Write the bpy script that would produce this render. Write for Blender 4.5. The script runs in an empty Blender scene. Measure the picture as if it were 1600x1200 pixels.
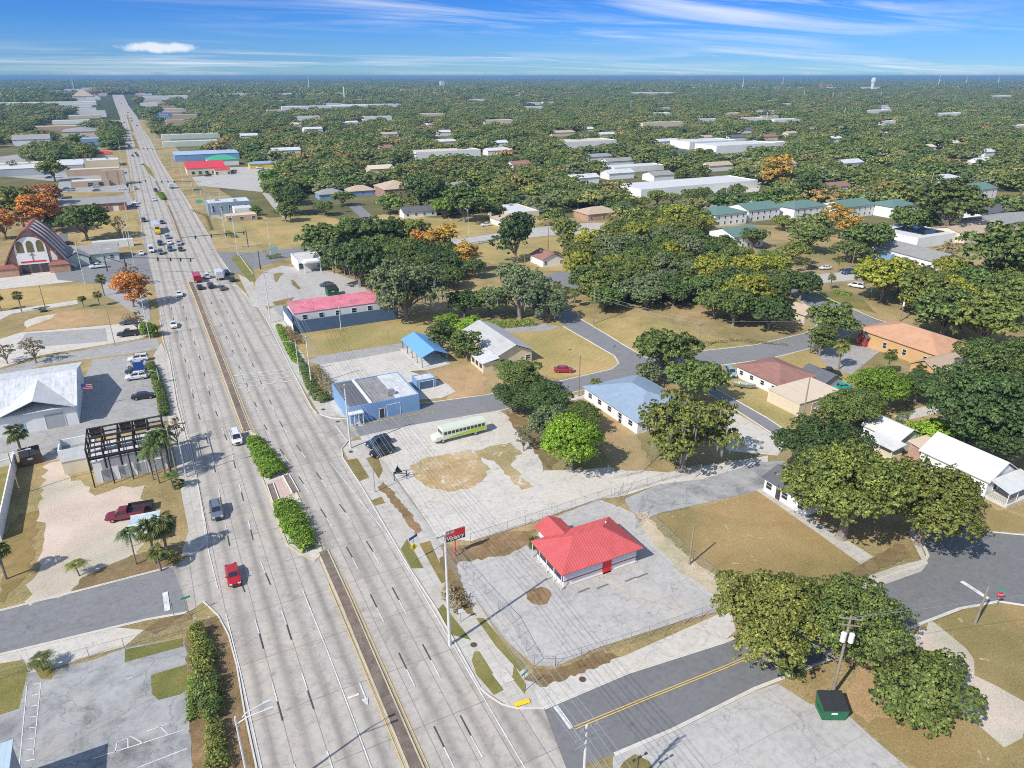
import bpy, bmesh, math, random
from mathutils import Vector, Matrix
R = math.radians
S = bpy.context.scene
COL = S.collection
# ------------------------------------------------------------------ camera, sky, sun, exposure
H = 66.0                     # drone height above the street
FPX = 1109.0                 # focal length in photo pixels (1600 wide)
HORY, VANX = 119.0, 180.0    # horizon row, vanishing point of the highway
PITCH = math.atan((600 - HORY) / FPX)
YAW = math.atan((800 - VANX) / (FPX * math.cos(PITCH) + (600 - HORY) * math.sin(PITCH)))
cam = bpy.data.cameras.new("camera")
camo = bpy.data.objects.new("camera", cam)
COL.objects.link(camo)
camo.location = (0, 0, H)
camo.rotation_euler = (math.pi / 2 - PITCH, 0, -YAW)
cam.sensor_width = 36
cam.lens = FPX / 1600 * 36
cam.clip_start = 0.5
cam.clip_end = 80000
S.camera = camo
S.render.resolution_x, S.render.resolution_y = 1024, 768
S.view_settings.view_transform = 'Standard'
S.view_settings.look = 'None'
S.view_settings.gamma = 1
S.view_settings.exposure = 0.16
S.cycles.max_bounces = 5
S.cycles.diffuse_bounces = 2
S.cycles.glossy_bounces = 2
S.cycles.transmission_bounces = 2
S.cycles.transparent_max_bounces = 8
S.cycles.caustics_reflective = False
S.cycles.caustics_refractive = False
S.cycles.filter_width = 1.0
S.cycles.use_denoising = False
S.cycles.denoiser = 'OPENIMAGEDENOISE'
S.cycles.denoising_input_passes = 'RGB_ALBEDO_NORMAL'
S.cycles.denoising_prefilter = 'ACCURATE'

SUN_AZ, SUN_EL = 252.0, 43.0     # azimuth clockwise from +Y (the highway direction)
w = bpy.data.worlds.new("World")
S.world = w
w.use_nodes = True
nt = w.node_tree
nt.nodes.clear()
def wn(t, **k):
    n = nt.nodes.new(t)
    for a, b in k.items(): setattr(n, a, b)
    return n
out = wn('ShaderNodeOutputWorld'); bg = wn('ShaderNodeBackground')
sky = wn('ShaderNodeTexSky', sky_type='NISHITA', sun_disc=False, sun_elevation=R(SUN_EL), sun_rotation=R(SUN_AZ),
         altitude=60, air_density=1.0, dust_density=0.3, ozone_density=2.5)
tc = wn('ShaderNodeTexCoord'); sep = wn('ShaderNodeSeparateXYZ')
nt.links.new(tc.outputs['Generated'], sep.inputs[0])
# deeper blue a few degrees above the horizon, as the clear winter air shows it
ramp = wn('ShaderNodeValToRGB')
cr = ramp.color_ramp
cr.elements[0].position = 0.0; cr.elements[0].color = (0.36, 0.64, 1.00, 1)
cr.elements[1].position = 0.30; cr.elements[1].color = (0.9, 0.95, 1.0, 1)
for ps, c in ((0.020, (0.22, 0.46, 0.95, 1)), (0.06, (0.13, 0.35, 0.87, 1)), (0.11, (0.075, 0.26, 0.74, 1))):
    e = cr.elements.new(ps); e.color = c
nt.links.new(sep.outputs['Z'], ramp.inputs[0])
mul = wn('ShaderNodeMix', data_type='RGBA', blend_type='MULTIPLY'); mul.inputs[0].default_value = 1
nt.links.new(sky.outputs[0], mul.inputs[6]); nt.links.new(ramp.outputs[0], mul.inputs[7])
# thin cirrus: direction projected on a flat layer high above
def wmath(op, a, b=None):
    n = wn('ShaderNodeMath', operation=op)
    for i, v in enumerate((a, b)):
        if v is None: continue
        if isinstance(v, (int, float)): n.inputs[i].default_value = v
        else: nt.links.new(v, n.inputs[i])
    return n.outputs[0]
zc = wmath('MAXIMUM', sep.outputs['Z'], 0.004)
zs = wmath('ADD', zc, 0.05)
u = wmath('DIVIDE', sep.outputs['X'], zs); v = wmath('DIVIDE', sep.outputs['Y'], zs)
cmb = wn('ShaderNodeCombineXYZ'); nt.links.new(u, cmb.inputs[0]); nt.links.new(v, cmb.inputs[1])
mp = wn('ShaderNodeMapping'); mp.inputs['Rotation'].default_value = (0, 0, R(30)); mp.inputs['Scale'].default_value = (0.22, 0.62, 1)
nt.links.new(cmb.outputs[0], mp.inputs[0])
n1 = wn('ShaderNodeTexNoise'); n1.inputs['Scale'].default_value = 1.0; n1.inputs['Detail'].default_value = 9; n1.inputs['Roughness'].default_value = 0.6; n1.inputs['Distortion'].default_value = 0.9
nt.links.new(mp.outputs[0], n1.inputs['Vector'])
mp2 = wn('ShaderNodeMapping'); mp2.inputs['Rotation'].default_value = (0, 0, R(-30)); mp2.inputs['Scale'].default_value = (0.10, 0.14, 1); mp2.inputs['Location'].default_value = (3.3, 1.2, 0)
nt.links.new(cmb.outputs[0], mp2.inputs[0])
n2 = wn('ShaderNodeTexNoise'); n2.inputs['Scale'].default_value = 1.0; n2.inputs['Detail'].default_value = 3
nt.links.new(mp2.outputs[0], n2.inputs['Vector'])
r1 = wn('ShaderNodeValToRGB'); r1.color_ramp.elements[0].position = 0.44; r1.color_ramp.elements[1].position = 0.70
nt.links.new(n1.outputs[0], r1.inputs[0])
r2 = wn('ShaderNodeValToRGB'); r2.color_ramp.elements[0].position = 0.38; r2.color_ramp.elements[1].position = 0.56
nt.links.new(n2.outputs[0], r2.inputs[0])
cl = wmath('MULTIPLY', wmath('MULTIPLY', r1.outputs[0], r2.outputs[0]), 0.85)
# one small fair-weather cloud low on the left
az = wmath('ARCTAN2', sep.outputs['X'], sep.outputs['Y'])
cn_ = wn('ShaderNodeTexNoise'); cn_.inputs['Scale'].default_value = 70; cn_.inputs['Detail'].default_value = 6; nt.links.new(tc.outputs['Generated'], cn_.inputs['Vector'])
wob = wmath('MULTIPLY', wmath('SUBTRACT', cn_.outputs[0], 0.5), 1.5)
ex_ = wmath('DIVIDE', wmath('SUBTRACT', az, R(3.0)), R(2.7)); ey_ = wmath('DIVIDE', wmath('SUBTRACT', sep.outputs['Z'], 0.0305), 0.0065)
rr2 = wmath('ADD', wmath('ADD', wmath('POWER', wmath('ABSOLUTE', ex_), 2.0), wmath('POWER', wmath('ABSOLUTE', ey_), 2.0)), wob)
puff = wmath('MULTIPLY', wmath('MINIMUM', wmath('MAXIMUM', wmath('MULTIPLY', wmath('SUBTRACT', 1.0, rr2), 1.4), 0.0), 1.0), 0.9)
cl = wmath('MAXIMUM', cl, puff)
mxc = wn('ShaderNodeMix', data_type='RGBA'); mxc.inputs[7].default_value = (5.6, 6.0, 6.6, 1)
nt.links.new(cl, mxc.inputs[0]); nt.links.new(mul.outputs[2], mxc.inputs[6])
nt.links.new(mxc.outputs[2], bg.inputs[0]); bg.inputs[1].default_value = 0.14
nt.links.new(bg.outputs[0], out.inputs[0])

sl = bpy.data.lights.new("sun", 'SUN'); sl.energy = 4.6; sl.angle = R(0.5); sl.color = (1.0, 0.955, 0.88)
so = bpy.data.objects.new("sun", sl); COL.objects.link(so)
sd = Vector((math.sin(R(SUN_AZ)) * math.cos(R(SUN_EL)), math.cos(R(SUN_AZ)) * math.cos(R(SUN_EL)), math.sin(R(SUN_EL))))
so.rotation_euler = sd.to_track_quat('Z', 'Y').to_euler(); so.location = (0, 0, 200)

# ------------------------------------------------------------------ helpers
def P(x, y, z=0.0):
    """point at height z seen at photo pixel (x, y)"""
    a = x - 800; b = 600 - y
    fh = FPX * math.cos(PITCH) + b * math.sin(PITCH); dz = -FPX * math.sin(PITCH) + b * math.cos(PITCH)
    t = (z - H) / dz
    f = fh * t; r = a * t
    return Vector((f * math.sin(YAW) + r * math.cos(YAW), f * math.cos(YAW) - r * math.sin(YAW), z))
def PX(p):
    """photo pixel of a world point"""
    x, y, z = p[0], p[1], p[2] - H
    f = x * math.sin(YAW) + y * math.cos(YAW); r = x * math.cos(YAW) - y * math.sin(YAW)
    d = f * math.cos(PITCH) - z * math.sin(PITCH); uu = f * math.sin(PITCH) + z * math.cos(PITCH)
    if d <= 1: return (-1e6, -1e6)
    return (800 + FPX * r / d, 600 - FPX * uu / d)

def tag(o, label=None, cat=None, group=None, kind=None):
    if label:
        o["label"] = label
        if len(label.split()) > 16: print('LONG', len(label.split()), label)
    if cat: o["category"] = cat
    if group: o["group"] = group
    if kind: o["kind"] = kind
    return o
def thing(name, label, cat, loc=(0, 0, 0), rz=0.0, group=None):
    o = bpy.data.objects.new(name, None); COL.objects.link(o)
    o.location = loc; o.rotation_euler = (0, 0, rz); o.empty_display_size = 0.5
    return tag(o, label, cat, group)
class MB:
    """collects faces, builds one mesh object"""
    def __init__(s): s.v = []; s.f = []; s.mi = []; s.m = 0
    def add(s, vs, fs):
        n = len(s.v); s.v += [tuple(a) for a in vs]
        for f in fs: s.f.append([i + n for i in f]); s.mi.append(s.m)
    def box(s, x0, y0, z0, x1, y1, z1):
        s.add([(x0, y0, z0), (x1, y0, z0), (x1, y1, z0), (x0, y1, z0), (x0, y0, z1), (x1, y0, z1), (x1, y1, z1), (x0, y1, z1)],
              [(0, 3, 2, 1), (4, 5, 6, 7), (0, 1, 5, 4), (1, 2, 6, 5), (2, 3, 7, 6), (3, 0, 4, 7)])
    def bar(s, a, b, r, n=6, r2=None, up=None):
        a = Vector(a); b = Vector(b); d = (b - a)
        if d.length < 1e-6: return
        d.normalize(); r2 = r if r2 is None else r2
        q = d.orthogonal().normalized() if up is None else Vector(up).cross(d).normalized(); t = d.cross(q)
        vs = []
        for p, rr in ((a, r), (b, r2)):
            for i in range(n):
                an = 2 * math.pi * (i + .5) / n
                vs.append(p + q * math.cos(an) * rr + t * math.sin(an) * rr)
        fs = [(i, (i + 1) % n, n + (i + 1) % n, n + i) for i in range(n)]
        fs += [tuple(range(n - 1, -1, -1)), tuple(range(n, 2 * n))]
        s.add(vs, fs)
    def tube(s, pts, rs, n=6):
        pts = [Vector(p) for p in pts]
        if not isinstance(rs, (list, tuple)): rs = [rs] * len(pts)
        vs = []; q = None
        for i, p in enumerate(pts):
            d = (pts[min(i + 1, len(pts) - 1)] - pts[max(i - 1, 0)]).normalized()
            if q is None: q = d.orthogonal().normalized()
            q = (q - d * q.dot(d)).normalized(); t = d.cross(q)
            for k in range(n):
                an = 2 * math.pi * k / n
                vs.append(p + q * math.cos(an) * rs[i] + t * math.sin(an) * rs[i])
        fs = []
        for i in range(len(pts) - 1):
            for k in range(n):
                fs.append((i * n + k, i * n + (k + 1) % n, (i + 1) * n + (k + 1) % n, (i + 1) * n + k))
        fs += [tuple(range(n - 1, -1, -1)), tuple(range((len(pts) - 1) * n, len(pts) * n))]
        s.add(vs, fs)
    def prism(s, poly, z0, z1):
        n = len(poly)
        ar = sum(poly[i][0] * poly[(i + 1) % n][1] - poly[(i + 1) % n][0] * poly[i][1] for i in range(n))
        if ar < 0: poly = poly[::-1]
        s.add([(p[0], p[1], z0) for p in poly] + [(p[0], p[1], z1) for p in poly],
              [tuple(range(n - 1, -1, -1)), tuple(range(n, 2 * n))] + [(i, (i + 1) % n, n + (i + 1) % n, n + i) for i in range(n)])
    def poly(s, pts): s.add(pts, [tuple(range(len(pts)))])
    def disc(s, c, r, n=16, z=None):
        s.poly([(c[0] + r * math.cos(2 * math.pi * i / n), c[1] + r * math.sin(2 * math.pi * i / n), c[2]) for i in range(n)])
    def mesh(s, name, mat):
        me = bpy.data.meshes.new(name); me.from_pydata(s.v, [], s.f)
        mats = mat if isinstance(mat, (list, tuple)) else [mat]
        for m in mats: me.materials.append(m)
        if len(mats) > 1: me.polygons.foreach_set('material_index', s.mi)
        me.update(); return me
    def build(s, name, mat, parent=None, smooth=False, **t):
        me = s.mesh(name, mat)
        if smooth:
            me.polygons.foreach_set('use_smooth', [True] * len(me.polygons))
        o = bpy.data.objects.new(name, me); COL.objects.link(o)
        if parent: o.parent = parent
        if t: tag(o, **t)
        return o
def put(name, me, parent=None, loc=(0, 0, 0), rz=0):
    o = bpy.data.objects.new(name, me); COL.objects.link(o); o.location = loc; o.rotation_euler = (0, 0, rz)
    if parent: o.parent = parent
    return o
KIDS = {}
def copy_tree(o, parent=None):
    c = o.copy(); COL.objects.link(c)
    if parent: c.parent = parent
    for ch in o.children: copy_tree(ch, c)
    return c

# ------------------------------------------------------------------ materials
MATS = {}
def nmat(name):
    m = bpy.data.materials.new(name); m.use_nodes = True; t = m.node_tree; t.nodes.clear()
    o = t.nodes.new('ShaderNodeOutputMaterial'); b = t.nodes.new('ShaderNodeBsdfPrincipled')
    t.links.new(b.outputs[0], o.inputs[0]); return m, t, b
def nd(t, ty, **k):
    n = t.nodes.new(ty)
    for a, b in k.items():
        if a in ('Scale', 'Detail', 'Roughness', 'Distortion', 'Randomness', 'Bump', 'Strength', 'Distance'): n.inputs[a].default_value = b
        else: setattr(n, a, b)
    return n
def c4(c): return (c[0], c[1], c[2], 1)
def rampn(t, src, stops):
    r = t.nodes.new('ShaderNodeValToRGB'); e = r.color_ramp.elements
    e[0].position, e[0].color = stops[0][0], c4(stops[0][1]); e[1].position, e[1].color = stops[-1][0], c4(stops[-1][1])
    for p, c in stops[1:-1]:
        x = e.new(p); x.color = c4(c)
    t.links.new(src, r.inputs[0]); return r.outputs[0]
def mixn(t, f, a, b, mode='MIX'):
    m = t.nodes.new('ShaderNodeMix'); m.data_type = 'RGBA'; m.blend_type = mode
    for i, x in ((0, f), (6, a), (7, b)):
        if hasattr(x, 'is_output') or hasattr(x, 'links'): t.links.new(x, m.inputs[i])
        elif i == 0: m.inputs[0].default_value = x
        else: m.inputs[i].default_value = c4(x)
    return m.outputs[2]
def mathn(t, op, a, b=None, c=None):
    n = t.nodes.new('ShaderNodeMath'); n.operation = op
    for i, v_ in enumerate((a, b, c)):
        if v_ is None: continue
        if isinstance(v_, (int, float)): n.inputs[i].default_value = v_
        else: t.links.new(v_, n.inputs[i])
    return n.outputs[0]
def coords(t, scale=(1, 1, 1), rot=0.0):
    tc = t.nodes.new('ShaderNodeTexCoord'); m = t.nodes.new('ShaderNodeMapping')
    m.inputs['Scale'].default_value = scale; m.inputs['Rotation'].default_value = (0, 0, rot)
    t.links.new(tc.outputs['Object'], m.inputs[0]); return m.outputs[0]
def noise(t, vec, scale, detail=4, rough=0.55, dist=0.0):
    n = nd(t, 'ShaderNodeTexNoise', Scale=scale, Detail=detail, Roughness=rough, Distortion=dist)
    t.links.new(vec, n.inputs['Vector']); return n.outputs[0]
def bumpn(t, b, h, strength=0.3, dist=0.05):
    n = nd(t, 'ShaderNodeBump', Strength=strength, Distance=dist); t.links.new(h, n.inputs['Height']); t.links.new(n.outputs[0], b.inputs['Normal'])

def mat(name, col, rough=0.6, var=0.12, scale=1.5, metal=0.0, bump=0.0, emit=None, spec=None):
    """plain surface with mottled wear"""
    if name in MATS: return MATS[name]
    m, t, b = nmat(name)
    v_ = coords(t); n = noise(t, v_, scale, 6, 0.65); n2_ = noise(t, v_, scale * 0.17, 3)
    k = mathn(t, 'ADD', mathn(t, 'MULTIPLY', n, 0.6), mathn(t, 'MULTIPLY', n2_, 0.4))
    d = [max(0, x * (1 - var * 1.6)) for x in col]; l = [min(1, x * (1 + var)) for x in col]
    c = rampn(t, k, [(0.32, d), (0.66, l)])
    t.links.new(c, b.inputs['Base Color']); b.inputs['Roughness'].default_value = rough; b.inputs['Metallic'].default_value = metal
    if spec is not None: b.inputs['Specular IOR Level'].default_value = spec
    if bump: bumpn(t, b, n, bump, 0.03)
    if emit: b.inputs['Emission Color'].default_value = c4(emit[0]); b.inputs['Emission Strength'].default_value = emit[1]
    MATS[name] = m; return m

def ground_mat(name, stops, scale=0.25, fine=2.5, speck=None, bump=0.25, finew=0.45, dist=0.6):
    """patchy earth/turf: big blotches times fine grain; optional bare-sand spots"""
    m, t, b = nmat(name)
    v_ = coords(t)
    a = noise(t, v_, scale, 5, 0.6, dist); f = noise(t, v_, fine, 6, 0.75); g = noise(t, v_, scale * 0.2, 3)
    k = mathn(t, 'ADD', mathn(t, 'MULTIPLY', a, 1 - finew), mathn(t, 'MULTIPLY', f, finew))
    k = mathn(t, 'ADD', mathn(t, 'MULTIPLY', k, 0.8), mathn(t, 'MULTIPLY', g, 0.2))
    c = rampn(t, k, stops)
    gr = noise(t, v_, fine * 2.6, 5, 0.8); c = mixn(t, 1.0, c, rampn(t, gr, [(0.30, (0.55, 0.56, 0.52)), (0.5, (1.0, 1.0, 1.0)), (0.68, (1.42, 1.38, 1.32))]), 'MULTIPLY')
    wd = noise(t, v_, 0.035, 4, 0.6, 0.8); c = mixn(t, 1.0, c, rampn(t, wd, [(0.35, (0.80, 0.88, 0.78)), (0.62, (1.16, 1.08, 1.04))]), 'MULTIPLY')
    if speck:
        s_ = noise(t, v_, speck[1], 5, 0.7, 1.0); mk = rampn(t, s_, [(speck[2], (0, 0, 0)), (speck[2] + 0.07, (1, 1, 1))])
        c = mixn(t, mk, c, speck[0])
    t.links.new(c, b.inputs['Base Color']); b.inputs['Roughness'].default_value = 0.95; b.inputs['Specular IOR Level'].default_value = 0.15
    bumpn(t, b, gr, bump * 1.6, 0.15)
    MATS[name] = m; return m

def paving(name, base, joint=None, jx=3.6, jy=6.0, jw=0.035, stain=0.25, warm=None, tracks=False, cracks=0.0, rough=0.85, scale=0.35, offx=0.0, patch=None):
    """concrete or asphalt in world metres: stains, joints, cracks, tyre tracks"""
    m, t, b = nmat(name)
    tcn = t.nodes.new('ShaderNodeTexCoord'); v_ = tcn.outputs['Object']
    sp = t.nodes.new('ShaderNodeSeparateXYZ'); t.links.new(v_, sp.inputs[0])
    a = noise(t, v_, scale, 6, 0.65, 0.8); f = noise(t, v_, 5.0, 5, 0.7); g = noise(t, v_, 0.05, 3)
    k = mathn(t, 'ADD', mathn(t, 'MULTIPLY', a, 0.55), mathn(t, 'ADD', mathn(t, 'MULTIPLY', f, 0.2), mathn(t, 'MULTIPLY', g, 0.25)))
    d = [x * (1 - stain * 1.5) for x in base]; l = [min(1, x * (1 + stain * 0.6)) for x in base]
    c = rampn(t, k, [(0.30, d), (0.5, base), (0.68, l)])
    if warm:
        wv = noise(t, v_, 0.11, 4, 0.6, 1.0); mk = rampn(t, wv, [(0.52, (0, 0, 0)), (0.72, (1, 1, 1))]); c = mixn(t, mathn(t, 'MULTIPLY', mk, 0.6), c, warm)
    if patch:   # slab by slab tone
        mp_ = t.nodes.new('ShaderNodeMapping'); mp_.inputs['Scale'].default_value = (1 / jx, 1 / jy, 0); mp_.inputs['Location'].default_value = (offx / jx, 0, 0); t.links.new(v_, mp_.inputs[0])
        fl = t.nodes.new('ShaderNodeVectorMath'); fl.operation = 'FLOOR'; t.links.new(mp_.outputs[0], fl.inputs[0])
        wn_ = t.nodes.new('ShaderNodeTexWhiteNoise'); t.links.new(fl.outputs[0], wn_.inputs[0])
        c = mixn(t, 1.0, c, rampn(t, wn_.outputs[0], [(0.0, (1 - patch,) * 3), (0.25, (1, 1, 1)), (1.0, (1.0, 1.0, 1.0))]), 'MULTIPLY')
    if tracks:
        ph = mathn(t, 'MULTIPLY', mathn(t, 'ADD', sp.outputs['X'], offx), 2 * math.pi / jx)
        cs = mathn(t, 'MULTIPLY', mathn(t, 'ADD', mathn(t, 'COSINE', mathn(t, 'ADD', ph, math.pi)), 1.0), 0.5)
        pw = mathn(t, 'POWER', cs, 4.0)
        st = noise(t, coords(t, (1.2, 0.03, 1)), 1.0, 4, 0.6)
        tr = mathn(t, 'MULTIPLY', mathn(t, 'MULTIPLY', pw, st), 1.25)
        c = mixn(t, tr, c, [x * 0.52 for x in base])
    if cracks:
        vr = nd(t, 'ShaderNodeTexVoronoi', feature='DISTANCE_TO_EDGE', Scale=0.16)
        ds = t.nodes.new('ShaderNodeVectorMath'); ds.operation = 'ADD'
        nn = nd(t, 'ShaderNodeTexNoise', Scale=0.6, Detail=5); t.links.new(v_, nn.inputs['Vector'])
        sc_ = t.nodes.new('ShaderNodeVectorMath'); sc_.operation = 'SCALE'; sc_.inputs[3].default_value = 3.0
        t.links.new(nn.outputs[1], sc_.inputs[0]); t.links.new(v_, ds.inputs[0]); t.links.new(sc_.outputs[0], ds.inputs[1]); t.links.new(ds.outputs[0], vr.inputs['Vector'])
        mk = rampn(t, vr.outputs[0], [(0.0, (1, 1, 1)), (0.012, (0, 0, 0))]); c = mixn(t, mathn(t, 'MULTIPLY', mk, cracks), c, [x * 0.35 for x in base])
    if joint:
        for axn, per, off in (('X', jx, offx), ('Y', jy, 0.0)):
            mo = mathn(t, 'PINGPONG', mathn(t, 'ADD', sp.outputs[axn], off), per / 2)
            lt = mathn(t, 'LESS_THAN', mo, jw)
            c = mixn(t, mathn(t, 'MULTIPLY', lt, 0.75), c, joint)
    h_ = noise(t, v_, 1.3, 7, 0.75); c = mixn(t, 1.0, c, rampn(t, h_, [(0.30, (0.80, 0.79, 0.78)), (0.5, (1.0, 1.0, 1.0)), (0.7, (1.13, 1.12, 1.10))]), 'MULTIPLY')
    sp2 = nd(t, 'ShaderNodeTexVoronoi', Scale=0.22, Randomness=1.0); t.links.new(v_, sp2.inputs['Vector']); c = mixn(t, mathn(t, 'MULTIPLY', rampn(t, sp2.outputs[0], [(0.02, (1, 1, 1)), (0.10, (0, 0, 0))]), 0.55), c, [x * 0.45 for x in base])
    t.links.new(c, b.inputs['Base Color']); b.inputs['Roughness'].default_value = rough; b.inputs['Specular IOR Level'].default_value = 0.25
    bumpn(t, b, f, 0.12, 0.02)
    MATS[name] = m; return m

dirtA = (0.40, 0.30, 0.19)
M_base = ground_mat('dry_turf', [(0.30, (0.16, 0.14, 0.06)), (0.42, (0.25, 0.20, 0.095)), (0.52, (0.35, 0.27, 0.14)), (0.66, (0.46, 0.37, 0.22))], 0.09, 1.3)
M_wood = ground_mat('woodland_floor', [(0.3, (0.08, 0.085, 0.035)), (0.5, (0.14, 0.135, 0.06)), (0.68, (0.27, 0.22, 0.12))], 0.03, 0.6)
M_far = ground_mat('far_ground', [(0.3, (0.035, 0.05, 0.02)), (0.7, (0.09, 0.10, 0.045))], 0.012, 0.15)
M_field = ground_mat('golden_field', [(0.32, (0.21, 0.18, 0.07)), (0.45, (0.36, 0.28, 0.12)), (0.65, (0.47, 0.365, 0.18))], 0.10, 1.0)
M_tan = ground_mat('tan_lawn', [(0.30, (0.22, 0.165, 0.07)), (0.5, (0.32, 0.235, 0.11)), (0.66, (0.38, 0.29, 0.15))], 0.12, 2.2, ((0.52, 0.43, 0.29), 0.5, 0.63))
M_orange = ground_mat('orange_dirt', [(0.32, (0.33, 0.215, 0.11)), (0.66, (0.52, 0.37, 0.22))], 0.3, 2.0)
M_lawn = ground_mat('green_lawn', [(0.32, (0.11, 0.12, 0.035)), (0.5, (0.20, 0.19, 0.065)), (0.68, (0.32, 0.26, 0.11))], 0.2, 2.5)
M_verge = ground_mat('verge_turf', [(0.30, (0.12, 0.115, 0.045)), (0.5, (0.24, 0.185, 0.075)), (0.66, (0.34, 0.26, 0.12))], 0.4, 3.0)
M_mulch = ground_mat('leaf_litter', [(0.30, (0.11, 0.075, 0.04)), (0.5, (0.24, 0.165, 0.09)), (0.68, (0.38, 0.28, 0.17))], 0.6, 4.0)
M_sand = ground_mat('bare_sand', [(0.30, (0.42, 0.37, 0.31)), (0.5, (0.58, 0.53, 0.46)), (0.66, (0.70, 0.66, 0.59))], 0.15, 1.8, ((0.40, 0.30, 0.18), 0.35, 0.66))
M_pink = ground_mat('pink_gravel', [(0.30, (0.44, 0.36, 0.30)), (0.5, (0.55, 0.47, 0.41)), (0.66, (0.64, 0.58, 0.52))], 0.12, 3.5)
M_gravel = ground_mat('brown_stone', [(0.30, (0.10, 0.075, 0.065)), (0.5, (0.20, 0.155, 0.14)), (0.68, (0.34, 0.28, 0.26))], 0.8, 6.0)
M_conc = paving('road_concrete', (0.445, 0.41, 0.365), (0.20, 0.18, 0.16), 3.45, 9.2, 0.05, 0.20, (0.55, 0.47, 0.38), tracks=True, offx=-0.15, patch=0.14, cracks=0.35)
M_slab = paving('lot_concrete', (0.46, 0.44, 0.415), (0.30, 0.28, 0.26), 4.6, 4.6, 0.03, 0.16, (0.52, 0.46, 0.38), cracks=0.5, patch=0.05)
M_pale = paving('pale_concrete', (0.56, 0.525, 0.47), None, 5, 5, 0.03, 0.16, (0.58, 0.50, 0.40), cracks=0.5)
M_walk = paving('sidewalk_concrete', (0.50, 0.47, 0.42), (0.30, 0.28, 0.25), 1.6, 1.6, 0.03, 0.18, (0.42, 0.36, 0.29))
M_asph = paving('asphalt', (0.225, 0.225, 0.23), None, 5, 5, 0.03, 0.13, None, cracks=0.3)
M_asphN = paving('new_asphalt', (0.185, 0.185, 0.187), None, 5, 5, 0.03, 0.10, None, cracks=0.15)
M_asphP = paving('pale_asphalt', (0.36, 0.35, 0.34), None, 5, 5, 0.03, 0.18, (0.42, 0.37, 0.31), cracks=0.5)
M_old = paving('weathered_lot', (0.33, 0.33, 0.325), None, 5, 5, 0.03, 0.55, (0.50, 0.47, 0.42), cracks=0.6, scale=0.22)
M_curb = mat('curb', (0.60, 0.57, 0.51), 0.85, 0.12, 1.0)
M_curbY = mat('yellow_curb', (0.56, 0.47, 0.30), 0.8, 0.2, 0.6)
M_white = mat('road_paint', (0.66, 0.655, 0.63), 0.7, 0.24, 2.5)
M_black = mat('black_paint', (0.075, 0.073, 0.07), 0.7, 0.2, 2.5)
M_yel = mat('yellow_paint', (0.66, 0.45, 0.14), 0.7, 0.12, 2.5)
# ------------------------------------------------------------------ ground, roads, lots
SHEETS = []
OPEN = []      # world polygons kept free of wild trees
def ext(p, k=1.0): return p
def wpts(pts): return [P(*q) if len(q) == 2 else Vector(q) for q in pts]
def inpoly(x, y, poly):
    c = False; n = len(poly); j = n - 1
    for i in range(n):
        if (poly[i][1] > y) != (poly[j][1] > y) and x < (poly[j][0] - poly[i][0]) * (y - poly[i][1]) / (poly[j][1] - poly[i][1]) + poly[i][0]: c = not c
        j = i
    return c
def ordinal(n):
    return {1: 'first', 2: 'second', 3: 'third', 4: 'fourth', 5: 'fifth', 6: 'sixth', 7: 'seventh', 8: 'eighth', 9: 'ninth', 10: 'tenth'}.get(n, '%d%s' % (n, {1: 'st', 2: 'nd', 3: 'rd'}.get(n % 10 if n % 100 not in (11, 12, 13) else 0, 'th')))
def blocked(x, y, m=1.0):
    return any(inpoly(x, y, p) for p in OPEN)
def sheet(name, m, pts, lvl, kind='structure', rough=0.0, label=None, clear=True, seed=1):
    """flat ground patch from photo pixels (or world points with three numbers); rough = jagged edge in metres"""
    w_ = wpts(pts)
    if not rough and m.name in ('dry_turf', 'golden_field', 'tan_lawn', 'orange_dirt', 'leaf_litter', 'bare_sand', 'pink_gravel'): rough = 0.22 if m.name not in ('pink_gravel', 'orange_dirt') else 0.4
    if clear: OPEN.append([(p.x, p.y) for p in w_])
    if rough:
        rnd = random.Random(seed + len(pts)); o_ = []
        n = len(w_)
        for i in range(n):
            a, b = w_[i], w_[(i + 1) % n]; L = (b - a).length; k = max(1, int(L / (rough * 2.2)))
            for j in range(k):
                p = a.lerp(b, j / k); o_.append(Vector((p.x + rnd.uniform(-rough, rough), p.y + rnd.uniform(-rough, rough), 0)))
        w_ = o_
    SHEETS.append((lvl, len(SHEETS), name, m, w_, kind, label))
def lay_sheets():
    placed = []
    for lvl, i, name, m, w_, kind, label in sorted(SHEETS, key=lambda s_: (s_[0], s_[1])):
        bb = (min(p.x for p in w_), min(p.y for p in w_), max(p.x for p in w_), max(p.y for p in w_))
        slot = 1 + max([q[4] for q in placed if q[0] < bb[2] and q[2] > bb[0] and q[1] < bb[3] and q[3] > bb[1]] or [0])
        placed.append(bb + (slot,))
        lay(name, m, w_, 0.004 * slot, kind, label)
def lay(name, m, w_, z, kind, label):
    bm = bmesh.new(); vs = [bm.verts.new((p.x, p.y, z)) for p in w_]
    f = bm.faces.new(vs)
    if f.normal.z < 0: f.normal_flip()
    bm.normal_update()
    if f.normal.z < 0: f.normal_flip()
    bmesh.ops.triangulate(bm, faces=[f])
    me = bpy.data.meshes.new(name); bm.to_mesh(me); bm.free(); me.materials.append(m)
    o = bpy.data.objects.new(name, me); COL.objects.link(o)
    tag(o, label, None, None, kind); return o
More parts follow.
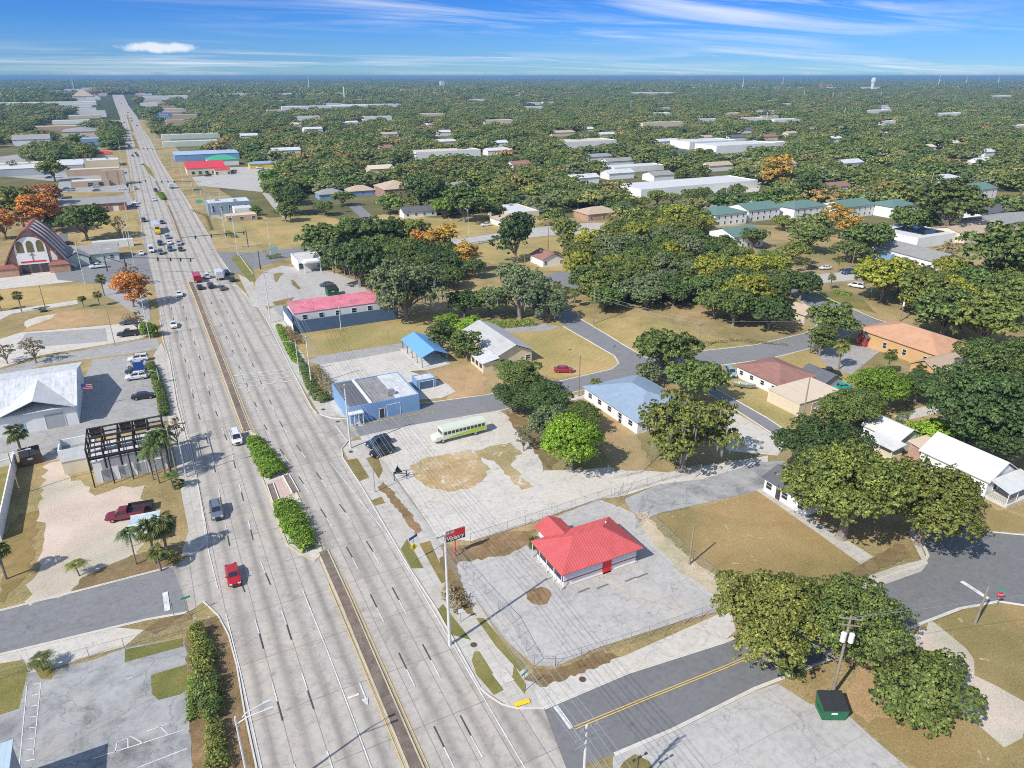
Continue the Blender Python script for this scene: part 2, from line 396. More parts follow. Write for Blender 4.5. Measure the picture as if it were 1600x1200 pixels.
def ribbon(mb, pts, w0, z, w1=None):
    """flat strip of width w0 along world points, into mb"""
    n = len(pts); L = []; Rr = []
    for i, p in enumerate(pts):
        d = (Vector(pts[min(i + 1, n - 1)]) - Vector(pts[max(i - 1, 0)])); d.z = 0; d.normalize(); nn = Vector((-d.y, d.x, 0))
        L.append(Vector(p) + nn * w0 / 2); Rr.append(Vector(p) - nn * w0 / 2)
    for i in range(n - 1):
        mb.add([(Rr[i].x, Rr[i].y, z), (Rr[i + 1].x, Rr[i + 1].y, z), (L[i + 1].x, L[i + 1].y, z), (L[i].x, L[i].y, z)], [(0, 1, 2, 3)])
def kerb(mb, pts, w0=0.22, h=0.13):
    """raised kerb strip along world points"""
    n = len(pts)
    vs = []; fs = []
    for i, p in enumerate(pts):
        d = (Vector(pts[min(i + 1, n - 1)]) - Vector(pts[max(i - 1, 0)])); d.z = 0; d.normalize(); nn = Vector((-d.y, d.x, 0)) * w0 / 2
        for q, z in ((nn, -0.02), (nn * 0.8, h), (-nn * 0.8, h), (-nn, -0.02)):
            vs.append((p[0] + q.x, p[1] + q.y, z))
    for i in range(n - 1):
        for k in range(3):
            a = i * 4 + k; fs.append((a, a + 1, a + 5, a + 4))
    fs.append((0, 3, 2, 1)); e = (n - 1) * 4; fs.append((e, e + 1, e + 2, e + 3))
    mb.add(vs, fs)

# base ground: one sheet to the horizon, with a nearer sheet of dry turf on top
mb = MB(); N_ = 48
mb.poly([(45000 * math.cos(2 * math.pi * i / N_), 45000 * math.sin(2 * math.pi * i / N_), -0.30) for i in range(N_)])
mb.build('far_terrain', M_far, kind='structure')
mb = MB(); mb.poly([(-700, -60, -0.01), (1500, -60, -0.01), (1500, 1400, -0.01), (-700, 1400, -0.01)])
mb.build('ground', M_base, kind='structure')

# highway -----------------------------------------------------------------
HL = [(-1.5, -30, 0), (-0.6, 20, 0), (400, 1195), (382, 1112), (370, 1040), (357, 992), (341, 962), (318, 940), (296, 957), (270, 885), (300, 868), (325, 848), (320, 815), (310, 762), (300, 720), (277, 637), (265, 565), (255, 532), (250, 500), (246, 470), (241, 442),
      (228, 393), (222, 372), (221, 350), (214, 320), (204, 270), (201, 255), (196, 230), (192, 205), (187, 182), (179, 161), (175, 148)]
HR = [(193, 148), (201, 165), (214, 182), (222, 200), (235, 217), (247, 246), (265, 275), (286, 303), (303, 330), (315, 349), (329, 372), (339, 393), (359, 424), (370, 446), (385, 461), (395, 477), (404, 480), (417, 500), (457, 580), (487, 637), (495, 646), (535, 653), (547, 655), (562, 682),
      (543, 690), (534, 702), (536, 716), (565, 760), (640, 888), (682, 952), (750, 1075), (780, 1098), (825, 1108), (850, 1108), (28.6, 43.2, 0), (26.2, 36, 0), (25.2, 20, 0), (25, -30, 0)]
highway = sheet('highway_road', M_conc, HL + HR, 3)
OPEN.append([(p.x, p.y) for p in wpts([(150, 150), (140, 178), (150, 260), (165, 330), (220, 420), (420, 470), (350, 340), (270, 240), (222, 180), (205, 150)])])
HLw, HRw = wpts(HL), wpts(HR)
def sub(lst, a, b):
    i = lst.index(a); j = lst.index(b); return wpts(lst[i:j + 1])
mb = MB()
kerb(mb, sub(HL, (-1.5, -30, 0), (318, 940))); kerb(mb, sub(HL, (300, 868), (250, 500))); kerb(mb, sub(HL, (222, 372), (192, 205)))
kerb(mb, sub(HR, (235, 217), (329, 372))); kerb(mb, sub(HR, (370, 446), (495, 646))); kerb(mb, sub(HR, (543, 690), (750, 1075))); kerb(mb, sub(HR, (25.2, 20, 0), (25, -30, 0)))
kerb(mb, wpts([(750, 1075), (766, 1089), (785, 1101), (808, 1107), (850, 1107)]))
mb.build('kerb', M_curb, kind='structure')

# central reservation
MC = [(13.9 * 1.1, -30, 0), (650, 1200), (565, 1000), (510, 873)]
def med(p1, p2): return [P(*q) for q in p1]
mb = MB(); my = MB()
medA = [Vector((14.95, -30, 0)), Vector((14.95, 20, 0)), P(650, 1200), P(601, 1085), P(565, 1000), P(540, 940), P(505, 862)]
ribbon(mb, medA, 1.15, 0.15)
for s_ in (-1, 1):
    kerb(my, [p + Vector((s_ * 0.70, 0, 0)) for p in medA], 0.24, 0.14)
medB = [P(386, 673), P(372, 636), P(344, 560), P(325, 510), P(310, 470), P(298, 441)]
ribbon(mb, medB, 1.15, 0.15)
for s_ in (-1, 1): kerb(my, [p + Vector((s_ * 0.70, 0, 0)) for p in medB], 0.24, 0.14)
medC = [P(286, 383), P(273, 345), P(262, 320)]
ribbon(mb, medC, 0.9, 0.13)
for s_ in (-1, 1): kerb(my, [p + Vector((s_ * 0.6, 0, 0)) for p in medC], 0.28, 0.13)
medD = [P(251, 298), P(243, 283)]
ribbon(mb, medD, 0.9, 0.13); 
mb.build('median_strip', M_gravel, kind='structure')
# planted islands
isl1 = [(386, 673), (391, 682), (397, 700), (410, 748), (430, 800), (440, 828), (449, 852), (470, 866), (492, 876), (505, 866), (499, 850), (480, 805), (463, 770), (450, 742), (425, 700), (400, 679)]
isw = wpts(isl1)
kerb(my, isw + [isw[0]], 0.3, 0.14)
sheet('island_soil', M_pale, isl1, 12)
far_isl = [(262, 320), (245, 304), (241, 300), (246, 299), (257, 300), (262, 312)]
fw = wpts(far_isl); kerb(my, fw + [fw[0]], 0.3, 0.14); sheet('island_soil', M_verge, far_isl, 12)
grass_isl = [(241, 279), (232, 272), (222, 256), (226, 255), (236, 264), (243, 279)]
fw = wpts(grass_isl); kerb(my, fw + [fw[0]], 0.3, 0.14); sheet('island_turf', M_lawn, grass_isl, 12)
for g_ in ([(212, 231), (206, 212), (209, 210), (215, 224), (220, 236)], [(206, 208), (199, 186), (197, 178), (200, 180), (209, 206)]):
    fw = wpts(g_); kerb(my, fw + [fw[0]], 0.3, 0.14); sheet('island_turf', M_verge, g_, 12)
my.build('median_kerb', M_curbY, kind='structure')
# brick paved refuge and its two long planters
sheet('brick_paving', paving('brick_paving', (0.55, 0.42, 0.36), (0.4, 0.3, 0.26), 0.6, 0.6, 0.03, 0.12, (0.6, 0.5, 0.44)), [(417, 755), (444, 745), (464, 772), (440, 785)], 14)

# lane markings: white dash followed by a black one, 12.2 m apart
mk = MB(); bk = MB()
def medx(y):
    return interp(y, MEDY)
def interp(y, tab):
    for (y0, x0), (y1, x1) in zip(tab, tab[1:]):
        if y0 <= y <= y1: return x0 + (x1 - x0) * (y - y0) / (y1 - y0)
    return tab[0][1] if y < tab[0][0] else tab[-1][1]
def tabof(pix): return sorted((P(*q).y, P(*q).x) for q in pix)
LT = tabof([(400, 1195), (382, 1112), (357, 992), (322, 880), (300, 720), (277, 637), (265, 565), (250, 500), (241, 442), (228, 393), (222, 372), (214, 320), (204, 270), (196, 230), (187, 182), (179, 161)])
MT = tabof([(650, 1200), (565, 1000), (510, 873), (386, 673), (344, 560), (325, 510), (298, 441), (286, 383), (262, 320), (251, 298), (242, 282), (225, 255), (216, 235), (207, 208), (199, 180), (190, 163)])
RT = tabof([(193, 148), (201, 165), (214, 182), (222, 200), (235, 217), (247, 246), (265, 275), (286, 303), (303, 330), (329, 372), (339, 393), (359, 424), (385, 461), (417, 500), (457, 580), (487, 637), (565, 760), (640, 888), (682, 952), (750, 1075)])
def lane(side, off, y0, y1, solid=False, phase=0.0, wd=0.145):
    tb = LT if side == 'L' else MT
    if solid:
        ys = [y0 + (y1 - y0) * i / max(1, int((y1 - y0) / 12)) for i in range(max(1, int((y1 - y0) / 12)) + 1)]
        ribbon(mk, [Vector((interp(y, tb) + off, y, 0)) for y in ys], wd, 0.085)
        return
    y = y0 + phase
    while y < y1:
        f = lambda q: Vector((interp(q, tb) + off, q, 0))
        if side == 'R':
            ribbon(mk, [f(y), f(y + 3)], wd, 0.085); ribbon(bk, [f(y + 3.0), f(y + 6)], wd, 0.085)
        else:
            ribbon(bk, [f(y), f(y + 3)], wd, 0.085); ribbon(mk, [f(y + 3), f(y + 6)], wd, 0.085)
        y += 12.2
for o_ in (3.55, 7.0):
    lane('L', o_ if True else 0, 12, 250, phase=2.2)
    lane('L', o_ + 0.5, 330, 900, phase=0)
lane('L', 10.6, 12, 84, True); lane('L', 0.45, 12, 84, True); lane('L', 0.45, 90, 235, True)
lane('L', 10.9, 330, 640)
for o_ in (3.5, 6.65):
    lane('R', o_, 12, 240, phase=0.0); lane('R', o_, 330, 900)
lane('R', 10.05, 12, 118, True, wd=0.15); lane('R', 10.2, 140, 236, True, wd=0.15); lane('R', 10.6, 330, 560, True)
# yellow lines beside the median, stop bars, crossings
yk = MB()
for a_, b_ in ((12, 84), (125, 265)):
    ys = [a_ + (b_ - a_) * i / 12 for i in range(13)]
    ribbon(yk, [Vector((interp(y, MT) - 1.15, y, 0)) for y in ys], 0.13, 0.085); ribbon(yk, [Vector((interp(y, MT) + 1.15, y, 0)) for y in ys], 0.13, 0.085)
def quad(mb_, pts, z=0.085):
    w_ = wpts(pts); mb_.poly([(p.x, p.y, z) for p in w_])
def line(mb_, pts, wd=0.3, z=0.085): ribbon(mb_, wpts(pts), wd, z)
line(mk, [(241, 443), (300, 435)], 0.4); line(mk, [(302, 440), (372, 447)], 0.4)
line(mk, [(364, 588), (450, 577)], 0.35); line(mk, [(370, 607), (458, 595)], 0.35)
line(mk, [(366, 593), (452, 583)], 0.2); line(mk, [(369, 600), (455, 589)], 0.2)
line(mk, [(234, 380), (285, 373)], 0.4); line(mk, [(248, 370), (318, 362)], 0.3)
line(mk, [(524, 665), (543, 690)], 0.25); line(mk, [(345, 405), (362, 428)], 0.3); line(mk, [(371, 395), (395, 428)], 0.25)
line(mk, [(552, 651), (564, 666)], 0.8)     # stop bar, upper side street
line(mk, [(868, 1104), (893, 1139)], 0.62)   # stop bar, lower side street
line(mk, [(258, 926), (262, 955)], 0.7)      # stop bar, left street
line(mk, [(1502, 909), (1544, 936)], 0.7)
line(yk, [(560, 664), (680, 643)], 0.14)
line(yk, [(895, 1137), (1015, 1088), (1133, 1041), (1250, 990)], 0.13); line(yk, [(899, 1140), (1017, 1091), (1135, 1044), (1252, 993)], 0.13)
# left-turn arrow in the near turn lane
ax_, ay_ = 12.7, 62.0
mk.box(ax_ - 0.09, ay_ - 0.2, 0.08, ax_ + 0.09, ay_ + 2.4, 0.088)
mk.poly([(ax_ - 0.1, ay_ - 1.3, 0.088), (ax_ + 0.35, ay_ - 0.2, 0.088), (ax_ - 0.55, ay_ - 0.2, 0.088)])
mk.box(10.9, ay_ + 0.6, 0.08, 12.2, ay_ + 0.9, 0.088)
# side streets ---------------------------------------------------------------
sheet('side_street', M_asph, [(-75, 100, 0), (0, 955), (112, 927), (270, 886), (277, 899), (293, 958), (175, 980), (0, 1022), (-75, 87, 0)], 2)
sheet('street_apron', M_pale, [(-75, 87, 0), (0, 1022), (175, 980), (225, 984), (195, 1010), (140, 1025), (90, 1042), (45, 1052), (38, 1030), (0, 1037), (-75, 84, 0)], 1)
sheet('side_street', M_asphN, [(850, 1108), (982, 1052), (1130, 1005), (1330, 922), (1412, 890), (1442, 882), (1450, 868), (1442, 850), (1440, 826), (1460, 812), (1520, 812), (1545, 832), (1600, 836), (180, 47, 0), (180, 38.5, 0), (1600, 945), (1560, 939), (1500, 950), (1410, 985), (1180, 1075), (1050, 1140), (958, 1178), (905, 1200), (28.6, 43.0, 0)], 2)
sheet('side_street', M_asph, [(547, 655), (640, 634), (760, 618), (860, 600), (960, 577), (968, 568), (960, 556), (880, 510), (868, 495), (850, 480), (885, 478), (905, 497), (988, 548), (1010, 560), (1100, 549), (1180, 540), (1260, 521), (1290, 498), (1255, 475), (1215, 440), (1240, 440), (1300, 470), (1370, 500), (1440, 520), (1400, 530), (1330, 522), (1260, 545), (1200, 560), (1110, 572), (1085, 580), (1085, 590), (1130, 615), (1200, 655), (1240, 682), (1300, 720), (1330, 745), (1300, 750), (1229, 692), (1150, 640), (1100, 610), (1030, 590), (990, 590), (900, 611), (780, 641), (640, 665), (562, 683)], 2)
sheet('cross_road', M_pale, [(-170, 330, 0), (0, 420), (60, 417), (140, 412), (150, 436), (0, 452), (-170, 285, 0)], 2)
sheet('cross_road', M_asph, [(68, 417), (140, 411), (228, 393), (241, 442), (200, 440), (148, 443), (90, 437), (85, 425)], 4)
sheet('cross_road', M_asph, [(339, 393), (400, 395), (462, 388), (500, 384), (490, 393), (462, 399), (430, 408), (400, 420), (372, 428), (361, 425)], 4)
sheet('cross_road', M_slab, [(490, 384), (600, 380), (710, 374), (820, 358), (880, 350), (960, 347), (1100, 340), (1100, 350), (960, 362), (860, 368), (790, 374), (710, 386), (600, 392), (485, 397)], 2)
sheet('side_street', M_asph, [(545, 323), (560, 318), (590, 345), (605, 352), (590, 360), (575, 350)], 2)
sheet('side_street', M_asph, [(800, 302), (822, 303), (870, 330), (910, 352), (890, 356), (850, 334), (795, 312)], 2)
sheet('side_street', M_asph, [(845, 432), (880, 423), (905, 432), (930, 440), (920, 452), (870, 450)], 2)
sheet('side_street', M_asphP, [(-80, 210, 0), (0, 578), (70, 558), (215, 532), (246, 528), (250, 545), (205, 552), (70, 570), (0, 592), (-80, 200, 0)], 2)
sheet('driveway_lane', M_asphP, [(335, 330), (352, 345), (330, 338)], 2)
sheet('driveway_lane', M_slab, [(410, 302), (425, 322), (440, 338), (468, 372), (475, 370), (448, 335), (432, 315), (418, 300)], 2)
sheet('alley_road', M_pale, [(1395, 650), (1460, 630), (1480, 618), (1600, 600), (1600, 612), (1490, 640), (1410, 658)], 2)
sheet('alley_road', M_pale, [(980, 575), (998, 572), (1012, 590), (985, 592)], 1)

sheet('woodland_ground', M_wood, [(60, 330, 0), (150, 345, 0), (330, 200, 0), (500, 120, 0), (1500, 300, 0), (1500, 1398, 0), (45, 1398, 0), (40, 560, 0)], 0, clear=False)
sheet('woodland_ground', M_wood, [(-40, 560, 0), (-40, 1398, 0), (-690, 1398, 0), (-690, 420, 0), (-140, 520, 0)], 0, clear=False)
# right-hand verge and near lots
sheet('sidewalk', M_walk, [(372, 428), (395, 440), (418, 485), (432, 478), (445, 500), (470, 545), (500, 610), (525, 640), (540, 652), (500, 648), (457, 580), (417, 500), (395, 478)], 1)
sheet('sidewalk', M_walk, [(536, 702), (545, 690), (570, 686), (590, 706), (640, 780), (720, 890), (740, 930), (795, 1020), (850, 1080), (848, 1107), (800, 1106), (750, 1075), (640, 888), (565, 760)], 1)
sheet('verge', M_verge, [(542, 719), (558, 716), (577, 746), (562, 752)], 8)
sheet('verge', M_verge, [(572, 716), (590, 712), (598, 735), (592, 748)], 8)
sheet('verge', M_verge, [(580, 782), (596, 776), (602, 786), (586, 790)], 8)
sheet('verge', M_lawn, [(626, 858), (636, 842), (662, 888), (643, 888)], 8)
sheet('verge', M_verge, [(655, 850), (672, 845), (690, 888), (705, 905), (690, 912)], 8)
sheet('verge', M_lawn, [(684, 952), (692, 944), (736, 1000), (705, 992)], 8)
sheet('verge', M_lawn, [(744, 966), (756, 966), (800, 1020), (822, 1040), (812, 1050), (775, 1010)], 8)
sheet('verge', M_lawn, [(741, 1018), (749, 1018), (787, 1078), (772, 1086), (745, 1055), (737, 1032)], 8)
sheet('verge', M_lawn, [(803, 1040), (822, 1070), (820, 1085), (800, 1060)], 8)
# sandy open lot beside the parked bus
sheet('sandy_lot', M_pale, [(562, 683), (640, 665), (780, 641), (800, 655), (840, 690), (850, 740), (960, 740), (1020, 745), (1010, 755), (960, 762), (935, 780), (820, 820), (735, 846), (705, 842), (690, 850), (640, 775), (598, 720)], 4)
sheet('dry_patch', ground_mat('straw_patch', [(0.30, (0.25, 0.17, 0.09)), (0.5, (0.42, 0.31, 0.17)), (0.66, (0.58, 0.49, 0.35))], 0.25, 2.2, ((0.62, 0.58, 0.50), 0.4, 0.58)), [(641, 728), (665, 716), (710, 708), (735, 702), (750, 715), (764, 728), (762, 742), (740, 762), (700, 768), (670, 762), (650, 745)], 6, rough=0.45)
sheet('dry_patch', MATS['straw_patch'], [(740, 705), (775, 696), (800, 692), (815, 705), (800, 725), (815, 745), (835, 762), (815, 765), (795, 745), (775, 720), (755, 715)], 6, rough=0.45)
sheet('dry_patch', M_mulch, [(590, 760), (600, 752), (640, 800), (660, 830), (650, 835), (625, 800)], 6, rough=0.25)
sheet('dirt_strip', M_mulch, [(790, 640), (822, 655), (850, 690), (870, 720), (860, 735), (830, 700), (800, 665)], 6, rough=0.3)
# lot of the red-roofed building
sheet('concrete_lot', M_slab, [(715, 872), (760, 860), (832, 850), (850, 815), (935, 780), (975, 795), (990, 802), (1025, 850), (1085, 905), (1123, 935), (1122, 955), (1040, 978), (940, 1010), (868, 1042), (835, 1040), (790, 1000), (740, 930), (710, 895)], 5)
sheet('weedy_strip', M_mulch, [(690, 852), (735, 850), (790, 832), (835, 828), (832, 848), (790, 868), (745, 875), (715, 880), (728, 930), (745, 960), (735, 960), (690, 905)], 6, rough=0.35)
sheet('weedy_strip', M_mulch, [(868, 1045), (940, 1018), (970, 1025), (950, 1035), (880, 1062), (845, 1075), (820, 1060), (835, 1045)], 7, rough=0.25)
sheet('street_apron', M_pale, [(835, 1072), (870, 1055), (975, 1025), (1122, 960), (1140, 950), (1150, 985), (1130, 1003), (982, 1052), (850, 1107), (840, 1095)], 4)
sheet('planter_bed', M_mulch, [(823, 931), (830, 920), (845, 917), (858, 920), (863, 930), (855, 942), (842, 946), (828, 942)], 8, rough=0.2)
sheet('dirt_strip', ground_mat('sandy_weeds', [(0.3, (0.36, 0.27, 0.17)), (0.5, (0.52, 0.44, 0.33)), (0.66, (0.66, 0.61, 0.53))], 0.5, 3.0), [(992, 800), (1010, 800), (1030, 830), (1080, 872), (1130, 910), (1140, 925), (1120, 930), (1060, 890), (1025, 855)], 7, rough=0.35)
# old cracked slab and the big tan lawn
sheet('cracked_slab', M_old, [(975, 780), (1030, 757), (1100, 748), (1190, 722), (1225, 720), (1240, 745), (1200, 764), (1120, 782), (1030, 802), (1005, 815), (985, 797)], 5)
sheet('alley_road', M_pale, [(850, 735), (900, 735), (950, 730), (1040, 738), (1200, 712), (1200, 722), (1100, 748), (1030, 757), (975, 775), (860, 790), (840, 800)], 3)
sheet('lawn', M_tan, [(1027, 806), (1110, 788), (1200, 764), (1260, 800), (1300, 840), (1340, 870), (1330, 895), (1290, 915), (1200, 930), (1145, 915), (1080, 862)], 6)
sheet('sidewalk', M_walk, [(1180, 765), (1200, 762), (1300, 830), (1365, 870), (1345, 882), (1280, 835)], 7)
sheet('sidewalk', M_walk, [(1310, 918), (1400, 885), (1440, 875), (1425, 845), (1418, 830), (1428, 828), (1450, 880), (1440, 893), (1350, 925)], 7)
sheet('lawn', M_mulch, [(1330, 890), (1400, 850), (1415, 850), (1425, 870), (1350, 900), (1310, 915)], 6)
# bottom right corner
sheet('concrete_lot', M_slab, [(1180, 1080), (1215, 1068), (1265, 1100), (1312, 1105), (1360, 1150), (1425, 1205), (66, 20, 0), (30, 20, 0), (30.5, 38, 0), (958, 1182), (1050, 1145)], 4)
sheet('verge', M_verge, [(975, 1190), (992, 1178), (1015, 1190), (1020, 1200), (965, 1205)], 8)
sheet('sandy_field', M_tan, [(1315, 1100), (1340, 1060), (1400, 1010), (1500, 952), (1560, 941), (1600, 947), (180, 38, 0), (180, -20, 0), (66, -20, 0), (66, 20, 0), (1430, 1200), (1365, 1150)], 5)
sheet('sand_patch', M_pink, [(1400, 992), (1450, 972), (1470, 985), (1510, 1010), (1520, 1050), (1560, 1080), (1600, 1100), (1600, 1150), (1560, 1160), (1510, 1120), (1470, 1130), (1470, 1070), (1490, 1030), (1430, 1005)], 6, rough=0.8)
sheet('orange_soil', M_orange, [(1320, 1075), (1350, 1040), (1400, 1060), (1400, 1110), (1360, 1130), (1330, 1110)], 6, rough=0.5)
# left side near
sheet('parking_lot', M_old, [(45, 1052), (87, 1045), (150, 1030), (195, 1012), (285, 997), (293, 1020), (300, 1200), (10, 30, 0), (-75, 30, 0), (-75, 70, 0), (0, 1118), (30, 1107), (43, 1050)], 4)
sheet('lawn', M_lawn, [(-75, 84, 0), (0, 1037), (35, 1032), (43, 1050), (38, 1072), (30, 1107), (0, 1116), (-75, 72, 0)], 6)
sheet('lawn', M_lawn, [(195, 1015), (285, 997), (287, 1010), (195, 1035)], 6)
sheet('lawn', M_lawn, [(236, 1055), (292, 1038), (297, 1075), (282, 1085), (248, 1094), (237, 1084)], 6)
sheet('lawn', M_lawn, [(52, 1042), (80, 1036), (87, 1050), (80, 1062), (64, 1061)], 6)
sheet('planting_bed', M_mulch, [(290, 1000), (296, 978), (325, 968), (341, 962), (357, 992), (370, 1040), (382, 1112), (398, 1200), (1.0, 30, 0), (-5, 30, 0), (300, 1200), (294, 1060)], 5)
sheet('planting_bed', M_mulch, [(225, 984), (250, 970), (300, 955), (300, 967), (240, 990)], 6)
sheet('parking_lane', M_asphP, [(45, 1180), (230, 1085), (240, 1090), (60, 1190)], 6)
sheet('gravel_lot', M_pink, [(72, 722), (103, 718), (108, 745), (150, 772), (190, 762), (222, 762), (230, 790), (215, 870), (120, 915), (112, 927), (40, 946), (38, 940), (70, 860), (62, 800)], 4, rough=0.7)
sheet('lawn', M_verge, [(0, 945), (45, 900), (60, 800), (30, 800), (0, 850)], 3, rough=0.5)
sheet('planting_bed', M_mulch, [(112, 925), (125, 905), (200, 870), (280, 850), (285, 868), (270, 885), (150, 917)], 6)
sheet('lawn', M_lawn, [(-60, 165, 0), (0, 725), (24, 718), (0, 815), (-60, 130, 0)], 3)
sheet('asphalt_lot', M_asphP, [(-60, 175, 0), (0, 650), (115, 640), (128, 600), (145, 562), (232, 552), (240, 590), (252, 640), (262, 656), (215, 668), (120, 690), (104, 716), (72, 722), (25, 712), (-60, 160, 0)], 3)
sheet('sidewalk', M_walk, [(240, 555), (252, 535), (265, 565), (277, 637), (300, 720), (320, 815), (325, 848), (300, 870), (282, 868), (295, 830), (285, 780), (275, 720), (262, 655), (250, 610)], 3)
sheet('concrete_lot', M_pale, [(0, 530), (30, 520), (180, 507), (230, 500), (247, 520), (215, 530), (60, 556), (0, 575), (-80, 198, 0), (-80, 215, 0)], 3)
sheet('asphalt_lot', M_asphP, [(40, 521), (165, 513), (168, 533), (25, 545)], 5)
sheet('field', M_orange, [(35, 518), (60, 500), (100, 486), (205, 480), (222, 497), (180, 507)], 4, rough=0.5)
sheet('sand_patch', M_sand, [(38, 502), (60, 495), (88, 490), (80, 498), (40, 512)], 5, rough=0.4)
sheet('field', M_field, [(-80, 290, 0), (0, 453), (148, 444), (148, 466), (100, 476), (0, 482), (-80, 265, 0)], 4)
sheet('sidewalk', M_pale, [(0, 487), (120, 469), (122, 475), (20, 490), (0, 500)], 5)
sheet('lot', M_asphP, [(158, 440), (195, 445), (215, 452), (232, 470), (235, 500), (225, 500), (180, 470), (160, 460)], 4)
# right side, middle distance
sheet('field', M_field, [(430, 508), (445, 520), (480, 560), (625, 545), (700, 515), (690, 490), (620, 500), (480, 515)], 3, rough=0.4)
sheet('alley_road', M_asphP, [(478, 565), (500, 556), (635, 535), (640, 545), (560, 560), (500, 570)], 4)
sheet('concrete_lot', M_pale, [(500, 570), (560, 555), (635, 545), (700, 570), (668, 578), (640, 580), (700, 600), (712, 612), (690, 622), (650, 625), (560, 655), (535, 652), (520, 640), (505, 600)], 3)
sheet('verge', M_verge, [(556, 652), (580, 648), (652, 632), (655, 636), (600, 648), (556, 660)], 6)
sheet('field', M_orange, [(660, 580), (735, 568), (760, 590), (757, 616), (697, 624), (712, 610), (690, 592)], 4, rough=0.5)
sheet('lawn', M_field, [(770, 525), (880, 508), (960, 556), (967, 568), (955, 577), (870, 592), (820, 575)], 3, rough=0.3)
sheet('alley_road', M_asphP, [(700, 528), (800, 512), (845, 505), (875, 510), (860, 516), (780, 522), (720, 535)], 4)
sheet('lawn', M_field, [(905, 497), (940, 498), (1010, 495), (1090, 520), (1180, 540), (1100, 549), (1010, 558), (988, 548)], 3, rough=0.3)
sheet('lawn', M_orange, [(905, 615), (940, 612), (970, 640), (1000, 690), (1020, 735), (960, 735), (940, 700), (920, 650)], 3, rough=0.3)
sheet('sidewalk', M_pale, [(880, 622), (935, 610), (940, 616), (885, 628)], 6)
sheet('concrete_lot', M_pale, [(1105, 640), (1150, 645), (1228, 692), (1215, 712), (1140, 705), (1100, 680), (1085, 650)], 3)
sheet('lawn', M_field, [(1100, 585), (1150, 560), (1290, 545), (1330, 600), (1320, 640), (1270, 690), (1240, 680), (1180, 640), (1130, 612)], 1)
sheet('driveway', M_asphP, [(1270, 545), (1330, 540), (1370, 530), (1380, 545), (1330, 585), (1290, 570)], 4)
sheet('orange_yard', M_orange, [(1370, 712), (1400, 700), (1440, 712), (1480, 745), (1520, 770), (1600, 820), (1600, 835), (1550, 830), (1500, 780), (1420, 740)], 3)
sheet('lawn', M_tan, [(1500, 770), (1540, 790), (1600, 808), (1600, 833), (1545, 829), (1530, 800)], 4)
sheet('lawn', M_verge, [(1520, 300), (1600, 300), (1600, 330), (1500, 330)], 2)
# bank drive-through lot
sheet('concrete_lot', M_slab, [(404, 480), (398, 440), (412, 425), (440, 415), (520, 425), (560, 440), (575, 455), (560, 462), (470, 468), (425, 478)], 3)
sheet('verge', M_verge, [(425, 472), (460, 464), (455, 472), (430, 477)], 6)
sheet('verge', M_verge, [(427, 428), (436, 426), (444, 427), (438, 432), (434, 440), (431, 441), (428, 436)], 6)
sheet('verge', M_verge, [(454, 437), (459, 438), (468, 448), (470, 452), (465, 452), (457, 445)], 6)
sheet('verge', M_lawn, [(361, 404), (372, 395), (395, 420), (400, 440), (390, 440)], 6)
sheet('side_street', M_asphP, [(425, 480), (445, 476), (452, 500), (445, 500)], 4)
# fields beyond the crossing
sheet('field', M_field, [(340, 345), (420, 340), (500, 336), (540, 345), (575, 355), (590, 375), (480, 382), (375, 385), (350, 365)], 2, rough=0.8)
sheet('field', M_field, [(540, 345), (600, 335), (750, 345), (870, 335), (830, 355), (700, 375), (600, 378)], 2, rough=0.8)
sheet('field', M_field, [(640, 345), (780, 352), (770, 362), (650, 366)], 3)
sheet('field', M_field, [(715, 385), (790, 376), (870, 370), (980, 362), (1000, 380), (960, 420), (880, 425), (800, 420), (740, 405)], 2, rough=0.8)
sheet('lot', M_slab, [(300, 277), (400, 266), (470, 264), (440, 280), (410, 300), (310, 290)], 2)
sheet('lot', M_slab, [(350, 262), (440, 258), (470, 266), (380, 275)], 2)
sheet('lot', M_asphP, [(0, 300), (90, 296), (200, 288), (200, 300), (215, 325), (200, 330), (195, 298), (92, 300), (92, 285), (190, 275), (0, 275), (0, 268), (200, 262), (205, 300)], 2)
sheet('lot', M_asphP, [(0, 275), (0, 245), (35, 240), (45, 262), (130, 270), (190, 280), (205, 300), (90, 300), (92, 284)], 2)
sheet('field', M_field, [(160, 330), (205, 328), (215, 350), (205, 380), (150, 385), (120, 380), (130, 360)], 3)
sheet('driveway_lane', M_asphN, [(78, 412), (85, 370), (105, 360), (112, 412)], 3)
sheet('lot', M_slab, [(985, 330), (1090, 318), (1190, 312), (1200, 322), (1090, 335), (990, 342)], 2)
sheet('lot', M_slab, [(1070, 405), (1180, 420), (1260, 430), (1440, 415), (1500, 400), (1500, 420), (1260, 445), (1090, 420)], 1)
sheet('lot', M_pale, [(1000, 290), (1190, 284), (1185, 300), (1000, 305)], 2)
sheet('lawn', M_lawn, [(1240, 455), (1290, 455), (1350, 470), (1370, 490), (1310, 475)], 4)
gt = MB()
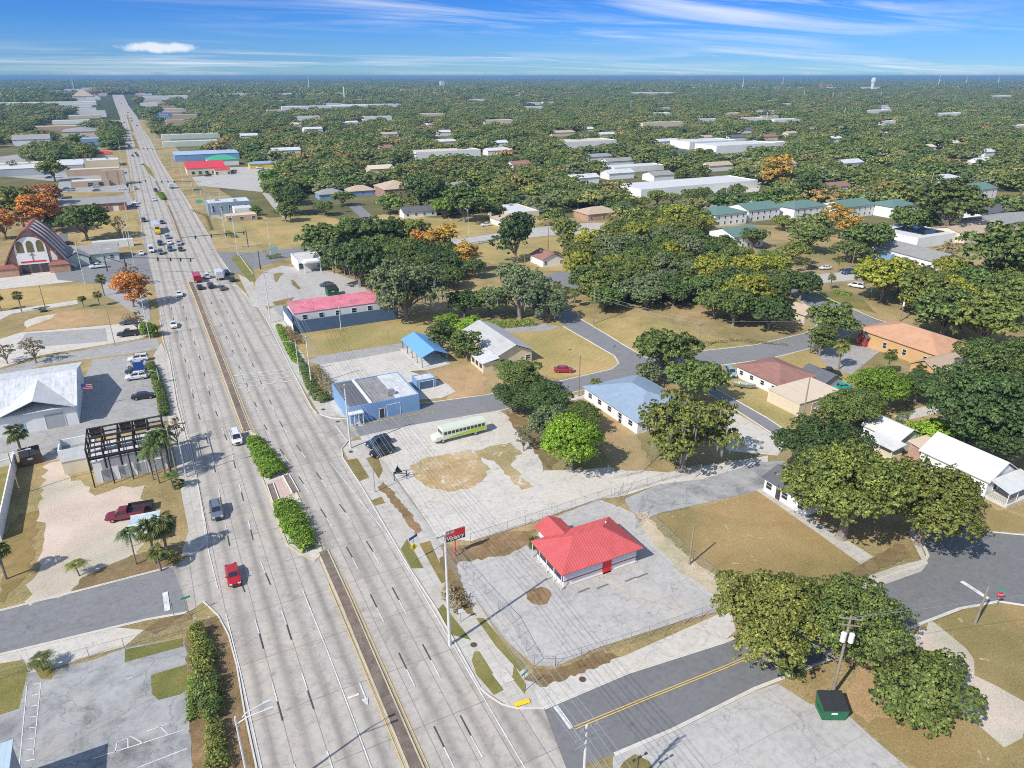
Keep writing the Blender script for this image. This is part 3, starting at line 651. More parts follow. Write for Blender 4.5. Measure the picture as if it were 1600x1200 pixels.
for ln in ([(850, 1107), (982, 1051), (1130, 1004), (1330, 920), (1412, 891), (1442, 882), (1450, 868), (1442, 850)], [(960, 1179), (1050, 1141), (1180, 1076), (1410, 986), (1500, 951), (1560, 940), (1600, 946)], [(1530, 818), (1546, 831), (1600, 836)],
           [(500, 648), (520, 654), (547, 655), (640, 633), (760, 617), (860, 599), (955, 577), (967, 568), (960, 556), (880, 510)], [(562, 683), (640, 666), (780, 642), (900, 612), (990, 591), (1030, 591), (1100, 611), (1150, 641), (1229, 692)], [(905, 497), (988, 547), (1010, 559), (1100, 548), (1180, 539), (1260, 520), (1290, 497), (1255, 474), (1215, 440)],
           [(1330, 745), (1240, 681), (1200, 654), (1130, 614), (1087, 590), (1087, 580), (1112, 573), (1200, 561), (1260, 546), (1330, 523)], [(0, 954), (112, 926), (270, 885)], [(0, 1023), (175, 981), (230, 968), (293, 957)], [(1240, 439), (1300, 469), (1370, 499), (1440, 519)]): ribbon(gt, wpts(ln), 0.45, 0.045); kerb(gt, wpts(ln), 0.16, 0.11)
gt.build('gutter', M_curb, kind='structure')
mk.build('road_markings', M_white, kind='structure'); bk.build('road_markings', M_black, kind='structure'); yk.build('road_markings', M_yel, kind='structure')
lay_sheets()
# ------------------------------------------------------------------ buildings
M_wW = mat('white_stucco', (0.78, 0.78, 0.76), 0.85, 0.06, 0.8)
M_wCream = mat('cream_stucco', (0.66, 0.57, 0.42), 0.85, 0.08, 0.8)
M_wTan = mat('tan_stucco', (0.50, 0.38, 0.26), 0.85, 0.08, 0.8)
M_wBlue = mat('blue_paint_wall', (0.20, 0.34, 0.55), 0.75, 0.08, 0.8)
M_wNavy = mat('navy_wall', (0.075, 0.13, 0.22), 0.75, 0.10, 0.8)
M_wOr = mat('orange_stucco', (0.60, 0.37, 0.17), 0.85, 0.08, 0.8)
M_wGreen = mat('pale_green_wall', (0.56, 0.62, 0.54), 0.85, 0.06, 0.8)
M_wGrey = mat('grey_wall', (0.42, 0.44, 0.45), 0.8, 0.08, 0.8)
def brick(name, c, mortar):
    m, t, b = nmat(name); v_ = coords(t, (1, 1, 1))
    tcn = t.nodes.new('ShaderNodeTexCoord'); sp = t.nodes.new('ShaderNodeSeparateXYZ'); t.links.new(tcn.outputs['Object'], sp.inputs[0])
    cb = t.nodes.new('ShaderNodeCombineXYZ'); t.links.new(mathn(t, 'ADD', sp.outputs['X'], sp.outputs['Y']), cb.inputs[0]); t.links.new(sp.outputs['Z'], cb.inputs[1])
    br = nd(t, 'ShaderNodeTexBrick', Scale=1.0); t.links.new(cb.outputs[0], br.inputs['Vector'])
    br.inputs['Color1'].default_value = c4(c); br.inputs['Color2'].default_value = c4([x * 0.72 for x in c]); br.inputs['Mortar'].default_value = c4(mortar)
    br.inputs['Brick Width'].default_value = 0.5; br.inputs['Row Height'].default_value = 0.18; br.inputs['Mortar Size'].default_value = 0.02
    n = noise(t, v_, 0.6, 4); cc = mixn(t, 1.0, br.outputs[0], rampn(t, n, [(0.3, (0.8, 0.8, 0.8)), (0.7, (1.1, 1.1, 1.1))]), 'MULTIPLY')
    t.links.new(cc, b.inputs['Base Color']); b.inputs['Roughness'].default_value = 0.9; MATS[name] = m; return m
M_brick = brick('red_brick', (0.42, 0.17, 0.10), (0.45, 0.40, 0.35))
M_brickP = brick('pink_brick', (0.50, 0.26, 0.20), (0.5, 0.42, 0.38))
M_brickO = brick('orange_brick', (0.55, 0.27, 0.15), (0.5, 0.42, 0.36))
def roofmat(name, c, row=0.25, var=0.2, rough=0.85, metal=0.0, seam=None, streak=0.25):
    """shingle rows or weathered sheet, streaked by rain"""
    m, t, b = nmat(name); v_ = coords(t)
    tcn = t.nodes.new('ShaderNodeTexCoord'); sp = t.nodes.new('ShaderNodeSeparateXYZ'); t.links.new(tcn.outputs['Object'], sp.inputs[0])
    n = noise(t, v_, 0.45, 6, 0.7, 0.6); f = noise(t, v_, 6.0, 3, 0.7); st = noise(t, coords(t, (3.0, 0.25, 0.25)), 1.0, 4, 0.6)
    k = mathn(t, 'ADD', mathn(t, 'MULTIPLY', n, 0.5), mathn(t, 'ADD', mathn(t, 'MULTIPLY', f, 0.5 - streak), mathn(t, 'MULTIPLY', st, streak)))
    col = rampn(t, k, [(0.32, [x * (1 - var * 1.5) for x in c]), (0.5, c), (0.66, [min(1, x * (1 + var)) for x in c])])
    if seam:
        for ax in 'XY':
            mo = mathn(t, 'PINGPONG', sp.outputs[ax], seam / 2); lt = mathn(t, 'LESS_THAN', mo, 0.02)
            if ax == 'X': col = mixn(t, mathn(t, 'MULTIPLY', lt, 0.4), col, [x * 0.55 for x in c])
    t.links.new(col, b.inputs['Base Color']); b.inputs['Roughness'].default_value = rough; b.inputs['Metallic'].default_value = metal
    bumpn(t, b, f, 0.3, 0.03); MATS[name] = m; return m
M_rRed = roofmat('coral_metal_roof', (0.56, 0.115, 0.115), var=0.16, rough=0.45, streak=0.1)
M_rRed2 = roofmat('red_roof', (0.62, 0.05, 0.07), var=0.12, rough=0.6)
M_rPink = roofmat('faded_pink_roof', (0.62, 0.19, 0.24), var=0.38, rough=0.8)
M_rBlueS = roofmat('blue_shingles', (0.26, 0.34, 0.44), var=0.14)
M_rBlueM = roofmat('blue_metal_roof', (0.16, 0.38, 0.72), var=0.08, rough=0.45)
M_rGrey = roofmat('grey_shingles', (0.30, 0.29, 0.28), var=0.18)
M_rGreyM = roofmat('grey_metal_roof', (0.46, 0.46, 0.45), var=0.16, rough=0.6, seam=1.0, streak=0.35)
M_rWhite = roofmat('white_roof', (0.62, 0.62, 0.61), var=0.16, rough=0.6, seam=0.9)
M_rWash = roofmat('dirty_white_roof', (0.58, 0.59, 0.60), var=0.26, rough=0.7, seam=1.0, streak=0.45)
M_rBrown = roofmat('brown_shingles', (0.30, 0.15, 0.12), var=0.22)
M_rTan = roofmat('tan_shingles', (0.47, 0.36, 0.26), var=0.14)
M_rBeige = roofmat('beige_roof', (0.64, 0.52, 0.40), var=0.07, rough=0.8)
M_rOr = roofmat('orange_shingles', (0.54, 0.30, 0.18), var=0.17)
M_rGreen = roofmat('green_metal_roof', (0.13, 0.22, 0.185), var=0.10, rough=0.6, seam=0.8)
M_rTeal = roofmat('bright_green_roof', (0.05, 0.36, 0.20), var=0.1)
M_rDark = roofmat('charcoal_shingles', (0.12, 0.12, 0.135), var=0.2)
M_rMaroon = roofmat('rust_brown_roof', (0.28, 0.10, 0.07), var=0.3, rough=0.7)
M_trim = mat('white_trim', (0.74, 0.73, 0.70), 0.7, 0.08, 2)
M_glass = mat('window_glass', (0.03, 0.04, 0.055), 0.12, 0.3, 0.5, spec=0.6)
M_redP = mat('red_paint', (0.70, 0.015, 0.02), 0.5, 0.06, 1)
M_steel = mat('galvanised_steel', (0.42, 0.43, 0.44), 0.45, 0.12, 3, metal=0.5)
M_dsteel = mat('dark_steel', (0.045, 0.045, 0.05), 0.55, 0.25, 3)
M_bark = mat('grey_bark', (0.26, 0.22, 0.18), 0.95, 0.3, 3, bump=0.6)
M_woodp = mat('weathered_pole_wood', (0.30, 0.24, 0.18), 0.9, 0.25, 4)
M_cpole = mat('concrete_pole', (0.62, 0.61, 0.58), 0.8, 0.08, 3)
M_lamp = mat('lamp_glass', (0.55, 0.56, 0.55), 0.2, 0.05, 3)

def rect_roof(kind, x0, y0, x1, y1, z, rh, ribs=0.0, th=0.14):
    """closed roof solid over the eave rectangle"""
    mb = MB(); L = x1 - x0; D = y1 - y0
    e = [Vector((x0, y0, z)), Vector((x1, y0, z)), Vector((x1, y1, z)), Vector((x0, y1, z))]
    if kind == 'hip':
        if L >= D: r = [Vector((x0 + D / 2, y0 + D / 2, z + rh)), Vector((x1 - D / 2, y0 + D / 2, z + rh))]; F = [(e[0], e[1], r[1], r[0]), (e[1], e[2], r[1]), (e[2], e[3], r[0], r[1]), (e[3], e[0], r[0])]
        else: r = [Vector((x0 + L / 2, y0 + L / 2, z + rh)), Vector((x0 + L / 2, y1 - L / 2, z + rh))]; F = [(e[0], e[1], r[0]), (e[1], e[2], r[1], r[0]), (e[2], e[3], r[1]), (e[3], e[0], r[0], r[1])]
    elif kind == 'gx': r = [Vector((x0, (y0 + y1) / 2, z + rh)), Vector((x1, (y0 + y1) / 2, z + rh))]; F = [(e[0], e[1], r[1], r[0]), (e[2], e[3], r[0], r[1])]
    elif kind == 'gy': r = [Vector(((x0 + x1) / 2, y0, z + rh)), Vector(((x0 + x1) / 2, y1, z + rh))]; F = [(e[1], e[2], r[1], r[0]), (e[3], e[0], r[0], r[1])]
    elif kind == 'sx': F = [(e[0], e[1], e[2] + Vector((0, 0, rh)), e[3] + Vector((0, 0, rh)))]   # rises to the back
    elif kind == 'sy': F = [(e[0], e[1] + Vector((0, 0, rh)), e[2] + Vector((0, 0, rh)), e[3])]   # rises to +x
    for f in F:
        f = [Vector(p) for p in f]; n = len(f); up = Vector((0, 0, th))
        mb.add([p + up for p in f] + [p for p in f], [tuple(range(n)), tuple(range(2 * n - 1, n - 1, -1))] + [(i, i + n, (i + 1) % n + n, (i + 1) % n) for i in range(n)])
        if ribs:
            a, b_ = f[0], f[1]; ex = (b_ - a).normalized(); nn = (f[1] - f[0]).cross(f[2] - f[0]).normalized()
            if nn.z < 0: nn = -nn
            ey = nn.cross(ex); q = [((p - a).dot(ex), (p - a).dot(ey)) for p in f]
            s_ = ribs * 0.5; W = (b_ - a).length
            while s_ < W:
                ys = []
                for i in range(n):
                    (xa, ya), (xb, yb) = q[i], q[(i + 1) % n]
                    if (xa - s_) * (xb - s_) < 0: ys.append(ya + (yb - ya) * (s_ - xa) / (xb - xa))
                if len(ys) >= 2 and max(ys) - min(ys) > 0.2:
                    p0 = a + ex * s_ + ey * min(ys) + up; p1 = a + ex * s_ + ey * max(ys) + up; w2 = ex * 0.045; hh = nn * 0.07
                    mb.add([p0 - w2, p0 + w2, p1 + w2, p1 - w2, p0 - w2 * .6 + hh, p0 + w2 * .6 + hh, p1 + w2 * .6 + hh, p1 - w2 * .6 + hh], [(4, 5, 6, 7), (0, 4, 7, 3), (1, 2, 6, 5), (0, 1, 5, 4), (3, 7, 6, 2)])
                s_ += ribs
    return mb
def wallbox(x0, y0, x1, y1, h, kind, rh, over, base=0.0):
    mb = MB(); mb.add([(x0, y0, base), (x1, y0, base), (x1, y1, base), (x0, y1, base), (x0, y0, h), (x1, y0, h), (x1, y1, h), (x0, y1, h)],
                      [(0, 1, 5, 4), (1, 2, 6, 5), (2, 3, 7, 6), (3, 0, 4, 7), (4, 5, 6, 7)])
    if kind == 'gx' or kind == 'gy':
        k = rh * (1 - 0.02)
        if kind == 'gx':
            for x in (x0, x1): mb.add([(x, y0, h), (x, y1, h), (x, (y0 + y1) / 2, h + k)], [(0, 1, 2) if x == x1 else (1, 0, 2)])
        else:
            for y in (y0, y1): mb.add([(x0, y, h), (x1, y, h), ((x0 + x1) / 2, y, h + k)], [(0, 1, 2) if y == y0 else (1, 0, 2)])
    return mb
_win = {}
def window(parent, side, x, y, z, w_, h_, kind='window', fm=None, gm=None):
    """window: pane with a frame child, 3-6 cm proud of the wall; side is the way it faces"""
    key = (round(w_, 2), round(h_, 2), kind, fm.name if fm else '', gm.name if gm else '')
    if key not in _win:
        p = MB(); p.box(-w_ / 2, -0.03, 0, w_ / 2, 0.05, h_)
        f = MB(); t_ = 0.09
        f.box(-w_ / 2 - t_, -0.07, -t_, -w_ / 2, 0.04, h_ + t_); f.box(w_ / 2, -0.07, -t_, w_ / 2 + t_, 0.04, h_ + t_)
        f.box(-w_ / 2, -0.07, h_, w_ / 2, 0.04, h_ + t_)
        if kind == 'window':
            f.box(-w_ / 2, -0.10, -t_, w_ / 2, 0.04, 0); f.box(-w_ / 2, -0.05, h_ * 0.5 - .03, w_ / 2, 0.03, h_ * 0.5 + .03)
        _win[key] = (p.mesh(kind, gm or (M_glass if kind == 'window' else M_wGrey)), f.mesh('frame', fm or M_trim))
    a, b = _win[key]; rz = {'f': 0, 'b': math.pi, 'l': -math.pi / 2, 'r': math.pi / 2}[side]
    o = put(kind, a, parent, (x, y, z), rz); put('frame', b, o); return o
def bld(name, label, cat, at, h, Lx, Ly, roof, wall, rm, over=0.45, wins=(), ribs=0, ref='sw', rz=0.0, group=None, parapet=0.5, units=0, world=None, clear=True, front=6.0):
    """rectangular building; at = photo pixel of the eave corner ref, roof = (kind, rise)"""
    p = Vector(world) if world else P(at[0], at[1], h)
    dx = {'w': 1, 'e': -1}[ref[1]] * Lx / 2; dy = {'s': 1, 'n': -1}[ref[0]] * Ly / 2
    c_, s_ = math.cos(rz), math.sin(rz)
    cx, cy = p.x + dx * c_ - dy * s_, p.y + dx * s_ + dy * c_
    root = thing(name, label, cat, (cx, cy, 0), rz, group)
    dd = math.hypot(cx, cy); front = max(front, 0 if dd < 170 else dd * 0.125 - 14)
    if clear: e_ = 3 if dd < 250 else 7; tx, ty = cx / dd * front, cy / dd * front; OPEN.append([(cx - Lx / 2 - e_ - tx, cy - Ly / 2 - ty), (cx + Lx / 2 + e_ - tx, cy - Ly / 2 - ty), (cx + Lx / 2 + e_, cy - Ly / 2), (cx + Lx / 2 + e_, cy + Ly / 2 + 4), (cx - Lx / 2 - e_, cy + Ly / 2 + 4), (cx - Lx / 2 - e_, cy - Ly / 2)])
    x0, y0, x1, y1 = -Lx / 2, -Ly / 2, Lx / 2, Ly / 2; k, rh = roof; o_ = over
    if k == 'flat':
        mb = MB(); t_ = 0.22
        wb = wallbox(x0, y0, x1, y1, h - parapet, 'flat', 0, 0)
        wb.f.pop(); wb.mi.pop()
        for a in ((x0, y0, x1, y0 + t_), (x0, y1 - t_, x1, y1), (x0, y0 + t_, x0 + t_, y1 - t_), (x1 - t_, y0 + t_, x1, y1 - t_)): wb.box(a[0], a[1], h - parapet, a[2], a[3], h)
        wb.build('wall', wall, root)
        mb.box(x0 + t_, y0 + t_, h - parapet - 0.1, x1 - t_, y1 - t_, h - parapet + 0.02); r = mb.build('roof', rm, root)
        rnd = random.Random(len(label))
        for i in range(units):
            u = MB(); ux, uy = rnd.uniform(x0 + 2, x1 - 3), rnd.uniform(y0 + 1.2, y1 - 2.5); u.box(ux, uy, h - parapet + 0.1, ux + 1.7, uy + 1.2, h - parapet + 1.1); u.box(ux + .3, uy + .2, h - parapet + 1.1, ux + 1.4, uy + 1.0, h - parapet + 1.25); u.build('air_conditioner', M_steel, r)
    else:
        wallbox(x0 + o_, y0 + o_, x1 - o_, y1 - o_, h - 0.02, k, rh * (1 - (2 * o_ / max(0.1, (Ly if k == 'gx' else Lx)) if k in ('gx', 'gy') else 0)), o_).build('wall', wall, root)
        r = rect_roof(k, x0, y0, x1, y1, h, rh, ribs).build('roof', rm, root)
    oo = 0 if k == 'flat' else o_
    for w in wins:
        side, t_, z, ww, hh = w[:5]; kind = w[5] if len(w) > 5 else 'window'; gm = w[6] if len(w) > 6 else None
        if side in 'fb': x = x0 + oo + t_ * (Lx - 2 * oo); y = (y0 + oo) if side == 'f' else (y1 - oo)
        else: y = y0 + oo + t_ * (Ly - 2 * oo); x = (x0 + oo) if side == 'l' else (x1 - oo)
        window(root, side, x, y, z, ww, hh, kind, None, gm)
    return root
def row(side, n, z=1.0, w_=1.1, h_=1.2, a=0.12, b=0.88):
    return [(side, a + (b - a) * i / max(1, n - 1) if n > 1 else (a + b) / 2, z, w_, h_) for i in range(n)]
door = lambda side, t_, gm=None, w_=1.0: (side, t_, 0.02, w_, 2.1, 'door', gm)
M_doorW = mat('white_door', (0.65, 0.65, 0.63), 0.6, 0.06, 1); M_doorD = mat('dark_door', (0.06, 0.05, 0.05), 0.5, 0.1, 1); M_garage = mat('grey_garage_door', (0.40, 0.41, 0.42), 0.7, 0.08, 1)

# -- the red-roofed fast food building
b1 = bld('restaurant_building', 'empty white restaurant with a coral red metal hip roof and porch posts', 'restaurant', (878, 901), 2.7, 13.9, 9.0, ('hip', 2.35), M_wW, M_rRed, over=0.75, ribs=0.42,
         wins=[('b', 0.5, 1.0, 1.2, 1.0), ('r', 0.4, 0.02, 1, 2.1, 'door', M_doorW)])
x0, y0 = -13.9 / 2, -4.5
# wall of the west end stands back behind the porch: cover strip, stripes, red door panel, posts
s_ = MB(); s_.box(-6.22, -3.80, 0.95, 6.22, -3.752, 1.08); s_.build('stripe', M_redP, b1)
s_ = MB(); s_.box(-6.22, -3.79, 1.42, 6.22, -3.753, 2.1); s_.build('pale_panel', mat('pale_blue_panel', (0.52, 0.66, 0.74), 0.5, 0.06, 1), b1)
s_ = MB(); s_.box(0.35, -3.95, 0.02, 1.75, -3.755, 2.55); s_.build('door', M_redP, b1)
s_ = MB(); s_.box(-6.4, -3.95, -0.02, 6.4, -3.76, 0.25); s_.build('plinth', M_curb, b1)
for k in range(5):
    p_ = MB(); yy = -4.2 + k * 2.1; p_.box(-6.85, yy - 0.05, 0, -6.75, yy + 0.05, 2.72); p_.build('post', M_trim, b1)
w_ = MB(); w_.box(-6.30, -3.6, 0.9, -6.203, 3.6, 2.0); w_.build('window', M_glass, b1)
rw = rect_roof('gy', -4.6, 2.6, 0.0, 7.6, 2.7, 1.15, 0.42).build('roof_wing', M_rRed, b1)
ww_ = MB(); ww_.box(-4.1, 3.7, 0, -0.5, 7.1, 2.7); ww_.add([(-4.1, 7.1, 2.7), (-0.5, 7.1, 2.7), (-2.3, 7.1, 3.6)], [(1, 0, 2)]); ww_.build('wall', M_wW, b1)
v_ = MB(); v_.bar((4.3, 1.6, 3.9), (4.3, 1.6, 4.5), 0.13, 10); v_.build('vent', M_trim, b1)
v_ = MB(); v_.box(6.5, 2.9, 0.0, 7.3, 3.7, 0.9); v_.build('air_conditioner', M_steel, b1)

# -- houses and shops of the near right blocks
bld('blue_roof_house', 'long white block house with a light blue shingle hip roof beside the corner palm', 'house', (996, 662), 2.7, 15.5, 20.5, ('hip', 2.4), M_wW, M_rBlueS, wins=row('l', 5, 1.0, 1.3, 1.1) + row('f', 2, 1.0, 1.2, 1.1) + [door('l', 0.3, M_doorD)])
hb = bld('blue_shop_building', 'blue shop with a flat grey roof and white porch on the highway corner', 'shop', (545, 637), 3.8, 15.2, 14.0, ('flat', 0), M_wBlue, roofmat('weathered_tar_roof', (0.27, 0.255, 0.25), var=0.3, streak=0.4), parapet=0.25, units=1, wins=[('f', 0.62, 0.02, 2.8, 2.6, 'door', M_wBlue), ('f', 0.45, 0.02, 1.0, 2.1, 'door', M_doorD)])
r_ = MB(); r_.box(-7.2, -6.7, 3.56, -3.2, 6.7, 3.62); r_.build('roof_porch', M_rDark, hb)
r_ = MB(); r_.box(-3.2, -6.9, 3.56, -2.6, 6.9, 3.92); r_.build('parapet', M_trim, hb)
r_ = MB(); r_.box(2.6, -6.9, 3.56, 7.3, 6.9, 3.70); r_.build('roof_membrane', M_rWash, hb)
for k in range(4):
    r_ = MB(); r_.box(-7.9 + k * 0.9, -8.3, 0, -7.75 + k * 0.9, -8.15, 2.6); r_.build('porch_post', M_trim, hb)
r_ = MB(); r_.box(-8.0, -8.4, 2.6, -4.9, -6.98, 2.8); r_.build('porch_canopy', M_trim, hb)
hs = bld('blue_shed', 'small blue flat roofed shed behind the blue corner shop', 'shed', (651, 595), 2.4, 4.6, 3.4, ('flat', 0), M_wBlue, M_rWash, parapet=0.15, wins=[('f', 0.5, 0.1, 3.4, 1.8, 'door', M_wNavy)])
hd = bld('wall_building', 'low white building with a faded pink roof behind a long dark navy wall', 'building', (458, 491), 4.9, 25, 9, ('sx', 1.1), M_wW, M_rPink, over=0.1, wins=row('f', 5, 2.9, 1.2, 1.3))
nv = MB(); nv.box(-13.5, -7.6, 0, 17, -7.3, 3.7); nv.box(-13.5, -7.3, 0, -13.2, 5.0, 5.2); nv.build('navy_wall', M_wNavy, hd)
nv = MB(); nv.box(-13.56, -8.2, 0.4, -13.505, 5.4, 3.3); nv.build('poster_panel', M_wW, hd)
# blue carport: open shed on posts
cp = thing('blue_carport', 'open sided carport with a bright blue gable roof beside the concrete yard', 'carport', (57.6, 161.5, 0))
rect_roof('gy', -3.6, -7.6, 3.6, 7.6, 2.7, 1.5, 0.0).build('roof', M_rBlueM, cp)
for k in range(5):
    for sx in (-3.3, 3.3):
        p_ = MB(); p_.box(sx - 0.07, -7.3 + k * 3.6, 0, sx + 0.07, -7.16 + k * 3.6, 2.72); p_.build('post', M_wNavy, cp)
p_ = MB(); p_.box(-3.9, -7.9, 0, 3.9, 7.9, 0.12); p_.build('slab', M_curb, cp)
OPEN.append([(50, 148), (64, 148), (64, 172), (50, 172)])
gh = bld('grey_metal_house', 'tan block house with a weathered grey metal gable roof and low wing, behind the carport', 'house', (777, 558), 3.2, 10.5, 22, ('gy', 2.2), M_wCream, M_rGreyM, over=0.6, wins=row('f', 2, 1.0, 1.2, 1.1), world=None)
r_ = rect_roof('sy', -9.8, -12.2, -5.2, -4.0, 2.5, 0.8).build('roof_wing', M_rWash, gh)
r_ = MB(); r_.box(-9.4, -11.8, 0, -5.3, -4.4, 2.6); r_.build('wall', M_wCream, gh)
for k in range(3):
    w_ = MB(); w_.box(-9.43, -11 + k * 2.2, 0.9, -9.37, -9.6 + k * 2.2, 2.0); w_.build('window', M_glass, gh)
bld('brown_roof_house', 'white house with a brown hip roof beside the parked boat', 'house', (1218, 604), 2.7, 12.5, 14.0, ('hip', 2.0), M_wW, M_rBrown, wins=row('l', 4, 1.0, 1.0, 1.0) + row('f', 1, 1.0, 1, 1))
bld('beige_garage', 'beige flat garage annex joined below the brown roofed house', 'garage', (1250, 632), 2.9, 13, 9.0, ('sy', 0.25), M_wCream, M_rBeige, over=0.15, wins=[('f', 0.5, 0.02, 5, 2.2, 'door', M_wTan)])
bld('dark_gable_shed', 'small shed with a dark blue grey gable roof behind the brown roofed house', 'shed', (1290, 600), 2.4, 6.5, 8.0, ('gy', 1.5), M_wGrey, M_rDark)
og = bld('orange_church_hall', 'large orange stucco hall with an orange shingle hip roof behind the palms', 'hall', (1465, 557), 3.9, 15.5, 23, ('hip', 2.6), M_wOr, M_rOr, wins=row('l', 4, 1.2, 1.0, 1.5))
r_ = rect_roof('gx', -16.5, -17.5, -5.0, -10.2, 3.3, 1.9).build('roof_wing', M_rTan, og); r_ = MB(); r_.box(-16, -17.1, 0, -5.2, -10.6, 3.3); r_.add([(-16, -17.1, 3.3), (-16, -10.6, 3.3), (-16, -13.85, 5.0)], [(1, 0, 2)]); r_.build('wall', M_wOr, og)
bld('maroon_shed', 'small dark roofed red shed at the end of the orange hall', 'shed', (1355, 530), 2.5, 4.5, 3.6, ('gx', 1.0), mat('maroon_wall', (0.28, 0.05, 0.05), 0.8, 0.1, 1), M_rDark)
bld('tan_gable_house', 'small cream house with a tan gable roof across the street from the orange hall', 'house', (1258, 494), 2.7, 7.5, 7.5, ('gy', 1.7), M_wCream, M_rTan)
bld('grey_roof_shop', 'white low house with a charcoal roof beside the cracked slab and big oak', 'house', (1262, 790), 2.6, 7.0, 10.0, ('gy', 1.5), M_wW, M_rDark, wins=row('l', 3, 0.9, 1.2, 1.2) + [door('l', 0.65, M_doorD)], ref='sw')
wh = bld('white_cottage', 'white cottage with a white metal gable roof and railed porch at the street corner', 'house', (1546, 756), 3.0, 9.0, 13.0, ('gy', 2.8), M_wW, M_rWhite, over=0.4, wins=row('l', 3, 0.9, 0.9, 1.4) + [('f', 0.3, 0.9, 1, 1.4), door('f', 0.6, M_doorD)])
r_ = rect_roof('sx', -4.2, -9.9, 4.2, -6.4, 2.6, 0.9).build('porch_roof', M_rWhite, wh)
for sx in (-4, -1.3, 1.3, 4): p_ = MB(); p_.box(sx - .06, -9.7, 0, sx + .06, -9.58, 2.65); p_.build('porch_post', M_trim, wh)
p_ = MB(); p_.box(-4.3, -9.9, 0, 4.3, -6.2, 0.5); p_.build('porch_deck', M_curb, wh)
for (a, b_) in (((-4, -9.64), (-1.3, -9.64)), ((-4, -9.64), (-4, -6.3))):
    p_ = MB(); p_.bar((a[0], a[1], 1.35), (b_[0], b_[1], 1.35), 0.04, 4)
    for k in range(13): t_ = k / 12; p_.bar((a[0] + (b_[0] - a[0]) * t_, a[1] + (b_[1] - a[1]) * t_, 0.5), (a[0] + (b_[0] - a[0]) * t_, a[1] + (b_[1] - a[1]) * t_, 1.35), 0.02, 4)
    p_.build('railing', M_woodp, wh)
rr = rect_roof('sx', -3.6, 5.9, 4.2, 9.3, 2.9, 0.5).build('back_roof', M_rBeige, wh); r_ = MB(); r_.box(-3.2, 6.0, 0, 3.9, 9.0, 2.9); r_.build('wall', M_brickP, wh)
w2 = bld('small_white_cottage', 'small white cottage with a bright white metal roof above the orange yard', 'house', (1405, 692), 2.7, 7.5, 8.5, ('gy', 1.7), M_wW, M_rWhite, wins=row('f', 2, 0.9, 0.9, 1.2) + row('l', 2, 0.9, 0.9, 1.1))
r_ = rect_roof('sy', -7.0, -5.6, -3.4, 0.8, 2.3, 0.5).build('porch_roof', M_rWhite, w2); r_ = MB(); r_.box(-6.6, -5.2, 0, -3.6, 0.4, 0.9); r_.build('porch_wall', M_wCream, w2)
for yy in (-5.1, -2.4, 0.3): p_ = MB(); p_.box(-6.7, yy - .05, 0, -6.6, yy + .05, 2.4); p_.build('porch_post', M_trim, w2)
# bank with drive-through canopy
bk_ = bld('bank_building', 'small white drive-through bank with a stepped canopy near the highway crossing', 'bank', (465, 407), 4.0, 9, 13, ('flat', 0), M_wW, M_rWhite, parapet=0.6, wins=row('f', 2, 0.8, 1.6, 2.0))
r_ = MB(); r_.box(-3.4, -10.5, 3.2, 3.0, -6.6, 3.7); r_.box(-2.6, -11.2, 3.7, 2.2, -6.7, 4.3); r_.build('canopy', M_wW, bk_)
for sx in (-3.2, 2.6): p_ = MB(); p_.box(sx, -10.4, 0, sx + .35, -10.0, 3.2); p_.build('column', M_wW, bk_)

# -- left side of the highway
wr = bld('white_metal_warehouse', 'large white building with a dirty white metal hip roof beside the car park', 'warehouse', (121, 634), 4.2, 34, 27, ('gx', 3.0), M_wW, M_rWash, ref='se', over=0.5, wins=[('f', 0.88, 0.02, 3.4, 3.2, 'door', M_garage), ('f', 0.70, 0.02, 1.2, 2.2, 'door', M_wBlue)])
r_ = rect_roof('gy', 3.0, -13.9, 16.5, 2.0, 4.22, 2.6).build('roof_wing', M_rWhite, wr)
fb = thing('burnt_sign_frame', 'tall black steel frame standing over the white garages beside the palms', 'steel frame', (-10.2, 130.0, 0))
fx0, fx1, fy0, fy1, fz = -6.0, 6.2, -1.2, 7.0, 5.6
f_ = MB()
for i in range(6):
    x = fx0 + (fx1 - fx0) * i / 5
    for y in (fy0, (fy0 + fy1) / 2, fy1): f_.bar((x, y, 3.0), (x, y, 7.4), 0.17, 4)
    f_.bar((x, fy0, 7.4), (x, fy1, 7.4), 0.11, 4); f_.bar((x, fy0, 5.4), (x, fy1, 5.4), 0.09, 4)
for y in (fy0, (fy0 + fy1) / 2, fy1):
    for z in (5.4, 6.4, 7.4): f_.bar((fx0, y, z), (fx1, y, z), 0.17, 4)
f_.box(fx0, fy0 - .05, 5.0, fx1, fy0 + .02, 5.7)
for i in (0, 2, 3): f_.box(fx0 + 2.44 * i + .3, fy1 - .05, 5.5, fx0 + 2.44 * i + 2.2, fy1, 7.3)
f_.build('top_frame', mat('charred_wood', (0.035, 0.026, 0.022), 0.8, 0.3, 2), fb)
for i in range(5):
    x = fx0 + (fx1 - fx0) * i / 4.0
    p_ = MB(); p_.bar((x, fy0 - 0.6, 0), (x, fy0 - 0.2, 5.4), 0.11, 4); p_.build('post', MATS['charred_wood'], fb)
g_ = bld('white_garages', 'white low garages with roller doors under the black steel frame', 'garage', None, 4.2, 12.2, 7.0, ('sx', 0.4), M_wW, M_rWash, over=0.1, world=(-16.0, 129.4, 0), wins=[('f', 0.15 + 0.23 * i, 0.02, 1.5, 2.3, 'door', M_garage) for i in range(4)])
bld('cream_shed', 'cream block shed at the left end of the black steel frame', 'shed', None, 2.6, 4.4, 4.6, ('sx', 0.3), M_wCream, M_rGreyM, over=0.1, world=(-21.2, 135.2, 0))
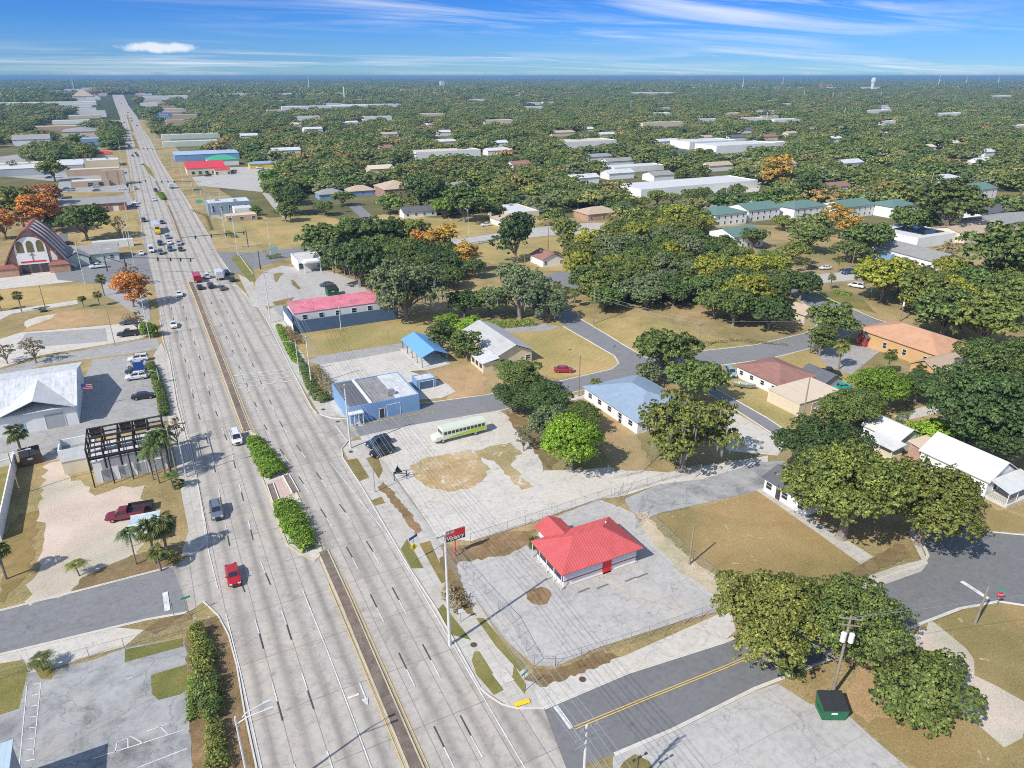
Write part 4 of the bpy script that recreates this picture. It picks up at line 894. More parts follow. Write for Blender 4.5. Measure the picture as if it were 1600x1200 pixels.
bld('roofless_shed', 'small white roofless block ruin behind the cream shed', 'shed', None, 2.2, 6.0, 5.0, ('flat', 0), M_wW, M_old, parapet=1.4, world=(-22.2, 141.5, 0))
# church with the parabolic front
ch = thing('church_building', 'brick church with a parabolic rust roof, tall arched windows and a cross', 'church', (-38.6, 306, 0), R(-2))
cw, chh, cd = 9.6, 15.5, 24.0
def arch(t_, w_=cw, h_=chh, p=1.42): return (w_ * t_, h_ * (1 - abs(t_) ** p * 0.93))
fr = MB(); ts = [-1 + 2 * i / 24 for i in range(25)]
ap = [arch(t_) for t_ in ts]
fr.poly([(x, 0, z) for x, z in ap] + [(cw, 0, 0), (-cw, 0, 0)][0:2])
fr.build('front_wall', M_brickP, ch)
rf = MB()
for (xa, za), (xb, zb) in zip(ap, ap[1:]):
    rf.add([(xa * 1.03, -0.9, za + 0.1), (xb * 1.03, -0.9, zb + 0.1), (xb * 1.03, cd, zb + 0.1), (xa * 1.03, cd, za + 0.1), (xa * 1.07, -0.9, za + 0.45), (xb * 1.07, -0.9, zb + 0.45), (xb * 1.07, cd, zb + 0.45), (xa * 1.07, cd, za + 0.45)],
           [(4, 5, 6, 7), (3, 2, 1, 0), (0, 1, 5, 4), (2, 3, 7, 6)])
rf.build('roof', M_rMaroon, ch)
for k in range(4):
    rb = MB(); y = 3.5 + k * 5.2
    pts_ = [(1.10 * x, y, z + 0.5) for x, z in ap[13:]] + [(cw * 1.32, y, 0)]
    rb.tube(pts_, 0.42, 4); rb.build('buttress', M_wW, ch)
pf = MB(); pf.box(-4.9, -0.35, 3.3, 4.9, -0.02, 9.0); 
pf.poly([(4.9 * math.cos(a), -0.35, 9.0 + 4.2 * math.sin(a)) for a in [math.pi * i / 12 for i in range(13)]])
pf.build('white_panel', M_wW, ch)
for sx in (-3.1, 0, 3.1):
    w_ = MB(); w_.poly([(sx - 1.1, -0.40, 7.6), (sx + 1.1, -0.40, 7.6)] + [(sx + 1.1 * math.cos(a), -0.40, 10.2 + 1.6 * math.sin(a)) for a in [math.pi * i / 8 for i in range(9)]]); w_.build('window', mat('stained_glass', (0.16, 0.14, 0.06), 0.3, 0.3, 2), ch)
for sx in (-3, 0, 3): w_ = MB(); w_.box(sx - 1.1, -0.3, 0.05, sx + 1.1, -0.04, 3.0); w_.build('door', M_doorD, ch)
w_ = MB(); w_.box(-0.12, -0.5, 4.6, 0.12, -0.36, 8.0); w_.box(-0.8, -0.5, 6.6, 0.8, -0.36, 6.85); w_.build('cross', M_woodp, ch)
w_ = MB(); w_.box(-3.9, -0.45, 4.0, 3.9, -0.36, 4.5); w_.build('lettering_band', M_redP, ch)
for s2 in (-1, 1):
    w_ = MB(); w_.box(s2 * 8.0 - 3.2, -3.2, 0, s2 * 8.0 + 3.2, -0.02, 2.8); w_.build('side_porch', M_brickO, ch)
    rect_roof('hip', s2 * 8.0 - 3.5, -3.5, s2 * 8.0 + 3.5, -0.02, 2.8, 1.2).build('porch_roof', M_rMaroon, ch)
w_ = MB(); w_.box(5.9, -0.12, 4.0, 7.6, -0.03, 7.4); w_.build('window', M_trim, ch)
OPEN.append([(-52, 285), (-26, 285), (-26, 332), (-52, 332)])
gw = bld('grey_roof_office', 'pale green house with a grey gable roof on the corner beside the church', 'house', (143, 407), 3.0, 21, 13, ('gx', 2.6), M_wGreen, M_rGrey, ref='sw', wins=row('f', 3, 1.0, 1.2, 1.2), world=(-32.0, 314.0, 0))
rect_roof('gy', -8.2, -10.0, 0.5, 0, 2.9, 2.2).build('roof_wing', M_rGrey, gw); r_ = MB(); r_.box(-7.6, -9.5, 0, -0.1, -6.0, 2.9); r_.add([(-7.6, -9.5, 2.9), (-0.1, -9.5, 2.9), (-3.85, -9.5, 4.7)], [(0, 1, 2)]); r_.build('wall', M_wGreen, gw)
bld('white_trailer_building', 'long white flat roofed trailer behind the grey roofed corner house', 'trailer', (144, 379), 2.9, 15, 3.4, ('flat', 0), M_wW, M_rWhite, parapet=0.05)
bld('brick_row_building', 'long red brick building with a flat grey roof beside the highway', 'building', (198, 316), 4.2, 52, 17, ('sx', 1.3), M_brick, M_rGrey, ref='se', over=0.5, wins=[('f', 0.3 + 0.13 * i, 0.9, 1.2, 1.8) for i in range(5)] + [('f', 0.9, 0.02, 2.6, 2.6, 'door', M_wW)])
bld('white_roof_store', 'wide white flat roofed store above the orange trees', 'store', (90, 303), 5.0, 60, 24, ('flat', 0), M_wW, M_rWhite, ref='se', parapet=0.4, units=7)
bld('grey_warehouse', 'grey metal warehouse with a white roof at the left, behind a leafy tree', 'warehouse', (66, 262), 5.0, 38, 20, ('sx', 0.8), M_wGrey, M_rWhite, ref='se', over=0.2, wins=[('f', 0.2, 0.05, 4, 3.6, 'door', M_garage)])
bld('grey_warehouse', 'grey metal warehouse with a white roof and tall doors, right of the leafy tree', 'warehouse', (130, 257), 5.0, 30, 20, ('sx', 0.8), M_wGrey, M_rWhite, ref='se', over=0.2, wins=[('f', 0.3, 0.05, 4, 3.8, 'door', M_garage), ('f', 0.75, 0.05, 4, 3.8, 'door', M_garage)])
tb = bld('tan_tower_building', 'tan brick shop with a tall square tower wall at the highway edge', 'building', (193, 265), 9.5, 14, 7, ('flat', 0), M_wTan, M_rTan, ref='se', parapet=0.4)
for sx in (-3.2, 2.8): w_ = MB(); w_.box(sx - .25, -3.56, 0.3, sx + .25, -3.505, 9.0); w_.build('pilaster', M_brick, tb)
bld('tan_shop', 'low tan shop with a pale canopy roof joined to the square tower', 'shop', (170, 281), 3.8, 22, 12, ('flat', 0), M_wTan, M_rWash, ref='se', parapet=0.3, wins=[('f', 0.5, 0.3, 3.0, 2.4), ('f', 0.78, 0.3, 3.0, 2.4)])
bld('teal_trim_store', 'long pale store with a teal and white front, beyond the tan tower', 'store', (185, 249), 5.0, 42, 20, ('flat', 0), M_wCream, M_rWhite, ref='se', parapet=0.4, units=3)
bld('beige_box_store', 'beige plain store with a blank front, left of the teal trimmed store', 'store', (186, 262), 4.5, 34, 12, ('flat', 0), M_wTan, M_rBeige, ref='se', parapet=0.3)
bld('red_sign_store', 'small store with a bright red mansard roof left of the highway', 'store', (176, 240), 4.0, 22, 12, ('hip', 2.0), M_wCream, M_rRed2, ref='se', over=0.3)
bld('long_white_store', 'long white flat roofed store in front of the dark tree clump', 'store', (136, 251), 4.4, 75, 14, ('flat', 0), M_wCream, M_rWhite, ref='se', parapet=0.3, units=4)
bld('grey_gable_hall', 'grey roofed hall among the trees left of the highway', 'hall', (78, 217), 6.0, 34, 28, ('gx', 4.0), M_wW, M_rGrey, ref='se')
bld('grey_complex', 'broad grey roofed low complex beside the dark trees', 'building', (156, 205), 6.0, 40, 60, ('hip', 3.0), M_wCream, M_rGrey, ref='se')
bld('blue_front_shop', 'narrow blue and orange fronted shop near the dark trees', 'shop', (154, 216), 9.0, 16, 22, ('flat', 0), M_wBlue, M_rGreyM, ref='se')
bld('white_awning_shop', 'small white fronted shop before the tree belt', 'shop', (166, 178), 5.0, 40, 25, ('flat', 0), M_wW, M_rMaroon, ref='se')
bld('peaked_barn', 'tall brown peaked roof barn near the highway in the far distance', 'barn', (146, 150), 8.0, 60, 90, ('hip', 20.0), M_wCream, M_rTan, ref='se')
bld('long_white_depot', 'long white depot behind the tree belt, left', 'depot', (150, 159), 8.0, 330, 60, ('flat', 0), M_wW, M_rBeige, ref='se', units=0)
# -- right side, beyond the crossing
rr_ = bld('red_roof_restaurant', 'yellow walled restaurant with a bright red roof on the pale lot', 'restaurant', (291, 264), 4.6, 27, 17, ('sx', 3.2), M_wCream, M_rRed2, over=0.3, wins=row('f', 5, 0.6, 2.2, 2.0, 0.15, 0.85))
bld('red_roof_annex', 'small red roofed annex right of the restaurant', 'annex', (335, 266), 3.6, 11, 10, ('sx', 1.0), M_wCream, M_rRed2, over=0.2, wins=row('f', 2, 0.5, 1.6, 1.8))
bld('green_roof_shop', 'shop with a bright green hip roof behind the red roofed restaurant', 'shop', (324, 251), 4.5, 24, 18, ('hip', 3.0), M_wW, M_rTeal)
bld('light_blue_store', 'light blue metal roofed store beyond the red roofed restaurant', 'store', (272, 243), 5.0, 52, 22, ('sx', 1.2), M_wBlue, roofmat('pale_blue_roof', (0.34, 0.44, 0.58), var=0.1), over=0.2)
bld('white_strip_store', 'long white roofed strip building, the nearer of two by the highway', 'store', (254, 222), 5.0, 52, 14, ('flat', 0), M_wGreen, M_rWhite)
bld('white_strip_store', 'long white roofed strip building, the farther of two by the highway', 'store', (252, 211), 5.0, 62, 14, ('flat', 0), M_wGreen, M_rWhite)
bs = bld('blue_storefront', 'blue grey two storey shopfront with a white roof right of the highway', 'shop', (324, 318), 6.0, 21, 15, ('flat', 0), mat('blue_grey_wall', (0.24, 0.32, 0.40), 0.7, 0.08, 1), M_rWhite, parapet=0.3, units=2, wins=row('f', 5, 1.5, 1.0, 3.0))
bld('white_block_shop', 'blank white block building beside the blue shopfront', 'building', (366, 326), 4.5, 8.5, 9, ('flat', 0), M_wW, M_rWhite, parapet=0.1)
bld('beige_flat_office', 'low beige flat roofed office facing the golden field', 'office', (353, 338), 3.0, 14.5, 8, ('flat', 0), M_wTan, M_rBeige, parapet=0.1, wins=row('f', 3, 0.8, 1.6, 1.3))
ys = bld('yellow_kiosk', 'small yellow kiosk with a blue roof past the pale lot', 'kiosk', (389, 257), 3.4, 22, 9, ('hip', 1.5), mat('yellow_wall', (0.65, 0.52, 0.12), 0.8, 0.08, 1), M_rBlueS)
bld('blue_walled_house', 'house with blue walls and a grey brown hip roof, left of a pair', 'house', (498, 305), 3.0, 16, 12, ('hip', 2.4), M_wBlue, M_rGrey, wins=row('f', 2, 1, 1.3, 1.2))
bld('blue_walled_house', 'house with blue walls and a tan hip roof, right of a pair', 'house', (545, 300), 3.0, 17, 13, ('hip', 2.6), M_wBlue, M_rTan, wins=row('f', 3, 1, 1.3, 1.2))
bld('brick_hip_house', 'tall red brick hall with a pale tan hip roof', 'hall', (600, 297), 5.5, 20, 22, ('hip', 3.6), M_brick, M_rTan, wins=row('f', 3, 1.5, 1.4, 2.2) + row('l', 3, 1.5, 1.4, 2.2))
bld('white_bungalow', 'white bungalow with a dark grey gable roof facing the golden field', 'house', (630, 333), 2.8, 18.5, 9, ('gx', 2.0), M_wW, M_rDark, wins=row('f', 4, 1, 1.2, 1.1))
bld('pink_gable_house', 'pink walled house with a grey roof peeping between two oaks', 'house', (700, 293), 4, 14, 10, ('gx', 2.2), mat('pink_wall', (0.6, 0.34, 0.28), 0.8, 0.08, 1), M_rGrey)
bld('grey_hip_bungalow', 'pink and white bungalow with a grey hip roof beside the cross road', 'house', (782, 346), 2.8, 14, 13, ('hip', 2.0), M_wW, M_rTan, wins=row('f', 3, 0.9, 1.2, 1.2))
bld('white_flat_hall', 'white flat roofed hall with a roof unit beyond the grey hip bungalow', 'hall', (795, 333), 4.5, 17, 24, ('flat', 0), M_wCream, M_rWhite, parapet=0.3, units=1)
bld('brown_shingle_house', 'small white house with a faded maroon gable roof in the golden field', 'house', (848, 407), 2.8, 10, 11, ('gy', 2.0), M_wW, M_rBrown, wins=row('f', 2, 0.9, 1.1, 1.1), world=None)
bld('brick_porch_house', 'brick house with white columns and a tan roof past the cross road', 'house', (918, 336), 3.2, 20, 14, ('hip', 2.4), M_brickO, M_rTan, wins=row('f', 3, 0.9, 1.3, 1.3))
bld('long_white_plaza', 'long white plaza with a flat white roof behind the car park oaks', 'plaza', (1002, 296), 5.0, 92, 26, ('flat', 0), M_wW, M_rWhite, parapet=0.5, units=0)
GR = [((1148, 371), 17, 16, 'near the mossy woods, nearest to the woods'), ((1118, 337), 21, 18, 'at the left end of the green roofed row'), ((1170, 330), 22, 16, 'second from left in the green roofed row'), ((1242, 327), 24, 15, 'in the middle of the green roofed row'),
      ((1322, 325), 22, 16, 'right of the middle of the green roofed row'), ((1398, 325), 20, 16, 'with a cross gable, beside the big oak'), ((1505, 300), 34, 18, 'far right, behind the big oak')]
for i, (q, lx, ly, wh_) in enumerate(GR):
    g_ = bld('green_roof_apartments', 'white apartment block with a green roof ' + wh_, 'apartment block', q, 5.4, lx, ly, ('hip' if i % 2 else 'gx', 2.4), M_wW, M_rGreen, wins=row('f', 5, 0.9, 1.0, 1.2) + row('f', 5, 3.4, 1.0, 1.2), group='green roofed apartment blocks')
bld('blue_roof_bungalow', 'bungalow with a dark blue grey gable roof at the far right', 'house', (1535, 336), 3.2, 24, 14, ('gx', 2.4), M_wW, M_rDark, wins=row('f', 4, 0.9, 1.2, 1.2))
bld('tan_flat_bungalow', 'white ranch house with a pale roof behind the oaks, far right', 'house', (1468, 281), 3.2, 26, 14, ('hip', 2), M_wW, M_rWash)
bld('grey_school_wing', 'long white school wing with a grey gable roof', 'school', (1460, 410), 4.0, 16, 38, ('gy', 2.2), M_wW, M_rGrey, wins=row('l', 6, 1, 1.6, 1.5), rz=R(-8))
sch = bld('solar_school_wing', 'white flat roofed school hall with a dark solar array on top', 'school', (1435, 372), 4.5, 26, 24, ('flat', 0), M_wW, M_rWhite, parapet=0.3)
w_ = MB(); w_.box(-4, -8, 4.35, 10, 6, 4.6); w_.build('solar_array', mat('solar_cells', (0.012, 0.018, 0.045), 0.15, 0.3, 2, spec=0.7), sch)
bld('brown_school_wing', 'long tan roofed school wing behind the solar hall', 'school', (1510, 368), 4.0, 34, 18, ('gx', 2.0), M_wCream, M_rTan)
bld('grey_school_block', 'dark grey roofed school block at the right edge', 'school', (1560, 352), 4.0, 34, 18, ('gx', 2.0), M_wCream, M_rGrey)
bld('brown_roof_hall', 'long hall with a brown gable roof among the yellow green oaks', 'hall', (1492, 448), 3.6, 14, 26, ('gy', 2.4), M_wCream, M_rTan)
bld('maroon_hut', 'white hut with a little blue porch before the school wing', 'hut', (1393, 398), 3.0, 7, 7, ('flat', 0), M_wBlue, M_rWhite, parapet=0.2)
# roofs showing through the tree cover, mid distance
FARB = [((862, 208), 34, 18, 'pale hall with a tan roof in a clearing of the tree cover', M_rTan), ((884, 222), 60, 30, 'wide pale roofed building in a clearing, in front of the tan roofed hall', M_rBeige), ((920, 246), 24, 12, 'grey roofed bungalow, left of two in the clearing', M_rGrey), ((950, 253), 26, 12, 'grey roofed bungalow, right of two in the clearing', M_rGrey),
        ((960, 262), 46, 14, 'long white flat building beside the grey bungalows', M_rWhite), ((952, 272), 22, 12, 'white house with a pale roof in front of the grey bungalows', M_rWash), ((890, 280), 24, 10, 'long low pale roof among the grey oaks', M_rWash), ((1022, 275), 18, 14, 'grey gable house behind the white plaza', M_rGrey),
        ((762, 236), 26, 12, 'small white house alone in the woods', M_rWhite), ((650, 238), 60, 20, 'long pale tan roof deep in the woods', M_rBeige), ((1078, 222), 60, 30, 'broad white roofed works among the trees, left half', M_rWhite), ((1120, 228), 75, 30, 'broad white roofed works among the trees, right half', M_rWhite), ((1140, 215), 26, 16, 'white house with a blue grey roof behind the white works', M_rDark),
        ((1185, 224), 40, 16, 'white roofed house right of the white works', M_rWash), ((1020, 222), 38, 16, 'pale grey roof left of the white works', M_rWash), ((985, 145), 200, 60, 'white warehouse near the skyline, left of the long one', M_rWhite), ((440, 167), 190, 50, 'long white factory by the chimney', M_rWhite), ((540, 164), 130, 40, 'white factory wing right of the chimney', M_rWash), ((1190, 138), 900, 130, 'very long white warehouse near the skyline, right', M_rWhite), ((1090, 137), 420, 100, 'long white warehouse near the skyline', M_rWhite), ((1345, 139), 130, 60, 'white warehouse near the skyline beside the water tower', M_rWhite),
        ((1005, 192), 70, 22, 'tan roofed building in the far woods', M_rTan), ((1210, 187), 60, 22, 'white roof in the far woods on the right', M_rWhite), ((1350, 173), 80, 24, 'long white roof in the far woods, centre right', M_rWash), ((1460, 178), 90, 24, 'white roof in the far woods, far right', M_rWhite), ((475, 202), 24, 14, 'small white house roof in the left woods', M_rWhite), ((535, 192), 24, 14, 'small white roof deep in the left woods', M_rWash),
        ((1545, 150), 130, 40, 'white roofed store near the right skyline', M_rWhite), ((60, 142), 150, 30, 'white roof in the distant left woods', M_rWhite), ((100, 139), 130, 30, 'second white roof in the distant left woods', M_rWash), ((127, 137), 160, 40, 'white store beside the distant highway', M_rWhite), ((225, 150), 120, 40, 'white store right of the distant highway', M_rWhite), ((330, 147), 260, 50, 'long white depot right of the distant highway', M_rWhite),
        ((50, 163), 40, 20, 'small white roof in the left tree belt', M_rWhite), ((425, 236), 26, 14, 'white roof between the trees past the pale lot', M_rWash), ((1300, 293), 18, 12, 'brown cottage at the edge of the clearing', M_rBrown), ((1540, 238), 16, 12, 'white cottage high among the right oaks', M_rWhite), ((700, 134), 90, 40, 'white store at the skyline below the tank tower', M_rWhite)]
for q, lx, ly, lb, rm_ in FARB:
    hh_ = 12.0 if q[1] < 155 else 4.0 if lx < 50 else 7.0
    bld('distant_building', lb, 'building', q, hh_, lx, ly, ('gx' if lx < 40 else 'flat', 2.0), M_wW if rm_ is not M_rTan else M_wCream, rm_, front=20)
# houses glimpsed between the far crowns
rnd = random.Random(91); k = 0; spots = []
for i in range(900):
    if len(spots) >= 90: break
    x = rnd.uniform(330, 1590); y = 132 + (rnd.random() ** 0.9) * 150
    p = P(x, y)
    if any(abs(p.x - q[0]) < 45 and abs(p.y - q[1]) < 45 for q in spots) or y > 275 and x < 900: continue
    spots.append((p.x, p.y, x, y))
spots.sort(key=lambda s_: s_[2])
HS = spots

RM = [M_rWhite, M_rWash, M_rGrey, M_rTan, M_rDark, M_rBeige, M_rBrown]; RW = ['white', 'pale grey', 'grey', 'tan', 'dark', 'beige', 'brown']
cn = {}
for (x, y, px, py) in HS:
    if blocked(x, y): continue
    j = rnd.choice([0, 0, 0, 1, 1, 2, 3, 4, 5, 5, 6]); cn[j] = cn.get(j, 0) + 1; d = math.hypot(x, y); bigg = d > 1100
    bld('distant_house', '%s roofed house deep in the tree cover, %s of that colour from left' % (RW[j], ordinal(cn[j])), 'house', None, 4.0 if not bigg else 6.5, rnd.uniform(14, 24) * (2.2 if bigg else 1), rnd.uniform(9, 13) * (1.5 if bigg else 1), ('gx', 2.2) if not bigg else ('flat', 0), M_wW if rnd.random() < .7 else M_wCream, RM[j], world=(x, y, 0), group='houses in the tree cover')

rnd = random.Random(17); nl = nr = 0
for i in range(30):
    y = 1150 + i * 75 + rnd.uniform(-25, 25); sd_ = i % 2; lx = rnd.uniform(25, 60); x = (interp(y, RT) + 22 + rnd.uniform(0, 30)) if sd_ else (interp(y, LT) - 20 - rnd.uniform(0, 30) - lx)
    if sd_: nr += 1; n_ = nr
    else: nl += 1; n_ = nl
    bld('roadside_store', '%s pale roadside store %s of the far highway, counting away' % (ordinal(n_), 'right' if sd_ else 'left'), 'store', None, rnd.uniform(5, 8), lx, rnd.uniform(14, 26), ('flat', 0), rnd.choice([M_wW, M_wCream, M_wTan]), rnd.choice([M_rWhite, M_rWash, M_rBeige, M_rGrey]), world=(x, y, 0), front=25, group='stores along the far highway')
# ------------------------------------------------------------------ vegetation
import numpy as np
def leafmat(name, base=None, inst=False):
    """foliage: the object's own colour, varied leaf by leaf and clump by clump"""
    m = bpy.data.materials.new(name); m.use_nodes = True; t = m.node_tree; t.nodes.clear()
    o = t.nodes.new('ShaderNodeOutputMaterial'); b = t.nodes.new('ShaderNodeBsdfPrincipled'); tr = t.nodes.new('ShaderNodeBsdfTranslucent'); mx = t.nodes.new('ShaderNodeMixShader')
    g = t.nodes.new('ShaderNodeNewGeometry'); oi = t.nodes.new('ShaderNodeObjectInfo')
    v_ = coords(t); n = noise(t, v_, 0.55, 3, 0.6)
    if inst:
        col = rampn(t, oi.outputs['Random'], base)
        k2 = noise(t, g.outputs['Position'], 0.016, 3, 0.6); col = mixn(t, rampn(t, k2, [(0.42, (0, 0, 0)), (0.62, (0.8, 0.8, 0.8))]), col, (0.21, 0.235, 0.07))
    else: col = oi.outputs['Color']
    vr = rampn(t, g.outputs['Random Per Island'], [(0.0, (0.45, 0.52, 0.5)), (0.45, (0.95, 0.97, 0.95)), (0.85, (1.4, 1.35, 1.2)), (1.0, (2.1, 1.95, 1.7))])
    cl = rampn(t, n, [(0.36, (0.72, 0.76, 0.75)), (0.64, (1.25, 1.18, 1.1))])
    c = mixn(t, 1.0, mixn(t, 1.0, col, vr, 'MULTIPLY'), cl, 'MULTIPLY')
    t.links.new(c, b.inputs['Base Color']); t.links.new(c, tr.inputs['Color']); b.inputs['Roughness'].default_value = 0.6; b.inputs['Specular IOR Level'].default_value = 0.25
    mx.inputs[0].default_value = 0.30; t.links.new(b.outputs[0], mx.inputs[1]); t.links.new(tr.outputs[0], mx.inputs[2]); t.links.new(mx.outputs[0], o.inputs[0])
    return m
M_leaf = leafmat('leaves')
M_moss = mat('hanging_moss', (0.24, 0.25, 0.21), 0.95, 0.25, 1.5)
M_dead = mat('dead_fronds', (0.34, 0.25, 0.13), 0.9, 0.3, 3)
def quads_mesh(name, cen, nor, size, rng, mat_, aspect=0.7, smooth=None):
    """many small leaf-clump faces"""
    n = len(cen); nor = nor / (np.linalg.norm(nor, axis=1, keepdims=True) + 1e-9)
    a = rng.normal(size=(n, 3)); a -= nor * np.sum(a * nor, axis=1, keepdims=True); a /= (np.linalg.norm(a, axis=1, keepdims=True) + 1e-9)
    b = np.cross(nor, a); s = size[:, None]
    v = np.empty((n, 4, 3)); j = lambda: rng.uniform(0.75, 1.2, (n, 1))
    v[:, 0] = cen - a * s * j(); v[:, 1] = cen - b * s * aspect * j(); v[:, 2] = cen + a * s * j(); v[:, 3] = cen + b * s * aspect * j()
    me = bpy.data.meshes.new(name); me.vertices.add(n * 4); me.vertices.foreach_set('co', v.reshape(-1))
    me.loops.add(n * 4); me.loops.foreach_set('vertex_index', np.arange(n * 4, dtype=np.int32))
    me.polygons.add(n); me.polygons.foreach_set('loop_start', np.arange(0, n * 4, 4, dtype=np.int32)); me.polygons.foreach_set('loop_total', np.full(n, 4, dtype=np.int32))
    me.materials.append(mat_); me.update(); me.validate()
    if smooth is not None:
        q = smooth / (np.linalg.norm(smooth, axis=1, keepdims=True) + 1e-9) * 0.62 + nor * 0.38
        q /= (np.linalg.norm(q, axis=1, keepdims=True) + 1e-9); me.polygons.foreach_set('use_smooth', np.ones(n, dtype=bool))
        me.normals_split_custom_set_from_vertices(np.repeat(q, 4, axis=0).tolist())
    return me
def crown(name, seed, rx, rz, zc, nb, nl, ls, low=-0.35, brad=(0.28, 0.42), mat_=None, gap=0.0, ry=None):
    """crown of blobs spread through a flattened dome; returns mesh and blob centres"""
    rng = np.random.default_rng(seed); ry = ry or rx; B = []; O = []
    k = 0
    while len(B) < nb and k < 4000:
        k += 1; d = rng.normal(size=3); d /= np.linalg.norm(d)
        if d[2] < low: continue
        rr = rng.uniform(0.25, 0.86) ** 0.6; br = rng.uniform(*brad) * min(rx, rz * 1.5)
        c = np.array([d[0] * rx * rr * rng.uniform(0.75, 1.08), d[1] * ry * rr * rng.uniform(0.75, 1.08), d[2] * rz * rr * 0.85])
        if any(np.linalg.norm((c - q[0]) * (1, 1, 1.3)) < (br + q[1]) * 0.42 for q in B): continue
        B.append((c, br))
    C = []; N = []
    B.insert(0, (np.array([0, 0, -0.1 * rz]), 0.42 * min(rx, rz * 1.3)))
    tr_ = max(ls * 2.1, 0.085 * rx * 0.6); tot = sum(b_[1] ** 2 for b_ in B); nt = max(40, nl // 15)
    for c, br in B:
        m_ = max(3, int(nt * br ** 2 / tot)); d = rng.normal(size=(m_, 3)); d /= np.linalg.norm(d, axis=1, keepdims=True)
        flat = np.where(d[:, 2] < -0.3)[0]; flat = flat[rng.random(len(flat)) < 0.75]; d[flat, 2] *= -0.6
        r = br * (1 + 0.14 * np.sin(d[:, 0] * 5 + c[0] * 3) * np.cos(d[:, 1] * 6 + c[1])) * (1 - np.abs(rng.normal(0, 0.10, m_))) * np.where(rng.random(m_) < 0.2, rng.uniform(1.1, 1.38, m_), 1.0)
        tc_ = c + d * r[:, None] * np.array([1, 1, 0.74]); q = 15
        e = rng.normal(size=(m_, q, 3)); e[:, :, 2] = np.abs(e[:, :, 2]) * 0.9 - 0.15; e += d[:, None, :] * 0.7; e /= np.linalg.norm(e, axis=2, keepdims=True)
        tr = tr_ * rng.uniform(0.55, 1.35, (m_, 1, 1)) * rng.uniform(0.65, 1.08, (m_, q, 1))
        p = (tc_[:, None, :] + e * tr * np.array([1, 1, 0.7])).reshape(-1, 3); e = e.reshape(-1, 3); dd = np.repeat(d, q, axis=0)
        C.append(p); N.append(e + rng.normal(0, 0.5, (len(p), 3)) + np.array([0, 0, 0.2])); O.append(e * 0.75 + dd * 0.45 + c / max(rx, rz) * 0.3 + np.array([0, 0, 0.15]))
    C = np.vstack(C); N = np.vstack(N); C[:, 2] += zc
    return quads_mesh(name, C, N, rng.uniform(0.6, 1.35, len(C)) * ls, rng, mat_ or M_leaf, smooth=np.vstack(O)), [(Vector(c) + Vector((0, 0, zc)), br) for c, br in B]
def limbs(name, B, zc, tr, seed, fork=0.34, mat_=None, nmax=14):
    """tapered trunk with limbs into the crown"""
    rnd = random.Random(seed); mb = MB(); zf = zc * fork
    mb.tube([(0, 0, -0.1), (0.05, 0, 0.4), (rnd.uniform(-.2, .2), rnd.uniform(-.2, .2), zf)], [tr * 1.5, tr, tr * 0.85], 8)
    for c, br in sorted(B, key=lambda q: -q[1])[:nmax]:
        m1 = Vector((c.x * 0.35 + rnd.uniform(-.4, .4), c.y * 0.35 + rnd.uniform(-.4, .4), zf + (c.z - zf) * 0.45))
        m2 = Vector((c.x * 0.75, c.y * 0.75, zf + (c.z - zf) * 0.8))
        mb.tube([(0, 0, zf - 0.3), m1, m2, c], [tr * 0.5, tr * 0.34, tr * 0.2, tr * 0.07], 6)
    return mb.mesh(name, mat_ or M_bark)
def mossmesh(B, seed, n=260, ln=1.4):
    rng = np.random.default_rng(seed); V = []; F = []
    for i in range(n):
        c, br = B[rng.integers(len(B))]; a = rng.uniform(0, 6.283); r = br * rng.uniform(0.5, 1.0)
        p = np.array([c.x + math.cos(a) * r, c.y + math.sin(a) * r, c.z - br * 0.35 + rng.uniform(-.2, .5)]); L = ln * rng.uniform(0.5, 1.4); w_ = rng.uniform(0.10, 0.26); b2 = rng.uniform(0, 3.14)
        q = np.array([math.cos(b2) * w_, math.sin(b2) * w_, 0]); k = len(V)
        V += [tuple(p - q), tuple(p + q), tuple(p + q * 0.7 - (0, 0, L * .6)), tuple(p - (0, 0, L)), tuple(p - q * 0.7 - (0, 0, L * .55))]; F.append((k, k + 1, k + 2, k + 3, k + 4))
    me = bpy.data.meshes.new('moss'); me.from_pydata(V, [], F); me.materials.append(M_moss); return me
TREES = {}
def variant(key, *a, **k):
    tr = k.pop('trunk', 0.45); fork = k.pop('fork', 0.34); moss = k.pop('moss', 0); nm = k.pop('nmax', 14)
    me, B = crown('crown', *a, **k); tk = limbs('trunk', B, a[3], tr, a[0], fork, nmax=nm)
    TREES[key] = (me, tk, mossmesh(B, a[0], moss) if moss else None, a[1])
# near oaks are dense, middle ones lighter; nominal radius 8 m
for i in range(5):
    variant('oakN%d' % i, 11 + i, 8.0, 4.4, 6.6, 44, 46000, 0.155, brad=(0.15, 0.34), trunk=0.6, nmax=22)
for i in range(6):
    variant('oakM%d' % i, 31 + i, 8.0, 4.9, 6.8, 26, 9500, 0.36, brad=(0.2, 0.38), moss=0 if i < 4 else 100, trunk=0.5)
for i in range(3):
    variant('roundM%d' % i, 51 + i, 5.0, 5.4, 6.6, 18, 7500, 0.26, low=-0.8, trunk=0.3, fork=0.3)
for i in range(2):
    variant('tallM%d' % i, 61 + i, 5.5, 6.8, 8.6, 20, 5200, 0.30, low=-0.7, trunk=0.35, brad=(0.16, 0.3))
for i in range(2):
    variant('weepN%d' % i, 71 + i, 7.0, 5.6, 6.4, 30, 20000, 0.20, low=-0.7, moss=260, trunk=0.45, brad=(0.16, 0.3), nmax=20)
variant('thinM', 81, 4.5, 4.2, 5.2, 14, 1500, 0.20, low=-0.5, trunk=0.22, brad=(0.14, 0.24))
variant('bushN0', 92, 4.8, 3.1, 2.7, 24, 20000, 0.17, low=-0.7, brad=(0.26, 0.4), trunk=0.25)
